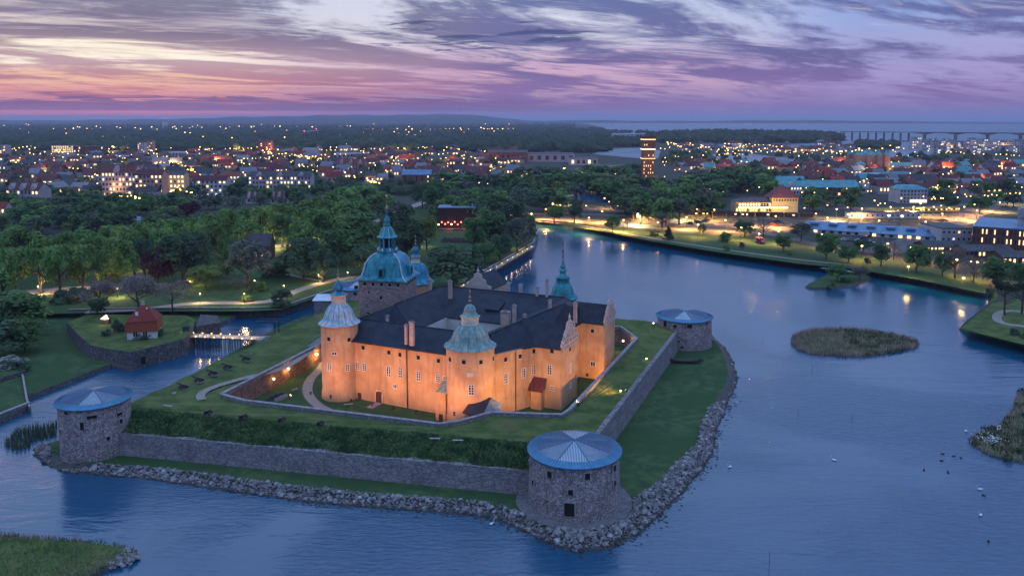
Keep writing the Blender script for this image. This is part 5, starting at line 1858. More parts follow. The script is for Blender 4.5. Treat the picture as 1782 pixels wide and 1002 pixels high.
for _ in range(90):
    mb.lathe([(.02, 0), (.16, .05), (.02, .12)], (fc.x + rng.gauss(0, 1.6), fc.y + rng.gauss(0, 1.6), rng.uniform(1.0, 1.7)), 5)
tag(mb.build('blossoms', M_WHITE), 'small white blossoms on the waterside scrub', None, None, 'stuff')

llbank = smooth_poly(px([(-200, 935), (0, 931), (60, 938), (140, 944), (205, 950), (240, 962), (238, 974), (215, 985), (170, 1000), (150, 1040), (-300, 1100)], 0), 1)
LLB = tag(sheet_land('near_bank_ground', llbank, .8, M_GRASS2, drop=1, bank=1.0, bank_m=M_WET), kind='structure')
sp = scatter(llbank, 4200, 4.0)
reeds('reeds', 'brown reeds fringing the near grassy bank at the lower left', [(p[0], p[1], .5) for p in sp if p[1] > P(0, 948, 0).y or p[1] < P(0, 972, 0).y], M_REED, .4, 1.3, .06)
reeds('grass', 'long grass on the near bank at the lower left', [(p[0], p[1], .7) for p in scatter(llbank, 7000)], M_TUFT, .2, .6, .08, .15)
tip = px([(205, 950), (242, 962), (240, 976), (216, 986), (190, 992), (200, 975), (215, 965)], 0)
k = 0
for p in scatter(tip, 150):
    s = rng.uniform(.45, .9)
    place(STONE_ME[k % 7], 'stone', LLB, (p[0], p[1], rng.uniform(.1, .8)), (rng.uniform(-.3, .3), 0, rng.uniform(0, 6)), (s, s, s))
    k += 1
# sparse reed bed at the moat mouth
bed = px([(5, 775), (30, 748), (100, 738), (98, 760), (60, 770), (50, 782), (20, 785)], 0)
reeds('reeds', 'sparse green reed bed in the shallow water at the moat mouth', [(p[0], p[1], 0) for p in scatter(bed, 900)], M_REEDG, .7, 1.9, .08, .15)
# right hand point with path
ribbon('point_path', spline(px([(1850, 560), (1790, 545), (1752, 541), (1735, 550), (1745, 562), (1800, 570), (1870, 575)], ZT)), 3.0, ZT + .08, M_PATH)
# ------------------------------------------------------------------ trees
def leafmat(name, c1, c2, rand=.22):
    return mat(name, c1, c2, rough=.75, scale=.9, detail=3, spec=.15, rand=rand, transl=.25)


LF = {'lime': leafmat('lime_leaf', (0.110, 0.209, 0.056, 1), (0.221, 0.351, 0.099, 1)),
      'green': leafmat('green_leaf', (0.071, 0.152, 0.048, 1), (0.160, 0.261, 0.081, 1)),
      'dark': leafmat('dark_leaf', (0.053, 0.099, 0.053, 1), (0.112, 0.172, 0.084, 1)),
      'grey': leafmat('grey_leaf', (0.099, 0.124, 0.090, 1), (0.181, 0.200, 0.140, 1)),
      'copper': leafmat('copper_leaf', (0.044, 0.020, 0.028, 1), (0.090, 0.036, 0.044, 1)),
      'bloom': leafmat('brown_spring_leaf', (0.170, 0.144, 0.124, 1), (0.299, 0.261, 0.230, 1)),
      'pine': leafmat('pine_needle', (0.032, 0.056, 0.032, 1), (0.068, 0.097, 0.048, 1)),
      'yellow': leafmat('yellow_green_leaf', (0.151, 0.200, 0.053, 1), (0.240, 0.299, 0.081, 1)),
      'lilac': leafmat('lilac_flower', (0.099, 0.040, 0.120, 1), (0.221, 0.090, 0.240, 1))}
nrg = np.random.default_rng(11)


def crown_mesh(name, m_, nleaf, shape, leaf, seed, lobes=26):
    """unit crown: radius ~1 in x and y, from z = 0 to 1; leaf-sized quads over many lobes, with gaps between them"""
    r = np.random.default_rng(seed)
    L = []
    for i in range(lobes):
        a = r.uniform(0, 2 * np.pi)
        if shape == 'round':
            cz = r.uniform(.16, .86)
            rad = np.sqrt(max(0, 1 - ((cz - .46) / .56) ** 2)) * r.uniform(.45, .80)
            L.append((rad * np.cos(a), rad * np.sin(a), cz, r.uniform(.24, .40), r.uniform(.15, .24)))
        elif shape == 'dome':
            cz = r.uniform(.22, .84)
            rad = (1 - max(0, (cz - .25) / .75) ** 2.4) * r.uniform(.40, .78)
            L.append((rad * np.cos(a), rad * np.sin(a), cz, r.uniform(.22, .36), r.uniform(.13, .20)))
        elif shape == 'column':
            cz = i / lobes * .9 + .05
            rad = (1 - cz) ** .6 * r.uniform(.2, .6)
            L.append((rad * np.cos(a), rad * np.sin(a), cz, .45 * (1 - cz) ** .5 + .08, .10))
        elif shape == 'cone':
            cz = i / lobes * .9 + .03
            rad = (1 - cz) * r.uniform(.3, .75)
            L.append((rad * np.cos(a), rad * np.sin(a), cz, .32 * (1 - cz) + .08, .07))
        elif shape == 'flat':
            cz = r.uniform(.55, .92)
            rad = r.uniform(.1, .8)
            L.append((rad * np.cos(a), rad * np.sin(a), cz, r.uniform(.2, .36), .09))
        elif shape == 'bush':
            cz = r.uniform(.0, .7)
            rad = np.sqrt(max(0, 1 - cz ** 2)) * r.uniform(.3, .75)
            L.append((rad * np.cos(a), rad * np.sin(a), cz, r.uniform(.25, .42), r.uniform(.2, .3)))
    L = np.array(L)
    idx = r.integers(0, len(L), nleaf)
    v = r.normal(size=(nleaf, 3))
    v /= np.linalg.norm(v, axis=1)[:, None]
    v[:, 2] = np.where(v[:, 2] < -.35, -v[:, 2], v[:, 2])
    k = r.uniform(.72, 1.06, nleaf) ** .6
    c = L[idx]
    pos = np.stack([c[:, 0] + v[:, 0] * c[:, 3] * k, c[:, 1] + v[:, 1] * c[:, 3] * k, c[:, 2] + v[:, 2] * c[:, 4] * k], 1)
    nn = v * .7 + np.array([0, 0, .75]) + r.normal(scale=.45, size=(nleaf, 3))
    nn /= np.linalg.norm(nn, axis=1)[:, None]
    t = np.cross(nn, r.normal(size=(nleaf, 3)))
    t /= np.linalg.norm(t, axis=1)[:, None]
    u = np.cross(nn, t)
    s = leaf * r.uniform(.6, 1.25, nleaf)[:, None]
    sz = np.array([1, 1, .62])
    vs = np.stack([pos - t * s * sz, pos + u * s * .6 * sz, pos + t * s * sz, pos - u * s * .6 * sz], 1).reshape(-1, 3)
    me = bpy.data.meshes.new(name)
    me.from_pydata(vs.tolist(), [], (np.arange(nleaf * 4).reshape(-1, 4)).tolist())
    me.materials.append(m_)
    return me


def trunk_mesh(name, seed, crown0=.30, spread=.55, n=7, r0=.035):
    """tapered trunk with limbs reaching into the crown; unit height 1, crown radius given as spread"""
    r = random.Random(seed)
    mb = MB()
    p = Vector((0, 0, -.02))
    pts = [p, Vector((r.uniform(-.02, .02), r.uniform(-.02, .02), crown0)), Vector((r.uniform(-.05, .05), r.uniform(-.05, .05), crown0 + .25)), Vector((r.uniform(-.08, .08), r.uniform(-.08, .08), .82))]
    rs = [r0, r0 * .75, r0 * .5, r0 * .15]
    for a, b, ra, rb in zip(pts[:-1], pts[1:], rs[:-1], rs[1:]):
        mb.tube(a, b, ra, rb, n=6, cap=False)
    for k in range(n):
        a = 2 * math.pi * k / n + r.uniform(-.4, .4)
        z0 = crown0 * .85 + .35 * k / n
        q0 = Vector((0, 0, z0))
        q1 = q0 + Vector((math.cos(a) * spread * .5, math.sin(a) * spread * .5, r.uniform(.08, .2)))
        q2 = q1 + Vector((math.cos(a) * spread * .45, math.sin(a) * spread * .45, r.uniform(.06, .2)))
        mb.tube(q0, q1, r0 * .42, r0 * .25, n=5, cap=False).tube(q1, q2, r0 * .25, r0 * .08, n=5, cap=False)
    return mb.mesh(name, M_BARK)


SPEC = {  # kind: shape, leaf material, crown start fraction, name, leaf size, leaves near, lobes
    'lime': ('dome', 'lime', .14, 'lime_tree', .085, 3400, 34), 'green': ('round', 'green', .20, 'leafy_tree', .085, 3400, 30), 'dark': ('round', 'dark', .16, 'dark_tree', .08, 3600, 30),
    'grey': ('dome', 'grey', .22, 'pale_leaved_tree', .07, 2800, 36), 'copper': ('round', 'copper', .14, 'copper_beech', .085, 3200, 28), 'bloom': ('dome', 'bloom', .22, 'spreading_tree', .05, 3400, 40),
    'pine': ('flat', 'pine', .35, 'pine_tree', .07, 2600, 20), 'column': ('column', 'green', .05, 'columnar_tree', .10, 2400, 30), 'conifer': ('cone', 'pine', .06, 'conifer', .10, 2400, 34),
    'yellow': ('round', 'yellow', .18, 'yellow_green_tree', .085, 3000, 28), 'sparse': ('round', 'bloom', .25, 'bare_limbed_tree', .05, 1300, 26), 'lilac': ('bush', 'lilac', .02, 'lilac_bush', .10, 1600, 16),
    'bush': ('bush', 'green', .02, 'bush', .10, 1800, 18), 'darkbush': ('bush', 'dark', .02, 'dark_bush', .10, 1800, 18), 'whitebush': ('bush', 'white', .02, 'flowering_bush', .08, 2200, 20)}
LF['white'] = leafmat('white_blossom', (.08, .12, .06, 1), (.62, .62, .58, 1), .1)
CROWN, TRUNK = {}, {}


def crown_of(kind, v, far):
    k = (kind, v, far)
    if k not in CROWN:
        sh, lf, c0, nm, leaf, nl, lo = SPEC[kind]
        seed = int(hashlib.md5(('%s%d%d' % (kind, v, far)).encode()).hexdigest()[:6], 16)
        CROWN[k] = crown_mesh('crown', LF[lf], nl if not far else nl // 4, sh, leaf if not far else leaf * 1.9, seed, lo if not far else lo * 2 // 3)
    return CROWN[k]


def trunk_of(kind, v):
    k = (kind, v)
    if k not in TRUNK:
        c0 = SPEC[kind][2]
        TRUNK[k] = trunk_mesh('trunk', v * 31 + len(kind), max(.08, c0), .5)
    return TRUNK[k]


TREES = []


def tree(p, H, R, kind, label, group=None, far=False, parts=True, squash=1.0):
    v = rng.randrange(3)
    c0 = SPEC[kind][2]
    nm = SPEC[kind][3]
    rz = rng.uniform(0, 6.28)
    if not parts:
        o = place(crown_of(kind, v, True), nm, None, (p[0], p[1], p[2] + c0 * H * .5), (0, 0, rz), (R, R * rng.uniform(.9, 1.1), H * (1 - c0 * .5)))
        tag(o, label, 'tree' if 'bush' not in nm else 'bush', group)
        return o
    root = empty(nm, p, label, 'tree' if 'bush' not in nm else 'bush', group, rz)
    place(crown_of(kind, v, far), 'crown', root, (0, 0, c0 * H), (0, 0, 0), (R, R * rng.uniform(.92, 1.08), H * (1 - c0)))
    if kind not in ('bush', 'darkbush', 'lilac', 'whitebush'):
        place(trunk_of(kind, v), 'trunk', root, (0, 0, 0), (0, 0, 0), (H * .9, H * .9, H))
    else:
        place(trunk_of(kind, v), 'stem', root, (0, 0, 0), (0, 0, 0), (R, R, H * .8))
    TREES.append((p, R))
    return root


def tree_top(x, ytop, wpx, H, kind, label, group=None, z=ZT, far=False, parts=True):
    """place a tree so that its top shows at this pixel"""
    depth = (CAMZ - z - H) * FPX / (ytop - YHOR)
    q = P(x, ytop, z + H)
    R = wpx * q.y / FPX / 2
    return tree((q.x, q.y, z), H, R, kind, label, group, far, parts)


def tree_base(x, ybase, hpx, wpx, kind, label, group=None, z=ZT, far=False, parts=True):
    q = P(x, ybase, z)
    k = q.y / FPX
    return tree((q.x, q.y, z), hpx * k * 1.03, wpx * k / 2, kind, label, group, far, parts)


# -- avenue of limes across the park
AV = [(10, 392, 50), (40, 396, 48), (75, 402, 46), (22, 428, 52), (0, 432, 50), (66, 428, 44), (98, 425, 46), (140, 425, 52), (200, 413, 60), (165, 408, 44), (112, 402, 44), (150, 394, 48),
      (190, 392, 46), (215, 390, 45), (245, 386, 46), (275, 381, 46), (305, 378, 46), (335, 373, 46), (365, 369, 46), (395, 363, 46), (425, 361, 48), (455, 358, 50), (485, 353, 50), (515, 351, 50),
      (545, 345, 54), (575, 336, 58), (602, 326, 58), (632, 322, 58), (658, 332, 54), (230, 400, 42), (280, 396, 44), (330, 388, 46), (380, 381, 46), (430, 377, 50), (490, 370, 56), (550, 362, 56), (610, 347, 60), (525, 378, 46), (180, 428, 40), (-15, 408, 50)]
for i, (x, y, w) in enumerate(AV):
    tree_top(x, y, w * 1.28, rng.uniform(19, 22), 'lime', 'round topped green lime tree in the long avenue across the park', 'lime trees of the park avenue')
# -- single park trees
PARK = [(315, 412, 82, 15, 'dark', 'big dark grey green tree below the avenue, left of the columnar tree'),
        (390, 404, 30, 15, 'column', 'tall narrow columnar tree beside the half hidden park villa'),
        (430, 416, 78, 15, 'grey', 'large bluish grey tree in front of the park villa'),
        (356, 464, 56, 8, 'yellow', 'light green shrub tree lit by a path lamp at the moat path'),
        (272, 432, 46, 12, 'copper', 'dark purple copper beech behind the blossoming trees'),
        (248, 415, 34, 13, 'dark', 'dark slim tree in the gap under the avenue'),
        (340, 402, 44, 16, 'dark', 'dark tree behind the columnar tree'),
        (526, 416, 76, 13, 'dark', 'broad dark tree on the lawn left of the square tower'),
        (592, 398, 72, 13, 'green', 'rounded green tree behind the square tower spire, left'),
        (622, 372, 84, 17, 'green', 'very large round green tree left of the great spire'),
        (640, 428, 60, 10, 'dark', 'dark tree right beside the swelling tower roof'),
        (560, 438, 54, 10, 'dark', 'dark low tree left of the swelling tower roof'),
        (708, 388, 62, 14, 'dark', 'dark tree right of the great spire'),
        (690, 352, 60, 17, 'dark', 'dark tree standing behind the tip of the great spire'),
        (742, 378, 36, 13, 'yellow', 'pale yellow green tree left of the black theatre'),
        (702, 418, 30, 8, 'lime', 'small bright green round tree between the two copper roofs'),
        (788, 430, 98, 13, 'dark', 'broad dark tree on the lawn before the theatre'),
        (843, 424, 42, 9, 'green', 'small round tree on the lawn near the quay path'),
        (855, 366, 64, 16, 'green', 'green tree right of the black theatre'),
        (826, 380, 44, 14, 'green', 'green tree overlapping the corner of the black theatre'),
        (885, 352, 56, 17, 'dark', 'tall dark tree behind the quay corner'),
        (900, 378, 60, 14, 'grey', 'tree at the quay corner leaning over the water'),
        (916, 376, 34, 13, 'green', 'slim tree at the very tip of the quay'),
        (870, 408, 40, 10, 'dark', 'low dark tree in front of the quay trees'),
        (760, 326, 44, 15, 'green', 'green tree behind the black theatre, left'),
        (735, 318, 40, 15, 'dark', 'dark tree on the far side of the park road'),
        (800, 340, 44, 14, 'green', 'green tree rising over the theatre roof'),
        (838, 336, 46, 15, 'green', 'tree right of the theatre roof in the wooded belt'),
        (475, 452, 52, 7, 'darkbush', 'dark shrub below the blue grey tree on the lawn'),
        (448, 488, 34, 4, 'bush', 'lit green shrub at the moat path lamp'),
        (410, 480, 40, 5, 'sparse', 'brownish shrub tree at the moat path'),
        (489, 502, 40, 6, 'darkbush', 'round dark bush overhanging the moat wall'),
        (120, 500, 60, 5, 'darkbush', 'dark hedge bushes under the avenue by the clearing'),
        (430, 512, 24, 2.5, 'bush', 'small lit bush on the moat path edge')]
for x, y, w, H, k, lb in PARK:
    tree_top(x, y, w * 1.15, H * (1.38 if H > 9 else 1.15), k, lb, 'single trees and shrubs of the castle park' if 'ush' not in k else None)
# -- blossoming trees behind the cottage and garden bushes round it
for x, y, w, H, k, lb in ((170, 494, 64, 9, 'bloom', 'spreading brownish tree left of the cottage on the outwork'), (238, 483, 70, 11, 'bloom', 'spreading brownish tree right behind the red cottage roof'),
                          (298, 494, 64, 9, 'sparse', 'dark brown tree right of the cottage'), (170, 520, 30, 6, 'dark', 'dark yew beside the lit garden shelter'), (203, 555, 22, 4, 'darkbush', 'dark garden bush left of the cottage wall'),
                          (220, 562, 26, 2.5, 'darkbush', 'low bush at the left cottage corner'), (250, 577, 30, 2.0, 'darkbush', 'low bush in front of the cottage'), (277, 570, 20, 2.4, 'bush', 'climbing bush at the right cottage corner'), (184, 572, 18, 2, 'darkbush', 'low bush below the lit garden shelter')):
    tree_top(x, y - (6 if H > 8 else 0), w * 1.2, H * (1.25 if H > 8 else 1.1), k, lb, None, ZH)
for x, y, w, H, k, lb in ((12, 512, 120, 12, 'green', 'large dense green tree at the left edge above the lawn'), (40, 560, 70, 8, 'green', 'green tree bulging over the lawn at the left edge'), (-10, 560, 90, 9, 'dark', 'dark tree cut by the left frame edge')):
    tree_top(x, y, w * 1.1, H * 1.25, k, lb, None, ZL)
tree_top(18, 618, 60, 3.4, 'whitebush', 'bush covered in white blossom at the left edge', None, ZL)
tree_top(45, 632, 30, 2.2, 'darkbush', 'dark bush beside the white blossoming bush', None, ZL)

# -- right hand shore
SH = [(965, 390, 32, 34, 'green', 'bushy tree on the shore lawn nearest the quay'), (1000, 388, 38, 32, 'dark', 'dark tree on the shore second from the quay'), (1066, 405, 30, 32, 'green', 'round willow like tree hanging over the water'),
      (1092, 396, 16, 18, 'sparse', 'thin small tree beside the round waterside tree'), (1152, 398, 28, 32, 'sparse', 'brown spreading tree beside the road along the water'), (1163, 419, 26, 22, 'conifer', 'dark conical evergreen at the water edge'),
      (1140, 410, 12, 20, 'darkbush', 'dark bush at the water edge left of the evergreen'), (1222, 410, 20, 14, 'green', 'small round tree on the shore lawn'), (1264, 420, 18, 28, 'bush', 'rounded bush on the shore lawn'),
      (1296, 414, 30, 36, 'green', 'dark green tree on the shore lawn left of a lit lamp'), (1328, 412, 34, 28, 'sparse', 'half bare tall tree beside a lit lamp on the shore'), (1322, 424, 13, 20, 'lilac', 'purple lilac bush on the shore lawn'),
      (1291, 431, 12, 12, 'lilac', 'small purple bush by the shore path'), (1363, 438, 30, 32, 'green', 'leaning tree near the shore path'), (1394, 420, 34, 46, 'grey', 'umbrella shaped tree in front of the blue roofed warehouse'),
      (1437, 452, 46, 46, 'green', 'large full tree near the shore path before the warehouse'), (1476, 457, 30, 34, 'green', 'round tree beside the large shore tree'), (1502, 440, 22, 38, 'dark', 'flat topped dark tree by the car park'),
      (1533, 464, 40, 30, 'green', 'tree beside the path where the tree point joins'), (1555, 452, 34, 24, 'sparse', 'thin tree right of the car park exit'), (1594, 474, 48, 50, 'green', 'big tree lit by the first quay lamp'),
      (1640, 480, 40, 34, 'green', 'tree between the two quay lamps'), (1662, 484, 56, 42, 'sparse', 'tall bare limbed tree before the dark restaurant'), (1694, 490, 44, 40, 'sparse', 'leafless spreading tree by the second quay lamp'),
      (1735, 502, 52, 54, 'green', 'broad tree right of the second quay lamp'), (1775, 500, 44, 40, 'green', 'tree at the right frame edge above the quay'), (1264, 436, 10, 14, 'bush', 'small bush hanging over the water edge'), (1374, 444, 8, 10, 'bush', 'tiny bush on the shore lawn'),
      (1510, 457, 10, 14, 'darkbush', 'dark shrub right of the round shore tree')]
for x, y, h, w, k, lb in SH:
    tree_base(x, y, h, w, k, lb, 'trees and bushes along the town shore')
for x, y, h, w, k, lb in ((1456, 490, 30, 36, 'green', 'tall tree on the wooded point in the water'), (1495, 487, 24, 38, 'grey', 'wide pale tree on the wooded point in the water'), (1447, 501, 14, 18, 'bush', 'dark round bush on the tip of the wooded point'), (1472, 490, 10, 30, 'bush', 'low scrub in the middle of the wooded point')):
    tree_base(x, y, h, w, k, lb, None, 1.0)
for x, y, h, w, k, lb in ((1748, 548, 62, 50, 'pine', 'dark umbrella pine on the right hand point, left of two'), (1778, 546, 60, 46, 'pine', 'dark umbrella pine on the right hand point, at the frame edge'), (1766, 582, 12, 22, 'darkbush', 'dark bush on the slope of the right hand point'), (1790, 590, 16, 26, 'bush', 'pale bush at the frame edge below the pines')):
    tree_base(x, y, h, w, k, lb)
# -- wooded belts in the middle distance
BELT = []
for x0, x1, y0, y1, n, H in ((755, 905, 296, 352, 46, 14), (1112, 1345, 290, 345, 74, 15), (905, 1000, 288, 335, 34, 13), (1000, 1110, 285, 318, 34, 13), (1085, 1118, 318, 340, 10, 14)):
    for i in range(n):
        BELT.append((rng.uniform(x0, x1), rng.uniform(y0, y1), rng.uniform(30, 44), rng.uniform(H - 2, H + 2), rng.choice(('green', 'green', 'lime', 'dark', 'grey'))))
for x, y, w, H, k in sorted(BELT, key=lambda q: q[1]):
    if 1100 < x < 1150 and y < 300:
        continue
    if 975 < x < 1085 and y > 322:
        continue
    if x > 1262 and y > 312:
        continue
    lb = {'green': 'dense green tree', 'lime': 'light green tree', 'dark': 'dark green tree', 'grey': 'greyish green tree'}[k] + (' in the wooded belt between castle park and town' if x < 1005 else ' in the tree belt behind the railway near the water tower')
    tree_top(x, y, w * 1.2, H * 1.15, k, lb, 'wooded belt behind the park' if x < 1005 else 'tree belt behind the railway', far=True)
for x0, x1, y0, y1, n, grp in ((0, 170, 300, 350, 34, 'trees left of the apartment blocks'), (0, 330, 334, 376, 90, 'garden trees behind the avenue'), (330, 640, 318, 345, 56, 'garden trees behind the avenue'), (1145, 1255, 258, 280, 26, 'trees along the canal'), (1395, 1500, 305, 345, 14, 'trees before the old town'), (1630, 1790, 305, 345, 26, 'trees at the far right of the old town'), (1555, 1700, 268, 280, 20, 'trees before the new harbour housing')):
    for i in range(n):
        k = rng.choice(('green', 'dark', 'lime', 'green', 'grey'))
        x, y = rng.uniform(x0, x1), rng.uniform(y0, y1)
        if 160 < x < 640 and y < 352 and grp.startswith('garden') and x > 330 and rng.random() < .4:
            continue
        w = 900 * 14 / ((CAMZ - ZT - 12) * FPX / (y - YHOR)) * rng.uniform(.9, 1.5) * 1.3
        nm = {'green': 'green tree', 'lime': 'light green tree', 'dark': 'dark green tree', 'grey': 'greyish green tree'}[k]
        tree_top(x, y, w, rng.uniform(9, 14), k, nm + ' among the ' + grp, grp, far=True, parts=y > 300)
tree_top(330, 352, 40, 12, 'copper', 'dark purple copper beech behind the avenue in the gardens', None)
tree_top(308, 356, 36, 11, 'copper', 'second dark purple beech behind the avenue', None)
# ------------------------------------------------------------------ town buildings
def wallm(name, a, b=None, rand=0.0):
    return mat(name, a, b or tuple(min(1, x * 1.2) for x in a[:3]) + (1,), rough=.9, scale=.15, detail=5, rand=rand)


W_PINK = wallm('pinkish_render', (.36, .31, .33, 1))
W_WHITE = wallm('white_render', (.40, .385, .40, 1))
W_YEL = wallm('yellow_render', (.50, .40, .24, 1))
W_BRICK = wallm('brown_brick', (.11, .06, .045, 1))
W_RED = wallm('red_brick', (.20, .075, .055, 1))
W_GREY = wallm('grey_concrete', (.30, .30, .32, 1))
W_SALMON = wallm('salmon_render', (.42, .25, .20, 1))
R_RED = M_TILE
R_DARK = mat('dark_roof', (.04, .04, .046, 1), (.07, .07, .078, 1), rough=.6, scale=.3, rand=.2)
R_BLUE = mat('blue_sheet_roof', (.10, .20, .33, 1), (.16, .28, .42, 1), rough=.45, scale=.2, metal=.2)
R_TEAL = mat('teal_copper_roof', (.06, .24, .28, 1), (.12, .34, .37, 1), rough=.5, scale=.3)
R_PALE = mat('pale_sheet_roof', (.30, .35, .40, 1), (.40, .45, .50, 1), rough=.5, scale=.3)
R_PURP = mat('old_red_roof', (.10, .035, .035, 1), (.16, .055, .05, 1), rough=.8, scale=.6, rand=.25)
BOXME = {}


def unitwin(m_):
    if m_.name not in BOXME:
        BOXME[m_.name] = MB().box((0, 0, -.5), (1, 1, 1)).mesh('window', m_)
    return BOXME[m_.name]


M_DIMWIN = mat('unlit_window', (.03, .032, .04, 1), rough=.15, spec=.6)


def block(xl, xr, yb, ye, name, label, cat='building', depth=14, roof='gable', rise=4.0, wall=W_WHITE, roofm=R_RED, nx=0, ny=0, lit=.35, z=ZT, turn=0.0, wh=.5, ww=.45, litm=None, gables=0, group=None, plinth=0):
    """a building whose front spans two photo columns; real depth and height"""
    a, b = P(xl, yb, z), P(xr, yb, z)
    if turn:
        b = Vector((b.x, b.y + turn, z))
    h = (yb - ye) * (a.y + b.y) / 2 / FPX * 1.01
    d = (b - a)
    Lf = d.length
    d.normalize()
    rz = math.atan2(d.y, d.x)
    mid = (a + b) / 2
    root = empty(name, (mid.x, mid.y, z), label, cat, group, rz)
    MB().box((0, depth / 2, -.3), (Lf, depth, h + .3)).build('wall', wall, root, local=True)
    o = .5
    if roof == 'flat':
        MB().box((0, depth / 2, h), (Lf + .3, depth + .3, .5)).build('roof', roofm, root, local=True)
    elif roof == 'gable':
        for sg in (0, 1):
            y0 = -o if sg == 0 else depth + o
            pts = [(-Lf / 2 - .4, y0, h - .1), (Lf / 2 + .4, y0, h - .1), (Lf / 2 + .4, depth / 2, h + rise), (-Lf / 2 - .4, depth / 2, h + rise)]
            MB().slab(pts if sg == 0 else pts[::-1], .25).build('roof_slope', roofm, root, local=True)
        for sx in (-1, 1):
            MB().add([(sx * Lf / 2, 0, h), (sx * Lf / 2, depth, h), (sx * Lf / 2, depth / 2, h + rise - .3), (sx * (Lf / 2 - .3), 0, h), (sx * (Lf / 2 - .3), depth, h), (sx * (Lf / 2 - .3), depth / 2, h + rise - .3)],
                     [(0, 1, 2), (5, 4, 3), (0, 2, 5, 3), (1, 4, 5, 2)]).build('gable_end', wall, root, local=True)
    else:
        k = min(depth / 2, Lf / 2 - .2) if roof == 'hip' else depth * .22
        vs = [(-Lf / 2 - o, -o, h), (Lf / 2 + o, -o, h), (Lf / 2 + o, depth + o, h), (-Lf / 2 - o, depth + o, h), (-Lf / 2 + k, depth / 2 if roof == 'hip' else k, h + rise), (Lf / 2 - k, depth / 2 if roof == 'hip' else k, h + rise), (Lf / 2 - k, depth / 2 + .1 if roof == 'hip' else depth - k, h + rise), (-Lf / 2 + k, depth / 2 + .1 if roof == 'hip' else depth - k, h + rise)]
        MB().add(vs, [(3, 2, 1, 0), (4, 5, 6, 7), (0, 1, 5, 4), (1, 2, 6, 5), (2, 3, 7, 6), (3, 0, 4, 7)]).build('roof', roofm, root, local=True)
    fh = h / max(1, ny)
    for i in range(nx):
        for j in range(ny):
            m_ = M_DIMWIN if rng.random() > lit else (litm or rng.choice((M_LIT, M_LIT, M_LIT2)))
            place(unitwin(m_), 'window', root, (-Lf / 2 + Lf * (i + .5) / nx, -.02, fh * (j + .52)), (0, 0, 0), (Lf / nx * ww, .25, fh * wh))
    for g in range(gables):
        gx = -Lf / 2 + Lf * (g + .5 + (.0 if gables > 1 else 0)) / gables
        gw, gh = min(5, Lf / gables * .4), rise * .9
        MB().add([(gx - gw / 2, -.3, h - .2), (gx + gw / 2, -.3, h - .2), (gx + gw / 2, -.3, h + gh * .35), (gx, -.3, h + gh), (gx - gw / 2, -.3, h + gh * .35), (gx - gw / 2, depth * .4, h - .2), (gx + gw / 2, depth * .4, h - .2), (gx + gw / 2, depth * .4, h + gh * .35), (gx, depth * .4, h + gh), (gx - gw / 2, depth * .4, h + gh * .35)],
                 [(0, 1, 2, 3, 4), (1, 6, 7, 2), (2, 7, 8, 3), (3, 8, 9, 4), (4, 9, 5, 0)]).build('dormer', wall, root, local=True)
    return root, Lf, h


# -- left: apartment blocks beyond the park
block(173, 237, 342, 300, 'apartment_block', 'tall pinkish apartment house with steep red roof and a small white gable', depth=14, rise=7, wall=W_PINK, roofm=R_PURP, nx=11, ny=5, lit=.30, gables=1)
block(236, 284, 344, 304, 'apartment_block', 'apartment house with balconies and plum roof beside the pinkish one', depth=13, rise=4, wall=W_SALMON, roofm=R_PURP, nx=7, ny=5, lit=.35)
block(282, 322, 336, 304, 'apartment_block', 'yellow lit apartment house with dark blue roof partly behind a tree', depth=12, rise=3, wall=W_YEL, roofm=R_DARK, nx=6, ny=4, lit=.75)
block(336, 395, 342, 314, 'apartment_block', 'white four storey apartment house with flat plum roof', depth=13, rise=4, wall=W_WHITE, roofm=R_PURP, nx=8, ny=4, lit=.35)
block(433, 542, 336, 307, 'apartment_block', 'long cream apartment block with dark blue roof and many lit windows', depth=13, rise=4.5, wall=W_PINK, roofm=R_DARK, nx=18, ny=4, lit=.45, gables=3)
block(428, 512, 354, 345, 'terraced_house', 'long low plum roofed house with a row of white dormers', 'house', depth=12, rise=6, wall=W_WHITE, roofm=R_PURP, nx=8, ny=1, lit=.2, gables=8)
block(12, 76, 358, 330, 'apartment_block', 'white apartment house with plum roof and pointed dormers at the left edge', depth=14, rise=6, wall=W_PINK, roofm=R_PURP, nx=9, ny=3, lit=.2, gables=3, turn=-6)
block(36, 72, 366, 356, 'villa', 'small blue grey villa with red roof before the left apartment house', 'house', depth=9, rise=5, wall=W_WHITE, roofm=R_PURP, nx=3, ny=1, gables=2)
block(-12, 10, 384, 362, 'villa', 'white villa with red roof at the left frame edge', 'house', depth=9, rise=4, wall=W_WHITE, roofm=R_RED, nx=3, ny=2)
block(222, 262, 343, 331, 'villa', 'white villa with dark mansard roof before the apartment houses', 'house', depth=10, rise=4, roof='mansard', wall=W_WHITE, roofm=R_DARK, nx=5, ny=1)
block(375, 418, 320, 306, 'apartment_block', 'low pinkish house with dark red hip roof behind the white block', depth=16, rise=4, roof='hip', wall=W_PINK, roofm=R_RED, nx=7, ny=2, lit=.3)
block(586, 634, 300, 286, 'school', 'large salmon brick building with plum roof and pointed gables', depth=20, rise=7, wall=W_SALMON, roofm=R_PURP, nx=9, ny=2, lit=.35, gables=3)
block(700, 750, 320, 304, 'church_hall', 'dark red brick hall with bright blue roof ends and tall lit window', depth=16, rise=5, wall=W_RED, roofm=R_BLUE, nx=5, ny=1, lit=.3, wh=.7, ww=.2)
block(90, 128, 266, 254, 'office_block', 'yellow lit office block on the far left', depth=18, roof='flat', wall=W_YEL, roofm=R_DARK, nx=10, ny=4, lit=.85, litm=M_LIT)
block(128, 180, 266, 255, 'office_block', 'long low brick block right of the lit office', depth=18, roof='flat', wall=W_BRICK, roofm=R_DARK, nx=12, ny=2, lit=.15)
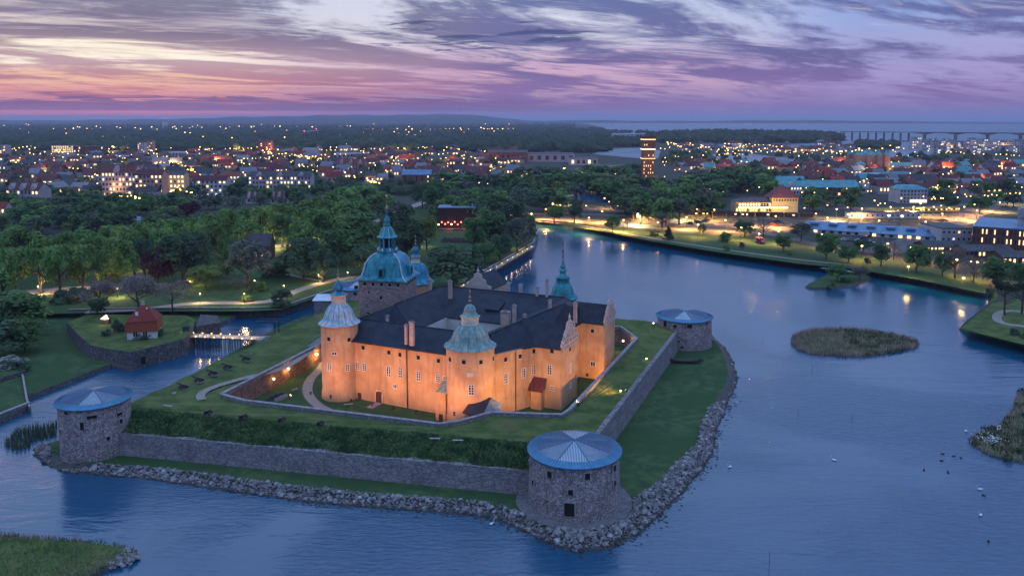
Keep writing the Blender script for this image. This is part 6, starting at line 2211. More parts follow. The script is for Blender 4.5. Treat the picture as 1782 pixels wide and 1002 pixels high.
block(240, 252, 268, 249, 'high_rise', 'pale slab high rise, left one of the far pair', depth=14, roof='flat', wall=W_WHITE, roofm=R_DARK, nx=4, ny=7, lit=.2)
block(256, 266, 266, 246, 'high_rise', 'pale slab high rise, right one of the far pair', depth=14, roof='flat', wall=W_SALMON, roofm=R_DARK, nx=3, ny=8, lit=.2)
block(180, 258, 280, 273, 'warehouse', 'long blue roofed shed in front of the far high rises', depth=40, roof='flat', wall=W_GREY, roofm=R_BLUE, nx=10, ny=1, lit=.1)
block(288, 332, 272, 266, 'warehouse', 'pale blue roofed hall on the far left of the crane', depth=36, roof='flat', wall=W_WHITE, roofm=R_PALE, nx=8, ny=1, lit=.2)
block(375, 450, 270, 266, 'warehouse', 'long white flat hall in the middle of the far town', depth=30, roof='flat', wall=W_WHITE, roofm=R_PALE, nx=10, ny=1, lit=.2)
block(527, 549, 275, 259, 'office_block', 'pale windowless block at the edge of the shopping street', depth=22, roof='flat', wall=W_WHITE, roofm=R_PALE)
block(448, 472, 268, 246, 'high_rise', 'brown brick tower block lit at its foot', depth=16, roof='flat', wall=W_RED, roofm=R_DARK, nx=5, ny=7, lit=.2)
block(0, 10, 268, 254, 'office_block', 'grey block at the far left edge of the town', depth=18, roof='flat', wall=W_GREY, roofm=R_PALE, nx=3, ny=3, lit=.1)
block(580, 640, 276, 268, 'warehouse', 'pale low hall in the middle town', depth=30, roof='flat', wall=W_GREY, roofm=R_PALE, nx=8, ny=1, lit=.3)
block(782, 814, 300, 281, 'apartment_block', 'dark roofed house with row of white gables in mid town', depth=14, rise=3, wall=W_RED, roofm=R_DARK, nx=6, ny=3, lit=.25, gables=5)
block(760, 800, 246, 241, 'warehouse', 'far low white shed at the forest edge', depth=30, roof='flat', wall=W_WHITE, roofm=R_PALE)
block(918, 1000, 282, 268, 'factory', 'long pale factory with flat roof before the inlet', depth=40, roof='flat', wall=W_PINK, roofm=R_DARK, nx=6, ny=1, lit=.1)
block(850, 918, 283, 266, 'factory', 'red brick factory with curved dark roof', depth=34, rise=4, wall=W_RED, roofm=R_DARK, nx=7, ny=1, lit=.1)
block(992, 1040, 288, 276, 'factory', 'low purple factory hall right of the pale factory', depth=34, roof='flat', wall=W_PINK, roofm=R_DARK, nx=5, ny=1, lit=.1)
block(1030, 1095, 296, 288, 'warehouse', 'low grey shed at the edge of the wood before the inlet', depth=24, roof='flat', wall=W_GREY, roofm=R_DARK, nx=6, ny=1, lit=.2)
block(962, 984, 330, 309, 'town_house', 'orange lit three storey house with dark hip roof by the pond', 'house', depth=12, rise=3, roof='hip', wall=W_SALMON, roofm=R_DARK, nx=4, ny=3, lit=.15)
block(905, 942, 312, 300, 'pavilion', 'pale green lit pavilion among trees', depth=14, roof='flat', wall=W_WHITE, roofm=R_PALE, nx=5, ny=1, lit=.7, litm=M_LIT2)
block(784, 800, 356, 337, 'villa', 'narrow white house behind the black theatre', 'house', depth=8, rise=4, wall=W_WHITE, roofm=R_DARK, nx=1, ny=2)
block(430, 470, 452, 428, 'villa', 'half hidden blue grey park villa with dark roof and two lit windows', 'house', depth=9, rise=6, wall=W_BRICK, roofm=R_DARK, nx=4, ny=1, lit=.6)
block(205, 245, 392, 383, 'villa', 'blue roofed house just behind the avenue', 'house', depth=10, rise=2, wall=W_GREY, roofm=R_BLUE, nx=3, ny=1, lit=.3)

# -- right: station, old town, harbour
stn, Ls_, hs_ = block(1280, 1385, 370, 352, 'railway_station', 'yellow lit railway station with a steep dark hipped tower roof', 'station', depth=14, rise=3.2, roof='hip', wall=W_YEL, roofm=R_DARK, nx=22, ny=2, lit=.55, litm=M_LIT, wh=.55)
MB().box((14, 6.5, 0), (20, 16, hs_ + 3.5)).build('centre_block', W_YEL, stn, local=True)
vs, fs = frust(22.5, 18.5, hs_ + 3.5, hs_ + 12.5, 2.5, .6)
MB().add([(v[0] + 14, v[1] + 6.5, v[2]) for v in vs], fs).build('tower_roof', R_PURP, stn, local=True)
MB().lathe([(.4, 0), (.2, 1), (.05, 2.2)], (14, 6.5, hs_ + 12.5), 6).build('finial', M_IRON, stn, local=True)
for k in range(9):
    place(unitwin(M_DIMWIN), 'window', stn, (5.5 + k * 2.1, -1.6, hs_ + 1.8), (0, 0, 0), (1.0, .25, 1.6))
for k in range(16):
    place(unitwin(M_LAMPFARW), 'canopy_light', stn, (-21 + k * 2.4, -2.6, 4.2), (0, 0, 0), (1.4, .5, 1.0))
light(stn, (8, -16, 9), 9000, (1, .6, .22), .5)  # bare lights without fixtures, added in front to brighten the facade
light(stn, (-14, -16, 9), 7000, (1, .6, .22), .5)
MB().box((-3, -2, 4.9), (40, 4, .25)).build('canopy', R_DARK, stn, local=True)
block(1355, 1400, 345, 325, 'town_house', 'white corner house with stepped gable behind the station', 'house', depth=14, rise=5, wall=W_WHITE, roofm=R_TEAL, nx=9, ny=3, lit=.2, gables=1)
block(1340, 1402, 326, 316, 'town_house', 'long teal copper roofed block behind the station', 'building', depth=20, rise=5, wall=W_PINK, roofm=R_TEAL, nx=9, ny=1, lit=.2)
block(1402, 1495, 342, 326, 'college', 'dark brick college with broad teal roof and dome lantern', depth=20, rise=6, wall=W_BRICK, roofm=R_TEAL, nx=12, ny=2, lit=.12)
wc, wl, wh_ = block(1565, 1613, 354, 330, 'court_house', 'white four storey mansion with pale teal roof facing the railway', 'building', depth=20, rise=3, roof='mansard', wall=W_WHITE, roofm=R_TEAL, nx=8, ny=4, lit=.12)
place(unitwin(M_LIT2), 'lit_entrance', wc, (4, -.6, 2), (0, 0, 0), (14, .6, 2.4))
block(1490, 1545, 318, 309, 'town_house', 'long white house with pale blue roof in the old town', 'building', depth=16, rise=5, wall=W_WHITE, roofm=R_PALE, nx=10, ny=1, lit=.2)
block(1255, 1300, 306, 296, 'town_house', 'long plum roofed factory range with rows of lit windows', 'building', depth=18, rise=4, wall=W_SALMON, roofm=R_PURP, nx=10, ny=2, lit=.35)
block(1185, 1245, 294, 286, 'warehouse', 'pale teal flat roofed hall beside the trees of the canal', depth=24, roof='flat', wall=W_GREY, roofm=R_TEAL, nx=6, ny=1, lit=.1)
block(1710, 1735, 306, 292, 'town_house', 'white gabled town house at the right of the old town', 'house', depth=12, rise=5, wall=W_WHITE, roofm=R_DARK, nx=4, ny=2, lit=.1)
block(1545, 1590, 296, 288, 'town_house', 'teal roofed yellow lit range right of the cathedral', 'building', depth=14, rise=4, wall=W_YEL, roofm=R_TEAL, nx=8, ny=2, lit=.3)
# cathedral: crossing dome and four corner towers with copper caps
cc = P(1515, 300, ZT)
cath = empty('cathedral', cc, 'big reddish brick cathedral with teal copper domes rising over the old town', 'church')
kk = cc.y / FPX
M_CATH = wallm('cathedral_stone', (.27, .16, .13, 1))
MB().box((0, 14, 0), (62 * kk, 28, 22 * kk)).build('nave', M_CATH, cath, local=True)
MB().box((-6, 10, 22 * kk), (30 * kk, 22, 6 * kk)).build('upper_nave', M_CATH, cath, local=True)
MB().lathe([(16 * kk, 0), (15 * kk, 2 * kk), (11 * kk, 6 * kk), (4 * kk, 9 * kk), (.4, 12 * kk)], (0, 12, 28 * kk), 12).build('dome', R_TEAL, cath, local=True)
for sx, sy in ((-24, 0), (-6, -2), (12, -2), (26, 0), (-24, 24), (26, 24)):
    MB().box((sx * kk, sy, 0), (9 * kk, 7, 30 * kk)).build('corner_tower', M_CATH, cath, local=True)
    MB().lathe([(5.2 * kk, 0), (5 * kk, 1.5 * kk), (3 * kk, 3.5 * kk), (2.2 * kk, 4.5 * kk), (2.4 * kk, 6 * kk), (1 * kk, 8 * kk), (.1, 11 * kk)], (sx * kk, sy, 30 * kk), 8).build('tower_cap', R_TEAL, cath, local=True)
MB().lathe([(9 * kk, 0), (9 * kk, 14 * kk)], (-22 * kk, -5, 0), 12).build('apse', M_CATH, cath, local=True)
MB().lathe([(9.6 * kk, 14 * kk), (7 * kk, 17 * kk), (3 * kk, 19 * kk), (.2, 21 * kk)], (-22 * kk, -5, 0), 12).build('apse_dome', R_TEAL, cath, local=True)
for k in range(7):
    place(unitwin(M_DIMWIN), 'window', cath, ((-26 + k * 9) * kk, -.1, 12 * kk), (0, 0, 0), (2.4 * kk, .3, 8 * kk))
light(cath, (-20, -60, 20), 26000, (1, .62, .38), .5)

# brick water tower with lit bands
wt_b = P(1126, 330, ZT)
wk = wt_b.y / FPX
wtr = empty('water_tower', wt_b, 'tall square brown brick water tower banded with lights above the trees', 'tower')
MB().box((0, 0, -1), (19.5 * wk, 19.5 * wk, 72 * wk)).build('shaft', W_BRICK, wtr, local=True)
MB().box((0, 0, 71 * wk), (22 * wk, 22 * wk, 21 * wk)).build('tank_storey', W_BRICK, wtr, local=True)
MB().box((0, 0, 92 * wk), (23.5 * wk, 23.5 * wk, 1.6 * wk)).build('parapet', M_DARKSTONE, wtr, local=True)
for zz_, hh, m_ in ((69.5, 2.2, M_LIT2), (86.5, 1.4, M_LIT), (54, .8, M_LIT)):
    MB().box((0, 0, zz_ * wk), (22.6 * wk, 22.6 * wk, hh * wk)).build('lit_band', m_, wtr, local=True)
for zz_ in (24, 30, 36, 42, 48, 60, 78):
    for k in range(5):
        place(unitwin(M_LIT if rng.random() < .5 else M_DIMWIN), 'window', wtr, ((-7.6 + 3.8 * k) * wk, (-11.1 if zz_ > 70 else -9.8) * wk, zz_ * wk), (0, 0, 0), (.9 * wk, .4, 2.6 * wk))
light(wtr, (0, -26, 30), 9000, (1, .45, .2), .5)
# mushroom water tower far off
mw = P(287, 222, ZT)
mk = mw.y / FPX
mt = empty('mushroom_water_tower', mw, 'white mushroom shaped water tower on the far horizon', 'tower')
for k in range(6):
    a = k * math.pi / 3
    MB().tube((3 * mk * math.cos(a), 3 * mk * math.sin(a), 0), (3.2 * mk * math.cos(a), 3.2 * mk * math.sin(a), 11 * mk), .9 * mk, n=6).build('leg', M_WHITE, mt, local=True)
MB().lathe([(3.6 * mk, 10.5 * mk), (6.4 * mk, 13.5 * mk), (6.6 * mk, 15 * mk), (.3, 16 * mk)], (0, 0, 0), 20).build('tank', M_WHITE, mt, local=True)

# warehouse with pale blue sheet roof, white block, modern building, restaurants
wa, wl_, wh2 = block(1398, 1582, 404, 397, 'warehouse', 'long low warehouse with pale blue sheet roof and loading doors beside the car park', depth=26, rise=3.5, wall=W_WHITE, roofm=R_BLUE, nx=16, ny=1, lit=.35, turn=-38, wh=.7)
for k in range(7):
    MB().box((-wl_ / 2 + wl_ * (k + .5) / 7, 8, wh2 + 2.2), (5, 5, 1.2)).build('roof_light', R_BLUE, wa, local=True)
block(1478, 1602, 380, 370, 'platform_building', 'long low white platform building lit by strong lamps', depth=8, roof='flat', wall=W_WHITE, roofm=R_DARK, nx=14, ny=1, lit=.2, wh=.3, ww=.3)
block(1637, 1690, 422, 398, 'office_block', 'white two storey block with dark flat roof left of the brown building', depth=24, roof='flat', wall=W_WHITE, roofm=R_DARK, nx=6, ny=2, lit=.25, ww=.35, wh=.3)
mo, ml, mh = block(1690, 1860, 438, 392, 'museum', 'large brown brick building with strip windows and pale roof at the right edge', depth=46, roof='flat', wall=W_BRICK, roofm=R_BLUE, nx=34, ny=3, lit=.45, ww=.30, wh=.55, litm=M_LIT, turn=-36)
MB().box((-ml / 2 + 24, 22, mh), (9, 9, 9)).build('roof_house', W_WHITE, mo, local=True)
MB().box((-ml / 2 + 26, 20, mh + 5), (11, 10, 5)).build('roof_cabin', W_GREY, mo, local=True)
place(unitwin(M_LAMPRED), 'red_sign', mo, (-ml / 2 + 34, 14, mh + 8), (0, 0, 0), (1.2, .5, 5))
for (xl, xr, yb, ye, lb) in ((1612, 1690, 436, 429, 'low dark restaurant pavilion with lit windows, left of the pair'), (1680, 1765, 448, 436, 'low dark pavilion in the middle of the waterside row'), (1745, 1840, 462, 447, 'dark red pavilion with flagpoles at the right edge')):
    block(xl, xr, yb, ye, 'pavilion', lb, 'pavilion', depth=14, roof='gable', rise=2.2, wall=W_BRICK, roofm=R_DARK, nx=12, ny=1, lit=.55, litm=M_LIT, wh=.5)
# black stage house with red lit stage
th, tl, thh = block(762, 828, 398, 362, 'open_air_theatre', 'tall black stage house among the park trees with a red lit stage below', 'theatre', depth=18, roof='flat', wall=mat('black_cladding', (.012, .012, .016, 1), rough=.5), roofm=R_BLUE)
M_STAGE = glow('red_stage_light', (1.0, .12, .05, 1), 3.0)
stg = MB().box((2, -5, 0), (tl + 2, 9, .8)).build('stage_floor', M_WOOD, th, local=True)
for k in range(12):
    q = (-tl / 2 + tl * (k + .5) / 12, -6 + (k % 3), 3.2 + (k % 2) * 1.4)
    MB().box(q, (.9, .5, .8)).build('stage_lamp', M_STAGE if k % 4 else M_LAMP, th, local=True)
light(th, (-4, -7, 2.2), 800, (1, .16, .06), .4)
light(th, (6, -7, 2.2), 800, (1, .16, .06), .4)
# audience: small seated crowd in front of the stage
cr = MB()
tp = P(796, 418, ZT)
for _ in range(260):
    x, y = rng.uniform(-9, 12), rng.uniform(-11, 4)
    cr.lathe([(.05, 0), (.24, .2), (.26, .7), (.1, .95), (.13, 1.05), (.14, 1.2), (.03, 1.33)], (tp.x + x, tp.y + y, ZT + .1), 5)
tag(cr.build('crowd', mat('dark_clothes', (.05, .04, .045, 1), (.14, .10, .10, 1), rough=.9, scale=3)), 'small seated crowd before the red lit stage', None, None, 'stuff')

# -- long road bridge on the sea
dk0, dk1 = P(1462, 244, 0), P(1900, 249, 0)
sb = empty('sea_bridge', dk0, 'long low road bridge on slender piers crossing the strait', 'bridge')
M_CONC = mat('bridge_concrete', (.15, .15, .165, 1), (.19, .19, .20, 1), rough=.8, scale=.05)
HB = 30.0
prev = None
pts = [dk0.lerp(dk1, i / 40) for i in range(41)]
for a, b in zip(pts[:-1], pts[1:]):
    d = b - a
    MB().box(((a.x + b.x) / 2, (a.y + b.y) / 2, HB - 3.4 if b.x > P(1606, 246, 0).x else HB - 2.6), (d.length + .2, 13, 3.4 if b.x > P(1606, 246, 0).x else 2.6), math.atan2(d.y, d.x)).build('deck_span', M_CONC, sb)
for x, w in ((1469, 2), (1485, 2), (1500, 2), (1516, 2), (1531, 2), (1546, 2), (1562, 2), (1577, 2), (1592, 2.4), (1621, 5.2), (1676, 5.2), (1731, 5.2), (1786, 5.2)):
    t_ = (x - 1462) / (1900 - 1462)
    q = dk0.lerp(dk1, t_)
    MB().box((q.x, q.y, -2), (w, 11, HB - 2), 0).build('pier', M_CONC, sb)
    if w > 5:
        MB().add([(q.x - 34, q.y - 5, HB - 3.2), (q.x + 34, q.y - 5, HB - 3.2), (q.x + 5, q.y - 5, HB - 8), (q.x - 5, q.y - 5, HB - 8), (q.x - 34, q.y + 5, HB - 3.2), (q.x + 34, q.y + 5, HB - 3.2), (q.x + 5, q.y + 5, HB - 8), (q.x - 5, q.y + 5, HB - 8)],
                 [(0, 3, 2, 1), (4, 5, 6, 7), (3, 7, 6, 2), (0, 4, 7, 3), (1, 2, 6, 5)]).build('haunch', M_CONC, sb)
# crane by the middle of the town
cp = P(551, 246, ZT)
cnk = cp.y / FPX
cr_ = empty('tower_crane', cp, 'thin tower crane with red lamps over the far town', 'crane')
MB().tube((0, 0, 0), (0, 0, 20 * cnk), .5 * cnk, n=4).build('mast', M_IRON, cr_, local=True)
MB().tube((-21 * cnk, 0, 17 * cnk), (4 * cnk, 0, 18.5 * cnk), .35 * cnk, n=4).build('jib', M_WHITE, cr_, local=True)
for q in ((0, 0, 21), (-21, 0, 17.5)):
    MB().lathe([(.02, -.8 * cnk), (.8 * cnk, 0), (.02, .8 * cnk)], tuple(v * cnk for v in q), 6).build('warning_lamp', M_LAMPRED, cr_, local=True)

# ------------------------------------------------------------------ streets, railway, cars
M_STREET = mat('street_paving', (.075, .072, .07, 1), (.12, .115, .11, 1), rough=.7, scale=.12, detail=6)
ptl = px([(1726, 528), (1700, 548), (1672, 571), (1702, 580), (1782, 600), (1850, 624), (1950, 600), (1900, 540), (1800, 515)], ZT)
ptl = ptl if area(ptl) > 0 else ptl[::-1]
mb = MB()
mb.poly([(p[0], p[1], ZT + .04) for p in ptl])
tag(mb.build('point_lawn', M_GRASS2), kind='structure')
ribbon('shore_road', spline(px([(905, 381), (960, 383), (1060, 390), (1150, 398), (1250, 402), (1330, 406), (1420, 425), (1520, 440)], ZT)), 9.0, ZT + .06, M_STREET)
ribbon('station_road', spline(px([(900, 372), (1000, 373), (1100, 376), (1250, 380), (1400, 384), (1560, 390)], ZT)), 12.0, ZT + .07, M_STREET)
ribbon('railway_ground', spline(px([(900, 362), (1000, 364), (1100, 368), (1300, 374), (1480, 379), (1640, 376), (1720, 360)], ZT)), 16.0, ZT + .05, mat('ballast', (.09, .075, .065, 1), (.14, .12, .10, 1), rough=.95, scale=.5))
ribbon('diagonal_street', spline(px([(1520, 440), (1580, 425), (1640, 398), (1690, 372), (1730, 355), (1782, 345), (1850, 342)], ZT)), 20.0, ZT + .08, M_STREET)
ribbon('car_park', spline(px([(1040, 388), (1120, 389), (1240, 392), (1350, 397), (1395, 404)], ZT)), 20.0, ZT + .09, M_STREET)
ribbon('square_street', spline(px([(1450, 362), (1560, 362), (1650, 358), (1782, 352)], ZT)), 14.0, ZT + .10, M_STREET)
ribbon('island_street', spline(px([(1247, 266), (1300, 271), (1380, 275), (1460, 277)], ZT)), 22.0, ZT + .35, M_PATH)
ribbon('west_street', spline(px([(100, 255), (110, 264), (122, 272), (128, 280)], ZT)), 22.0, ZT + .06, M_STREET)
ribbon('middle_street', spline(px([(255, 262), (275, 272), (300, 284), (325, 296)], ZT)), 18.0, ZT + .06, M_STREET)
ribbon('market_street', spline(px([(590, 300), (625, 304), (650, 318)], ZT)), 16.0, ZT + .06, M_STREET)
ribbon('pond_road', spline(px([(895, 352), (940, 348), (985, 342), (1020, 330)], ZT)), 8.0, ZT + .06, M_PATH)
ribbon('shore_path', spline(px([(925, 384.5), (1000, 391), (1060, 401), (1130, 414), (1250, 433), (1390, 452), (1480, 461)], ZT)), 2.4, ZT + .12, M_PATH)
lawn2 = px([(945, 386), (1055, 396), (1150, 404), (1250, 408), (1330, 412), (1420, 432), (1520, 448), (1600, 460), (1720, 490), (1715, 511), (1600, 487), (1540, 477), (1480, 467), (1390, 459), (1250, 439), (1130, 419), (1055, 404), (960, 389)], ZT)
mb = MB()
lawn2 = lawn2 if area(lawn2) > 0 else lawn2[::-1]
tri = tessellate_polygon([[Vector((p[0], p[1], 0)) for p in lawn2]])
mb.add([(p[0], p[1], ZT + .04) for p in lawn2], [t if (Vector(lawn2[t[1]]) - Vector(lawn2[t[0]])).cross(Vector(lawn2[t[2]]) - Vector(lawn2[t[0]])) > 0 else t[::-1] for t in tri])
tag(mb.build('shore_lawn', M_GRASS), kind='structure')
wall_strip('stone_quay', px([(1530, 477), (1600, 489), (1700, 511), (1722, 516)], 0), -1, 1.4, 2.2, M_STONE2, 'stone quay edge below the trees on the right shore')
# footbridge from the shore to the wooded point
fb0, fb1 = P(1430, 466, 2.2), P(1492, 474, 2.2)
fbr = empty('footbridge', fb0, 'small footbridge from the shore to the wooded point', 'bridge')
d = fb1 - fb0
MB().box(((fb0.x + fb1.x) / 2, (fb0.y + fb1.y) / 2, 2.0), (d.length, 2.4, .3), math.atan2(d.y, d.x)).build('deck', M_COPING, fbr)
for sy in (-1.1, 1.1):
    nrm = Vector((-d.y, d.x, 0)).normalized() * sy
    MB().tube(fb0 + nrm + Vector((0, 0, 1.1)), fb1 + nrm + Vector((0, 0, 1.1)), .05).build('handrail', M_IRON, fbr)
for t_ in (.3, .6, .85):
    q = fb0.lerp(fb1, t_)
    MB().tube((q.x, q.y, -1), (q.x, q.y, 2), .2).build('pile', M_WOOD, fbr)
# jetty
jt = P(1578, 489, .6)
j_ = empty('jetty', jt, 'small wooden jetty at the stone quay', 'jetty')
for k in range(8):
    MB().box((jt.x - 2 + k * .7, jt.y + (k - 4) * .2, .5), (.62, 3.4, .12), .25).build('plank', M_WOOD, j_)

# trains
def train(x0, y0, x1, y1, cars, wall, name, label, litm, frac):
    a, b = P(x0, y0, ZT + .1), P(x1, y1, ZT + .1)
    d = b - a
    root = empty(name, a, label, 'train')
    L = d.length / cars
    u = d.normalized()
    rz = math.atan2(u.y, u.x)
    for k in range(cars):
        c_ = a + u * L * (k + .5)
        car = MB().box((c_.x, c_.y, ZT + 1.0), (L - .8, 3.0, 3.0), rz).box((c_.x, c_.y, ZT + 4.003), (L - 1.4, 2.4, .5), rz).build('carriage', wall, root)
        nw = max(4, int(L / 2.2))
        for j in range(nw):
            q = a + u * (L * k + L * (j + .5) / nw) + Vector((u.y, -u.x, 0)) * 1.5
            place(unitwin(litm if rng.random() < frac else M_DIMWIN), 'window', car, q + Vector((0, 0, 2.7)) - a - Vector((0, 0, 0)), (0, 0, rz), (L / nw * .6, .12, 1.0))
    return root


train(1190, 377, 1415, 381, 9, W_BRICK, 'goods_train', 'long dark train standing along the station platforms', M_LIT, .25)
train(1508, 374, 1668, 369, 6, wallm('train_yellow', (.55, .40, .08, 1)), 'commuter_train', 'bright yellow lit commuter train on the right of the platforms', M_LIT, .5)

# parked cars
CP = [wallm('car_white', (.6, .6, .6, 1)), wallm('car_dark', (.03, .03, .035, 1)), wallm('car_grey', (.22, .23, .25, 1)), wallm('car_red', (.25, .03, .03, 1)), wallm('car_blue', (.04, .07, .16, 1))]


def car_parts(k):
    m_ = CP[k]
    r = empty('parked_car', (0, 0, -500), None, 'car', 'cars parked near the station and the warehouse')
    out_ = [(-2.2, .35), (2.2, .35), (2.25, .75), (1.3, .95), (-2.2, .98)]
    n = len(out_)
    for nm, ol, hw, mm in (('body', out_, .9, m_), ('cabin', [(-1.9, .97), (1.1, .94), (.4, 1.48), (-1.4, 1.5)], .78, M_GLASS)):
        n = len(ol)
        MB().add([(a, -hw, z) for a, z in ol] + [(a, hw, z) for a, z in ol], [tuple(range(n)), tuple(range(n, 2 * n))[::-1]] + [(i, n + i, n + (i + 1) % n, (i + 1) % n) for i in range(n)]).build(nm, mm, r, local=True)
    MB().box((-.45, 0, 1.49), (1.7, 1.4, .05)).build('roof', m_, r, local=True)
    for wx in (-1.35, 1.35):
        for wy in (-.82, .82):
            MB().tube((wx, wy - .1, .33), (wx, wy + .1, .33), .33, n=10).build('wheel', M_IRON, r, local=True)
    return r


CARC = ['white', 'black', 'grey', 'dark red', 'blue']
protos = [car_parts(k) for k in range(5)]
usedp = set()
for i, (x, y, k) in enumerate(((1132, 384, 0), (1202, 390, 1), (1212, 387, 2), (1216, 388, 1), (1230, 384, 1), (1226, 386, 4), (1278, 382, 2), (1345, 392, 3), (1360, 394, 1), (1352, 386, 1), (1470, 418, 0), (1480, 419, 2), (1494, 420, 0), (1502, 416, 4), (1515, 423, 0), (1366, 388, 2), (1600, 372, 1), (1620, 388, 1), (1628, 387, 2), (1636, 386, 1), (1644, 385, 4))):
    o = protos[k] if k not in usedp else copy_tree(protos[k])
    usedp.add(k)
    o.location = P(x, y, ZT + .1)
    o.rotation_euler = (0, 0, rng.uniform(-.3, .3))
    where = 'in the car park left of the station road' if x < 1180 else 'in the car park before the railway station' if x < 1300 else 'near the end of the station car park' if x < 1400 else 'in front of the blue roofed warehouse' if x < 1560 else 'by the street right of the platforms'
    o['label'] = CARC[k] + ' parked car ' + where
# lorry
lo = empty('parked_lorry', P(1503, 412, ZT + .1), 'white box lorry parked before the blue roofed warehouse', 'lorry', None, .2)
MB().box((0, 0, .9), (6, 2.4, 2.6)).build('box_body', W_WHITE, lo, local=True)
MB().box((4, 0, .6), (1.9, 2.3, 2.2)).build('cab', CP[4], lo, local=True)
for wx in (-2, 3.8):
    for wy in (-1, 1):
        MB().tube((wx, wy - .15, .5), (wx, wy + .15, .5), .5, n=10).build('wheel', M_IRON, lo, local=True)
# flagpoles
for i, x in enumerate((1595, 1602, 1745, 1757, 1770)):
    yb = 428 if i < 2 else 470
    q = P(x, yb, ZT)
    r_ = empty('flagpole', q, ('tall white flagpole by the street corner, left of two', 'tall white flagpole by the street corner, right of two', 'white flagpole before the dark pavilion, left of three', 'white flagpole before the dark pavilion, middle of three', 'white flagpole before the dark pavilion, right of three')[i], 'flagpole')
    MB().tube((0, 0, 0), (0, 0, 26 * q.y / FPX), .10, .05, n=6).lathe([(.02, 0), (.16, .1), (.02, .25)], (0, 0, 26 * q.y / FPX), 6).build('pole', M_WHITE, r_, local=True)

# ------------------------------------------------------------------ the crowd of houses
def house_parts(wall, roofm, name):
    """unit house: 1 x 1 footprint, walls to .6, ridge at 1"""
    r = empty(name, (0, 0, -600))
    MB().box((0, 0, -.05), (1, 1, .65)).build('wall', wall, r, local=True)
    MB().add([(-.54, -.56, .56), (.54, -.56, .56), (.54, 0, 1), (-.54, 0, 1), (-.54, .56, .56), (.54, .56, .56), (-.5, -.5, .56), (-.5, .5, .56), (.5, -.5, .56), (.5, .5, .56)], [(0, 1, 2, 3), (3, 2, 5, 4), (6, 3, 7), (9, 2, 8)]).build('roof', roofm, r, local=True)
    MB().box((.2, .12, .8), (.08, .09, .34)).build('chimney', W_SALMON, r, local=True)
    for k in (-.28, .02, .3):
        place(unitwin(M_DIMWIN), 'window', r, (k, -.505, .32), (0, 0, 0), (.13, .02, .2))
    return r


R_PALEH = mat('grey_sheet_roof', (.13, .15, .18, 1), (.20, .23, .27, 1), rough=.5, scale=.3, rand=.2)
W_HOUSE = wallm('house_render', (.32, .28, .28, 1))
HK = {'red_roofed_house': (W_HOUSE, R_PURP, 'red roofed'), 'tile_roofed_house': (W_SALMON, R_RED, 'bright tile roofed'), 'dark_roofed_house': (W_HOUSE, R_DARK, 'dark roofed'), 'pale_roofed_house': (W_HOUSE, R_PALEH, 'pale roofed'), 'teal_roofed_house': (W_YEL, R_TEAL, 'teal roofed')}
HP = {k: house_parts(v[0], v[1], k) for k, v in HK.items()}
uh = set()
occ = []


def put_house(x, y, kind, w, dp, h, rz, label, group):
    q = P(x, y, ZT)
    for o_ in occ:
        if (q - o_[0]).length < (w + o_[1]) * .42:
            return None
    occ.append((q, w))
    o = HP[kind] if kind not in uh else copy_tree(HP[kind])
    uh.add(kind)
    o.location = q
    o.scale = (w, dp, h)
    o.rotation_euler = (0, 0, rz)
    tag(o, label, 'house', group)
    if rng.random() < .5:
        for ch in o.children:
            if ch.name.startswith('window') and rng.random() < .4:
                ch.data = unitwin(M_LIT)
    return o


for (x0, x1, y0, y1, n, kinds, where, grp) in (
        (1185, 1782, 288, 340, 260, ('red_roofed_house',) * 4 + ('tile_roofed_house', 'tile_roofed_house', 'dark_roofed_house', 'pale_roofed_house', 'teal_roofed_house'), 'in the crowded old town behind the station', 'old town houses'),
        (0, 330, 272, 345, 90, ('red_roofed_house', 'red_roofed_house', 'dark_roofed_house', 'pale_roofed_house'), 'among the trees on the left side of town', 'houses of the left side of town'),
        (330, 900, 262, 318, 170, ('red_roofed_house', 'red_roofed_house', 'dark_roofed_house', 'pale_roofed_house', 'tile_roofed_house'), 'in the middle of town beyond the park', 'houses of the middle of town'),
        (1180, 1480, 252, 266, 60, ('red_roofed_house', 'dark_roofed_house', 'pale_roofed_house'), 'in the suburb beyond the canal', 'houses beyond the canal')):
    for i in range(n):
        x, y = rng.uniform(x0, x1), rng.uniform(y0, y1)
        if 1240 < x < 1400 and y > 308 and x0 == 1185:
            continue
        if 1185 < x < 1345 and y > 300:
            continue
        k = rng.choice(kinds)
        big = 1.0 if y > 285 else 1.25
        w = rng.uniform(11, 22) * big
        put_house(x, y, k, w, rng.uniform(9, 13) * big, rng.uniform(9, 14), rng.choice((0, .15, -.2, .5, -.5, 1.4)), HK[k][2] + ' house ' + where, grp)
# new white housing by the harbour
for i in range(46):
    x, y = rng.uniform(1590, 1790), rng.uniform(249, 268)
    q = P(x, y, ZT)
    w, h = rng.uniform(16, 34), rng.uniform(9, 20)
    r_ = empty('harbour_flats', q, 'white flat roofed block in the new harbour housing', 'building', 'new harbour housing', rng.uniform(-.3, .3))
    MB().box((0, 6, 0), (w, 12, h)).build('wall', W_WHITE, r_, local=True)
    MB().box((0, 6, h), (w + .4, 12.4, .5)).build('roof', R_DARK, r_, local=True)
    for a in range(4):
        for b in range(3):
            place(unitwin(M_LIT2 if rng.random() < .3 else M_DIMWIN), 'window', r_, (-w / 2 + w * (a + .5) / 4, -.05, h * (b + .5) / 3), (0, 0, 0), (w * .13, .3, h * .14))

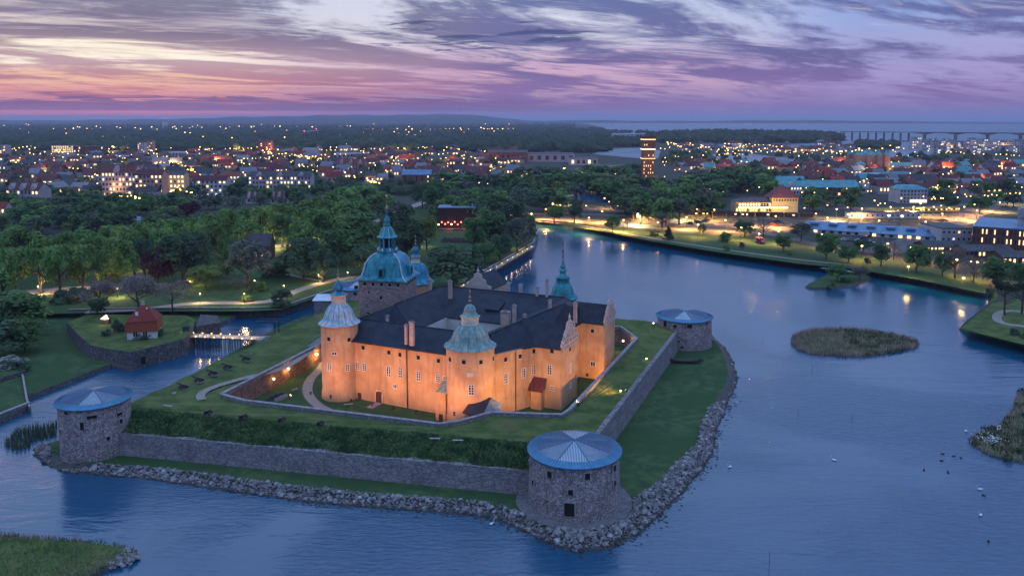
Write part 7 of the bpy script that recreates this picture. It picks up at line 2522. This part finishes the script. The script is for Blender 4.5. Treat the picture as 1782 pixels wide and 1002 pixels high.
# ------------------------------------------------------------------ masses far away: woods, houses, lights
def woods(name, label, spots, m_, H, Rr):
    mb = MB()
    for x, y, z in spots:
        r, h = rng.uniform(.6, 1.2) * Rr, rng.uniform(.7, 1.25) * H
        a0 = rng.uniform(0, 1)
        vs = [(x + r * .15 * rng.gauss(0, 1), y, z + h)]
        for zz_, rr in ((.78, .62), (.45, 1.0), (0, .85)):
            for k in range(6):
                a = a0 + k * math.pi / 3
                f = rr * r * rng.uniform(.75, 1.2)
                vs.append((x + f * math.cos(a), y + f * math.sin(a), z + h * zz_))
        fs = [(0, 1 + k, 1 + (k + 1) % 6) for k in range(6)]
        for t in range(2):
            for k in range(6):
                a, b = 1 + t * 6 + k, 1 + t * 6 + (k + 1) % 6
                fs.append((a, a + 6, b + 6, b))
        mb.add(vs, fs)
    return tag(mb.build(name, m_), label, None, None, 'stuff')


M_WOODS = mat('far_woods', (.026, .044, .026, 1), (.062, .086, .044, 1), rough=.95, scale=.02, detail=8, spec=.05)


def px_spots(n, x0, x1, y0, y1, power=1.0):
    o = []
    for _ in range(n):
        y = y0 + (y1 - y0) * rng.random() ** power
        q = P(rng.uniform(x0, x1), y, ZT)
        o.append((q.x, q.y, ZT - .5))
    return o


mid = [s for s in px_spots(5200, -60, 1060, 224, 262) if True]
woods('far_woods', 'dark wooded suburbs stretching to the horizon', [s for s in mid if rng.random() < .8] + px_spots(2600, -60, 1000, 211, 224), M_WOODS, 15, 17)
woods('far_woods', 'dark wood between the town and the inlet', px_spots(420, 820, 1050, 236, 266) + px_spots(160, 1040, 1120, 246, 256), M_WOODS, 18, 15)
isl_p = px([(1120, 249), (1140, 239), (1250, 233), (1400, 237), (1475, 244), (1440, 249), (1300, 251)], 0)
woods('far_woods', 'dark wooded island before the long sea bridge', [(p[0], p[1], 1.5) for p in scatter(isl_p, 900)], M_WOODS, 24, 18)
woods('far_woods', 'low woods behind the harbour and on the far spits', px_spots(120, 1490, 1560, 250, 258) + px_spots(60, 1050, 1130, 229, 232), M_WOODS, 13, 13)
woods('far_woods', 'scattered tree tops between the town houses', px_spots(620, 0, 900, 258, 340) + px_spots(220, 1190, 1782, 262, 330), mat('town_trees', (.024, .048, .022, 1), (.050, .080, .034, 1), rough=.95, scale=.08, detail=8), 9, 6.5)

# street lamps: a post and a glowing head each
def lamp_parts(headm, sz, name='street_lamp', H=7.5):
    r = empty(name, (0, 0, -700))
    MB().tube((0, 0, 0), (0, 0, H), .09, .06, n=5).build('post', M_POST, r, local=True)
    MB().lathe([(.05, -.5 * sz), (sz * .8, -.3 * sz), (sz, 0), (sz * .7, .4 * sz), (.05, .5 * sz)], (0, 0, H + .3), 6).build('lamp_head', headm, r, local=True)
    return r


LP = {}


def street_lamp(x, y, label, group, warm=True, sz=.5, H=7.5, zg=ZT, power=0, head_px=True, far=False, col=None, cut=True):
    """x, y = photo position of the lamp head"""
    k = (warm, sz, H, far)
    q = P(x, y, zg + H + .3)
    if k not in LP:
        o = lamp_parts((M_LAMP if warm else M_LAMPW) if not far else (M_LAMPFAR if warm else M_LAMPFARW), sz, 'street_lamp', H)
        LP[k] = o
    else:
        o = copy_tree(LP[k])
        for ch in list(o.children):
            if ch.type == 'LIGHT':
                bpy.data.objects.remove(ch)
    o.location = (q.x, q.y, zg)
    tag(o, label, 'street lamp', group)
    if power:
        light(None, (q.x, q.y, zg + H - .3), power, col or ((1, .46, .13) if warm else (1, .70, .34)), .6, 158 if cut else None, (q.x, q.y, zg - 10), blend=.35)
    return o


for x, y, pw, lb in ((348, 511, 1100, 'beside the pale green shrub on the moat path'), (425, 511, 900, 'beside the lit bush on the moat path'), (494, 497, 1000, 'above the round dark bush on the moat wall'), (554, 478, 1000, 'at the bend of the path near the rear drum tower'),
                     (605, 474, 900, 'hidden in leaves left of the square tower roof'), (443, 488, 500, 'on the lawn behind the brownish shrub'), (349, 481, 500, 'inside the pale green shrub'), (330, 489, 400, 'left of the pale green shrub'), (204, 502, 900, 'in the clearing under the avenue'),
                     (66, 498, 900, 'in the clearing at the left'), (181, 492, 500, 'behind the trunks of the avenue'), (145, 487, 700, 'under the middle of the avenue'), (230, 458, 700, 'in the gap of the avenue by the dark slim tree'), (265, 433, 700, 'high in the avenue gap'),
                     (470, 418, 1600, 'under the avenue near the villa'), (478, 422, 1600, 'beside the bare trunks under the avenue'), (506, 411, 900, 'right of the bare trunks under the avenue'), (546, 403, 700, 'by the parked vans under the avenue'), (407, 428, 400, 'in front of the blue grey tree, upper'), (407, 437, 300, 'in front of the blue grey tree, lower'),
                     (767, 338, 600, 'left of the narrow white house'), (787, 353, 600, 'at the foot of the narrow white house'), (900, 422, 400, 'on the lawn behind the quay path'), (740, 418, 400, 'at the theatre hedge')):
    street_lamp(x, y, 'glowing park lamp ' + lb, 'lamps of the castle park', pw < 1e9, .30, 3.6, ZT, pw * (1.6 if y > 470 and x > 300 else 3.2), col=(1, .66, .26), cut=False)
# quay path lamps in a row
qa, qb = P(807, 497, ZT + .4), P(925, 430, ZT + .4)
ribbon('quay_path', [P(796, 505, ZT).lerp(P(928, 428, ZT), i / 10) for i in range(11)], 3.2, ZT + .10, M_PATH)
wall_strip('quay_edge_wall', [P(800, 507, 0).lerp(P(868, 469, 0), i / 4) for i in range(5)] + [P(928, 433, 0), P(936, 411, 0), P(918, 388, 0)], -1, ZT + .5, .8, M_STONE2, 'long stone quay wall with a lamp lit path running to the point')
for i in range(13):
    q = qa.lerp(qb, i / 12)
    r_ = copy_tree(LPq) if i else empty('path_lamp', q)
    if i == 0:
        LPq = r_
        MB().tube((0, 0, -.4), (0, 0, .25), .06).build('post', M_POST, r_, local=True)
        MB().lathe([(.02, -.15), (.2, 0), (.02, .15)], (0, 0, .35), 6).build('lamp_head', M_LAMPW, r_, local=True)
    r_.location = q
    tag(r_, 'low path lamp in the row along the quay path to the point', 'path lamp', 'row of low lamps along the quay path')
    light(None, q + Vector((-.6, .8, 1.0)), 60, (1, .62, .34), .2)
# quay lamps on the right shore, with long reflections
for x, y, lb in ((1581, 464, 'tall glowing lamp on the right quay under the big tree'), (1677, 484, 'tall glowing lamp on the right quay before the leafless tree'), (1321, 407, 'lamp beside the half bare tree on the shore lawn')):
    street_lamp(x, y, lb, None, True, .62, 5.5, ZT, 4200, col=(1, .66, .22))
# lamps of the station area and the shore road
grp_ = 'street lamps round the station'
for x, y, pw in ((962, 353, 3000), (898, 356, 2500), (975, 357, 0), (1020, 358, 0), (1052, 345, 3000), (1075, 358, 0), (1100, 352, 0), (1122, 348, 2500), (1133, 360, 3000), (1118, 364, 3500), (1149, 360, 0), (1156, 353, 3000), (1166, 362, 0), (1192, 364, 3500), (1204, 358, 2500), (1213, 364, 0), (1237, 357, 2600), (1243, 365, 3500),
                 (1195, 378, 4500), (1262, 383, 4500), (1110, 372, 4500), (1048, 368, 4500), (1000, 366, 4000), (950, 364, 4500), (1060, 351, 0), (985, 340, 2500), (1008, 324, 0), (1092, 338, 0), (1102, 344, 0), (1420, 372, 3500), (1400, 362, 0), (1440, 357, 0), (1456, 364, 3000), (1475, 361, 0), (1500, 363, 3200), (1528, 357, 0), (1550, 360, 3200), (1571, 362, 0), (1590, 360, 3000),
                 (1602, 354, 3000), (1625, 360, 3000), (1638, 358, 0), (1652, 362, 3200), (1678, 360, 2600), (1696, 356, 3000), (1522, 349, 2500), (1532, 354, 0), (1540, 354, 0), (1611, 386, 5000), (1664, 382, 4500), (1700, 366, 5000), (1740, 352, 5000), (1768, 340, 2600), (1745, 335, 0), (1754, 338, 0), (1640, 432, 1600), (1665, 452, 1200), (1690, 455, 0), (1701, 456, 1500), (1712, 458, 0), (1720, 461, 1200), (1640, 440, 0),
                 (1430, 408, 2500), (1585, 430, 2500), (925, 372, 3200), (1025, 379, 3500), (1085, 383, 3500), (1145, 387, 3500), (1215, 391, 3500), (1290, 396, 3500), (1355, 402, 3000), (1300, 373, 3500), (1350, 376, 3500), (1440, 379, 3500), (1500, 380, 3500), (1530, 384, 3000), (1640, 372, 3500), (1600, 378, 3000), (1720, 350, 3500), (1500, 428, 2500), (1545, 424, 2500)):
    street_lamp(x, y, 'glowing street lamp in the lit area round the station and its streets', grp_, rng.random() < .75, .62 if pw else .5, 7.5, ZT, pw * (3.5 if y > 384 else 13 if y > 363 else 6))
for x, y in ((1477, 373), (1547, 375), (1570, 376)):
    street_lamp(x, y, 'very bright floodlight mast over the long platform building', 'platform floodlights', False, 1.0, 9, ZT, 7000, col=(1, .62, .34))
# far town lamps
spots = []
for x0, y0, x1, y1, n in ((100, 262, 128, 278, 10), (262, 262, 345, 300, 22), (450, 262, 560, 274, 26), (340, 238, 470, 250, 26), (1150, 250, 1240, 256, 14), (1240, 268, 1300, 270, 6), (1260, 254, 1480, 264, 34), (620, 232, 760, 244, 20), (590, 300, 660, 318, 18), (1480, 262, 1560, 256, 12), (170, 300, 165, 340, 12), (190, 340, 250, 344, 8), (300, 330, 345, 340, 10), (780, 280, 880, 272, 10), (880, 290, 1000, 296, 12), (960, 296, 1080, 304, 10)):
    for i in range(n):
        t_ = rng.random()
        spots.append((x0 + (x1 - x0) * t_ + rng.gauss(0, 5), y0 + (y1 - y0) * t_ + rng.gauss(0, 2.2)))
for x, y in spots[:235]:
    y = max(y, 226)
    side_ = 'left' if x < 560 else 'middle' if x < 1100 else 'right'
    street_lamp(x, y, 'tiny glowing street lamp in the far %s part of town' % side_, 'far street lamps, %s part of town' % side_, rng.random() < .8, (.7 if y > 300 else 1.0 if y > 265 else 1.5), 7.5, ZT, 0, far=True)
for x, y, pw in ((165, 320, 9000), (170, 338, 8000), (205, 342, 6000), (255, 340, 6000), (320, 338, 7000), (610, 306, 9000), (645, 318, 8000), (480, 268, 14000), (520, 270, 14000), (300, 290, 9000), (115, 270, 12000), (1290, 262, 14000), (1380, 264, 14000), (880, 316, 4000), (965, 334, 5000), (1440, 352, 5000), (1575, 350, 4000), (1615, 345, 4000), (1700, 340, 5000), (1490, 300, 6000), (1700, 320, 5000), (740, 318, 5000), (700, 262, 9000), (1760, 325, 4000)) + tuple((x_, y_, 120 * ((y_ - YHOR) ** -1) * 9000) for x_, y_ in ((40, 285), (90, 300), (220, 290), (340, 300), (380, 285), (420, 262), (560, 285), (560, 255), (650, 285), (720, 285), (800, 285), (860, 300), (930, 300), (1020, 300), (1080, 315), (1220, 296), (1280, 300), (1420, 318), (1460, 290), (1520, 330), (1560, 300), (1640, 300), (1660, 330), (1740, 295), (200, 262), (640, 250), (1200, 258), (1440, 262), (1640, 258), (1740, 262))):
    q = P(x, y, ZT)
    light(None, (q.x, q.y - 6, ZT + 9), pw * (2.2 if y < 312 else .45), (1, .50, .16), 1.0)  # bare lights without posts, added for warm glow on streets and facades
mb, mb2 = MB(), MB()
STR = [(0, 262, 60, 254), (20, 250, 120, 246), (60, 240, 260, 236), (130, 268, 250, 262), (200, 236, 420, 230), (260, 262, 345, 302), (300, 250, 520, 244), (340, 262, 470, 256), (430, 276, 640, 266), (470, 240, 700, 232), (520, 290, 700, 280), (560, 262, 820, 254),
       (640, 300, 780, 292), (660, 276, 860, 262), (700, 246, 760, 240), (760, 300, 880, 290), (880, 300, 1000, 306), (1000, 306, 1100, 300), (1150, 258, 1240, 252), (1180, 300, 1300, 294), (1260, 262, 1480, 268), (1290, 252, 1470, 256), (1400, 310, 1560, 322), (1450, 300, 1700, 306),
       (1480, 280, 1620, 284), (1560, 330, 1782, 318), (1600, 262, 1782, 272), (1620, 346, 1782, 336), (160, 330, 250, 346), (0, 300, 160, 292), (100, 316, 330, 306), (640, 226, 900, 224), (0, 226, 260, 222), (300, 222, 620, 219), (900, 232, 1000, 236), (820, 316, 900, 326)]
pts_l = []
for x0, y0, x1, y1 in STR:
    nn_l = int(abs(x1 - x0) / 9) + 3
    for i in range(nn_l):
        if rng.random() < .75:
            t_ = (i + rng.uniform(-.25, .25)) / nn_l
            pts_l.append((x0 + (x1 - x0) * t_, y0 + (y1 - y0) * t_ + rng.gauss(0, .7)))
for i_l in range(520 + len(pts_l)):
    x = rng.choice((rng.uniform(0, 900), rng.uniform(0, 900), rng.uniform(1150, 1782)))
    y = rng.uniform(216, 300) if x < 900 else rng.uniform(252, 345)
    if i_l < len(pts_l):
        x, y = pts_l[i_l]
    q = P(x, y, ZT + 8)
    s = max(.5, q.y / FPX * rng.uniform(.45, 1.0))
    (mb if rng.random() < .7 else mb2).add([(q.x, q.y, q.z - s), (q.x - s, q.y, q.z), (q.x, q.y - s, q.z), (q.x + s, q.y, q.z), (q.x, q.y + s, q.z), (q.x, q.y, q.z + s)], [(0, 2, 1), (0, 3, 2), (0, 4, 3), (0, 1, 4), (5, 1, 2), (5, 2, 3), (5, 3, 4), (5, 4, 1)])
tag(mb.build('far_lights', M_LAMPFAR), 'countless warm specks of light in the far town', None, None, 'stuff')
tag(mb2.build('far_lights', M_LAMPFARW), 'countless pale specks of light in the far town', None, None, 'stuff')
# unused prototypes
for o in list(COL.objects):
    if o.parent is None and o.location.z < -400:
        for ch in list(o.children_recursive):
            bpy.data.objects.remove(ch)
        bpy.data.objects.remove(o)

# ------------------------------------------------------------------ evening haze
hz = MB().box((0, 21500, -4), (92000, 49000, 190)).build('haze', [])
tag(hz, 'thin evening haze over the land', None, None, 'stuff')
hm = bpy.data.materials.new('evening_haze')
hm.use_nodes = True
hm.node_tree.nodes.clear()
ht = NT(hm.node_tree)
pv_ = ht.n('ShaderNodeVolumePrincipled', {'Color': (0.72, 0.76, 1.0, 1), 'Density': 6.0e-5, 'Anisotropy': 0.0})
ho = ht.n('ShaderNodeOutputMaterial', {1: pv_.outputs[0]})
hz.data.materials.clear()
hz.data.materials.append(hm)

# ------------------------------------------------------------------ labels that single things out by their nearest landmark
def to_px(w):
    v = Vector(w) - Vector((0, 0, CAMZ))
    F_ = Vector((0, math.cos(PITCH), -math.sin(PITCH)))
    U_ = Vector((0, math.sin(PITCH), math.cos(PITCH)))
    d_ = v.dot(F_)
    return PW / 2 + FPX * v.x / d_, YPP - FPX * v.dot(U_) / d_


LM = [('cathedral', 1515, 285), ('brick water tower', 1126, 300), ('railway station', 1330, 362), ('white court mansion', 1589, 342), ('black theatre', 795, 385), ('gabled salmon school', 610, 293),
      ('pond', 1040, 343), ('long blue roofed block', 488, 322), ('lit office block', 109, 260), ('great castle spire', 675, 420), ('pale factory', 958, 275), ('blue roofed warehouse', 1490, 400), ('brown museum', 1740, 415),
      ('pinkish apartment house', 205, 320), ('left edge apartments', 44, 345), ('red cottage', 252, 560), ('tower crane', 551, 240), ('park villa', 450, 440), ('canal', 1340, 277), ('sea bridge end', 1470, 244), ('far high rises', 253, 257),
      ('blue roofed church hall', 725, 312), ('commuter train', 1588, 372), ('brown tower block', 460, 257), ('reedy bank', 1720, 780), ('mushroom water tower', 287, 215), ('harbour mole', 1640, 264), ('reed islet', 1480, 600)]
ORD = ['nearest', 'second', 'third', 'fourth', 'fifth', 'sixth', 'seventh', 'eighth', 'ninth', 'tenth', 'eleventh', 'twelfth']
byl = {}
for o in COL.objects:
    if o.parent is None and o.get('label') and o.get('category') and not o.get('kind'):
        byl.setdefault(o['label'], []).append(o)
bins = {}
for lb, obs in byl.items():
    if len(obs) < 2:
        continue
    kind = lb
    for cut in (' in the ', ' among the ', ' near the ', ' on the ', ' before the ', ' in front of ', ' by the ', ' over the ', ' behind the '):
        kind = kind.split(cut)[0]
    for o in obs:
        x, y = to_px(o.location)
        nm, lx, ly = min(LM, key=lambda q: (q[1] - x) ** 2 + 5 * (q[2] - y) ** 2)
        dx, dy = x - lx, (y - ly) * 2.2
        rel = ('left of' if dx < 0 else 'right of') if abs(dx) > abs(dy) else ('behind' if dy < 0 else 'in front of')
        bins.setdefault((kind, rel, nm), []).append((dx * dx + dy * dy, o))
for (kind, rel, nm), L_o in bins.items():
    L_o.sort(key=lambda q: q[0])
    for i, (_, o) in enumerate(L_o):
        word = ORD[i] if i < len(ORD) else '%dth' % (i + 1)
        o['label'] = '%s, %s one %s the %s' % (kind, word, rel, nm)
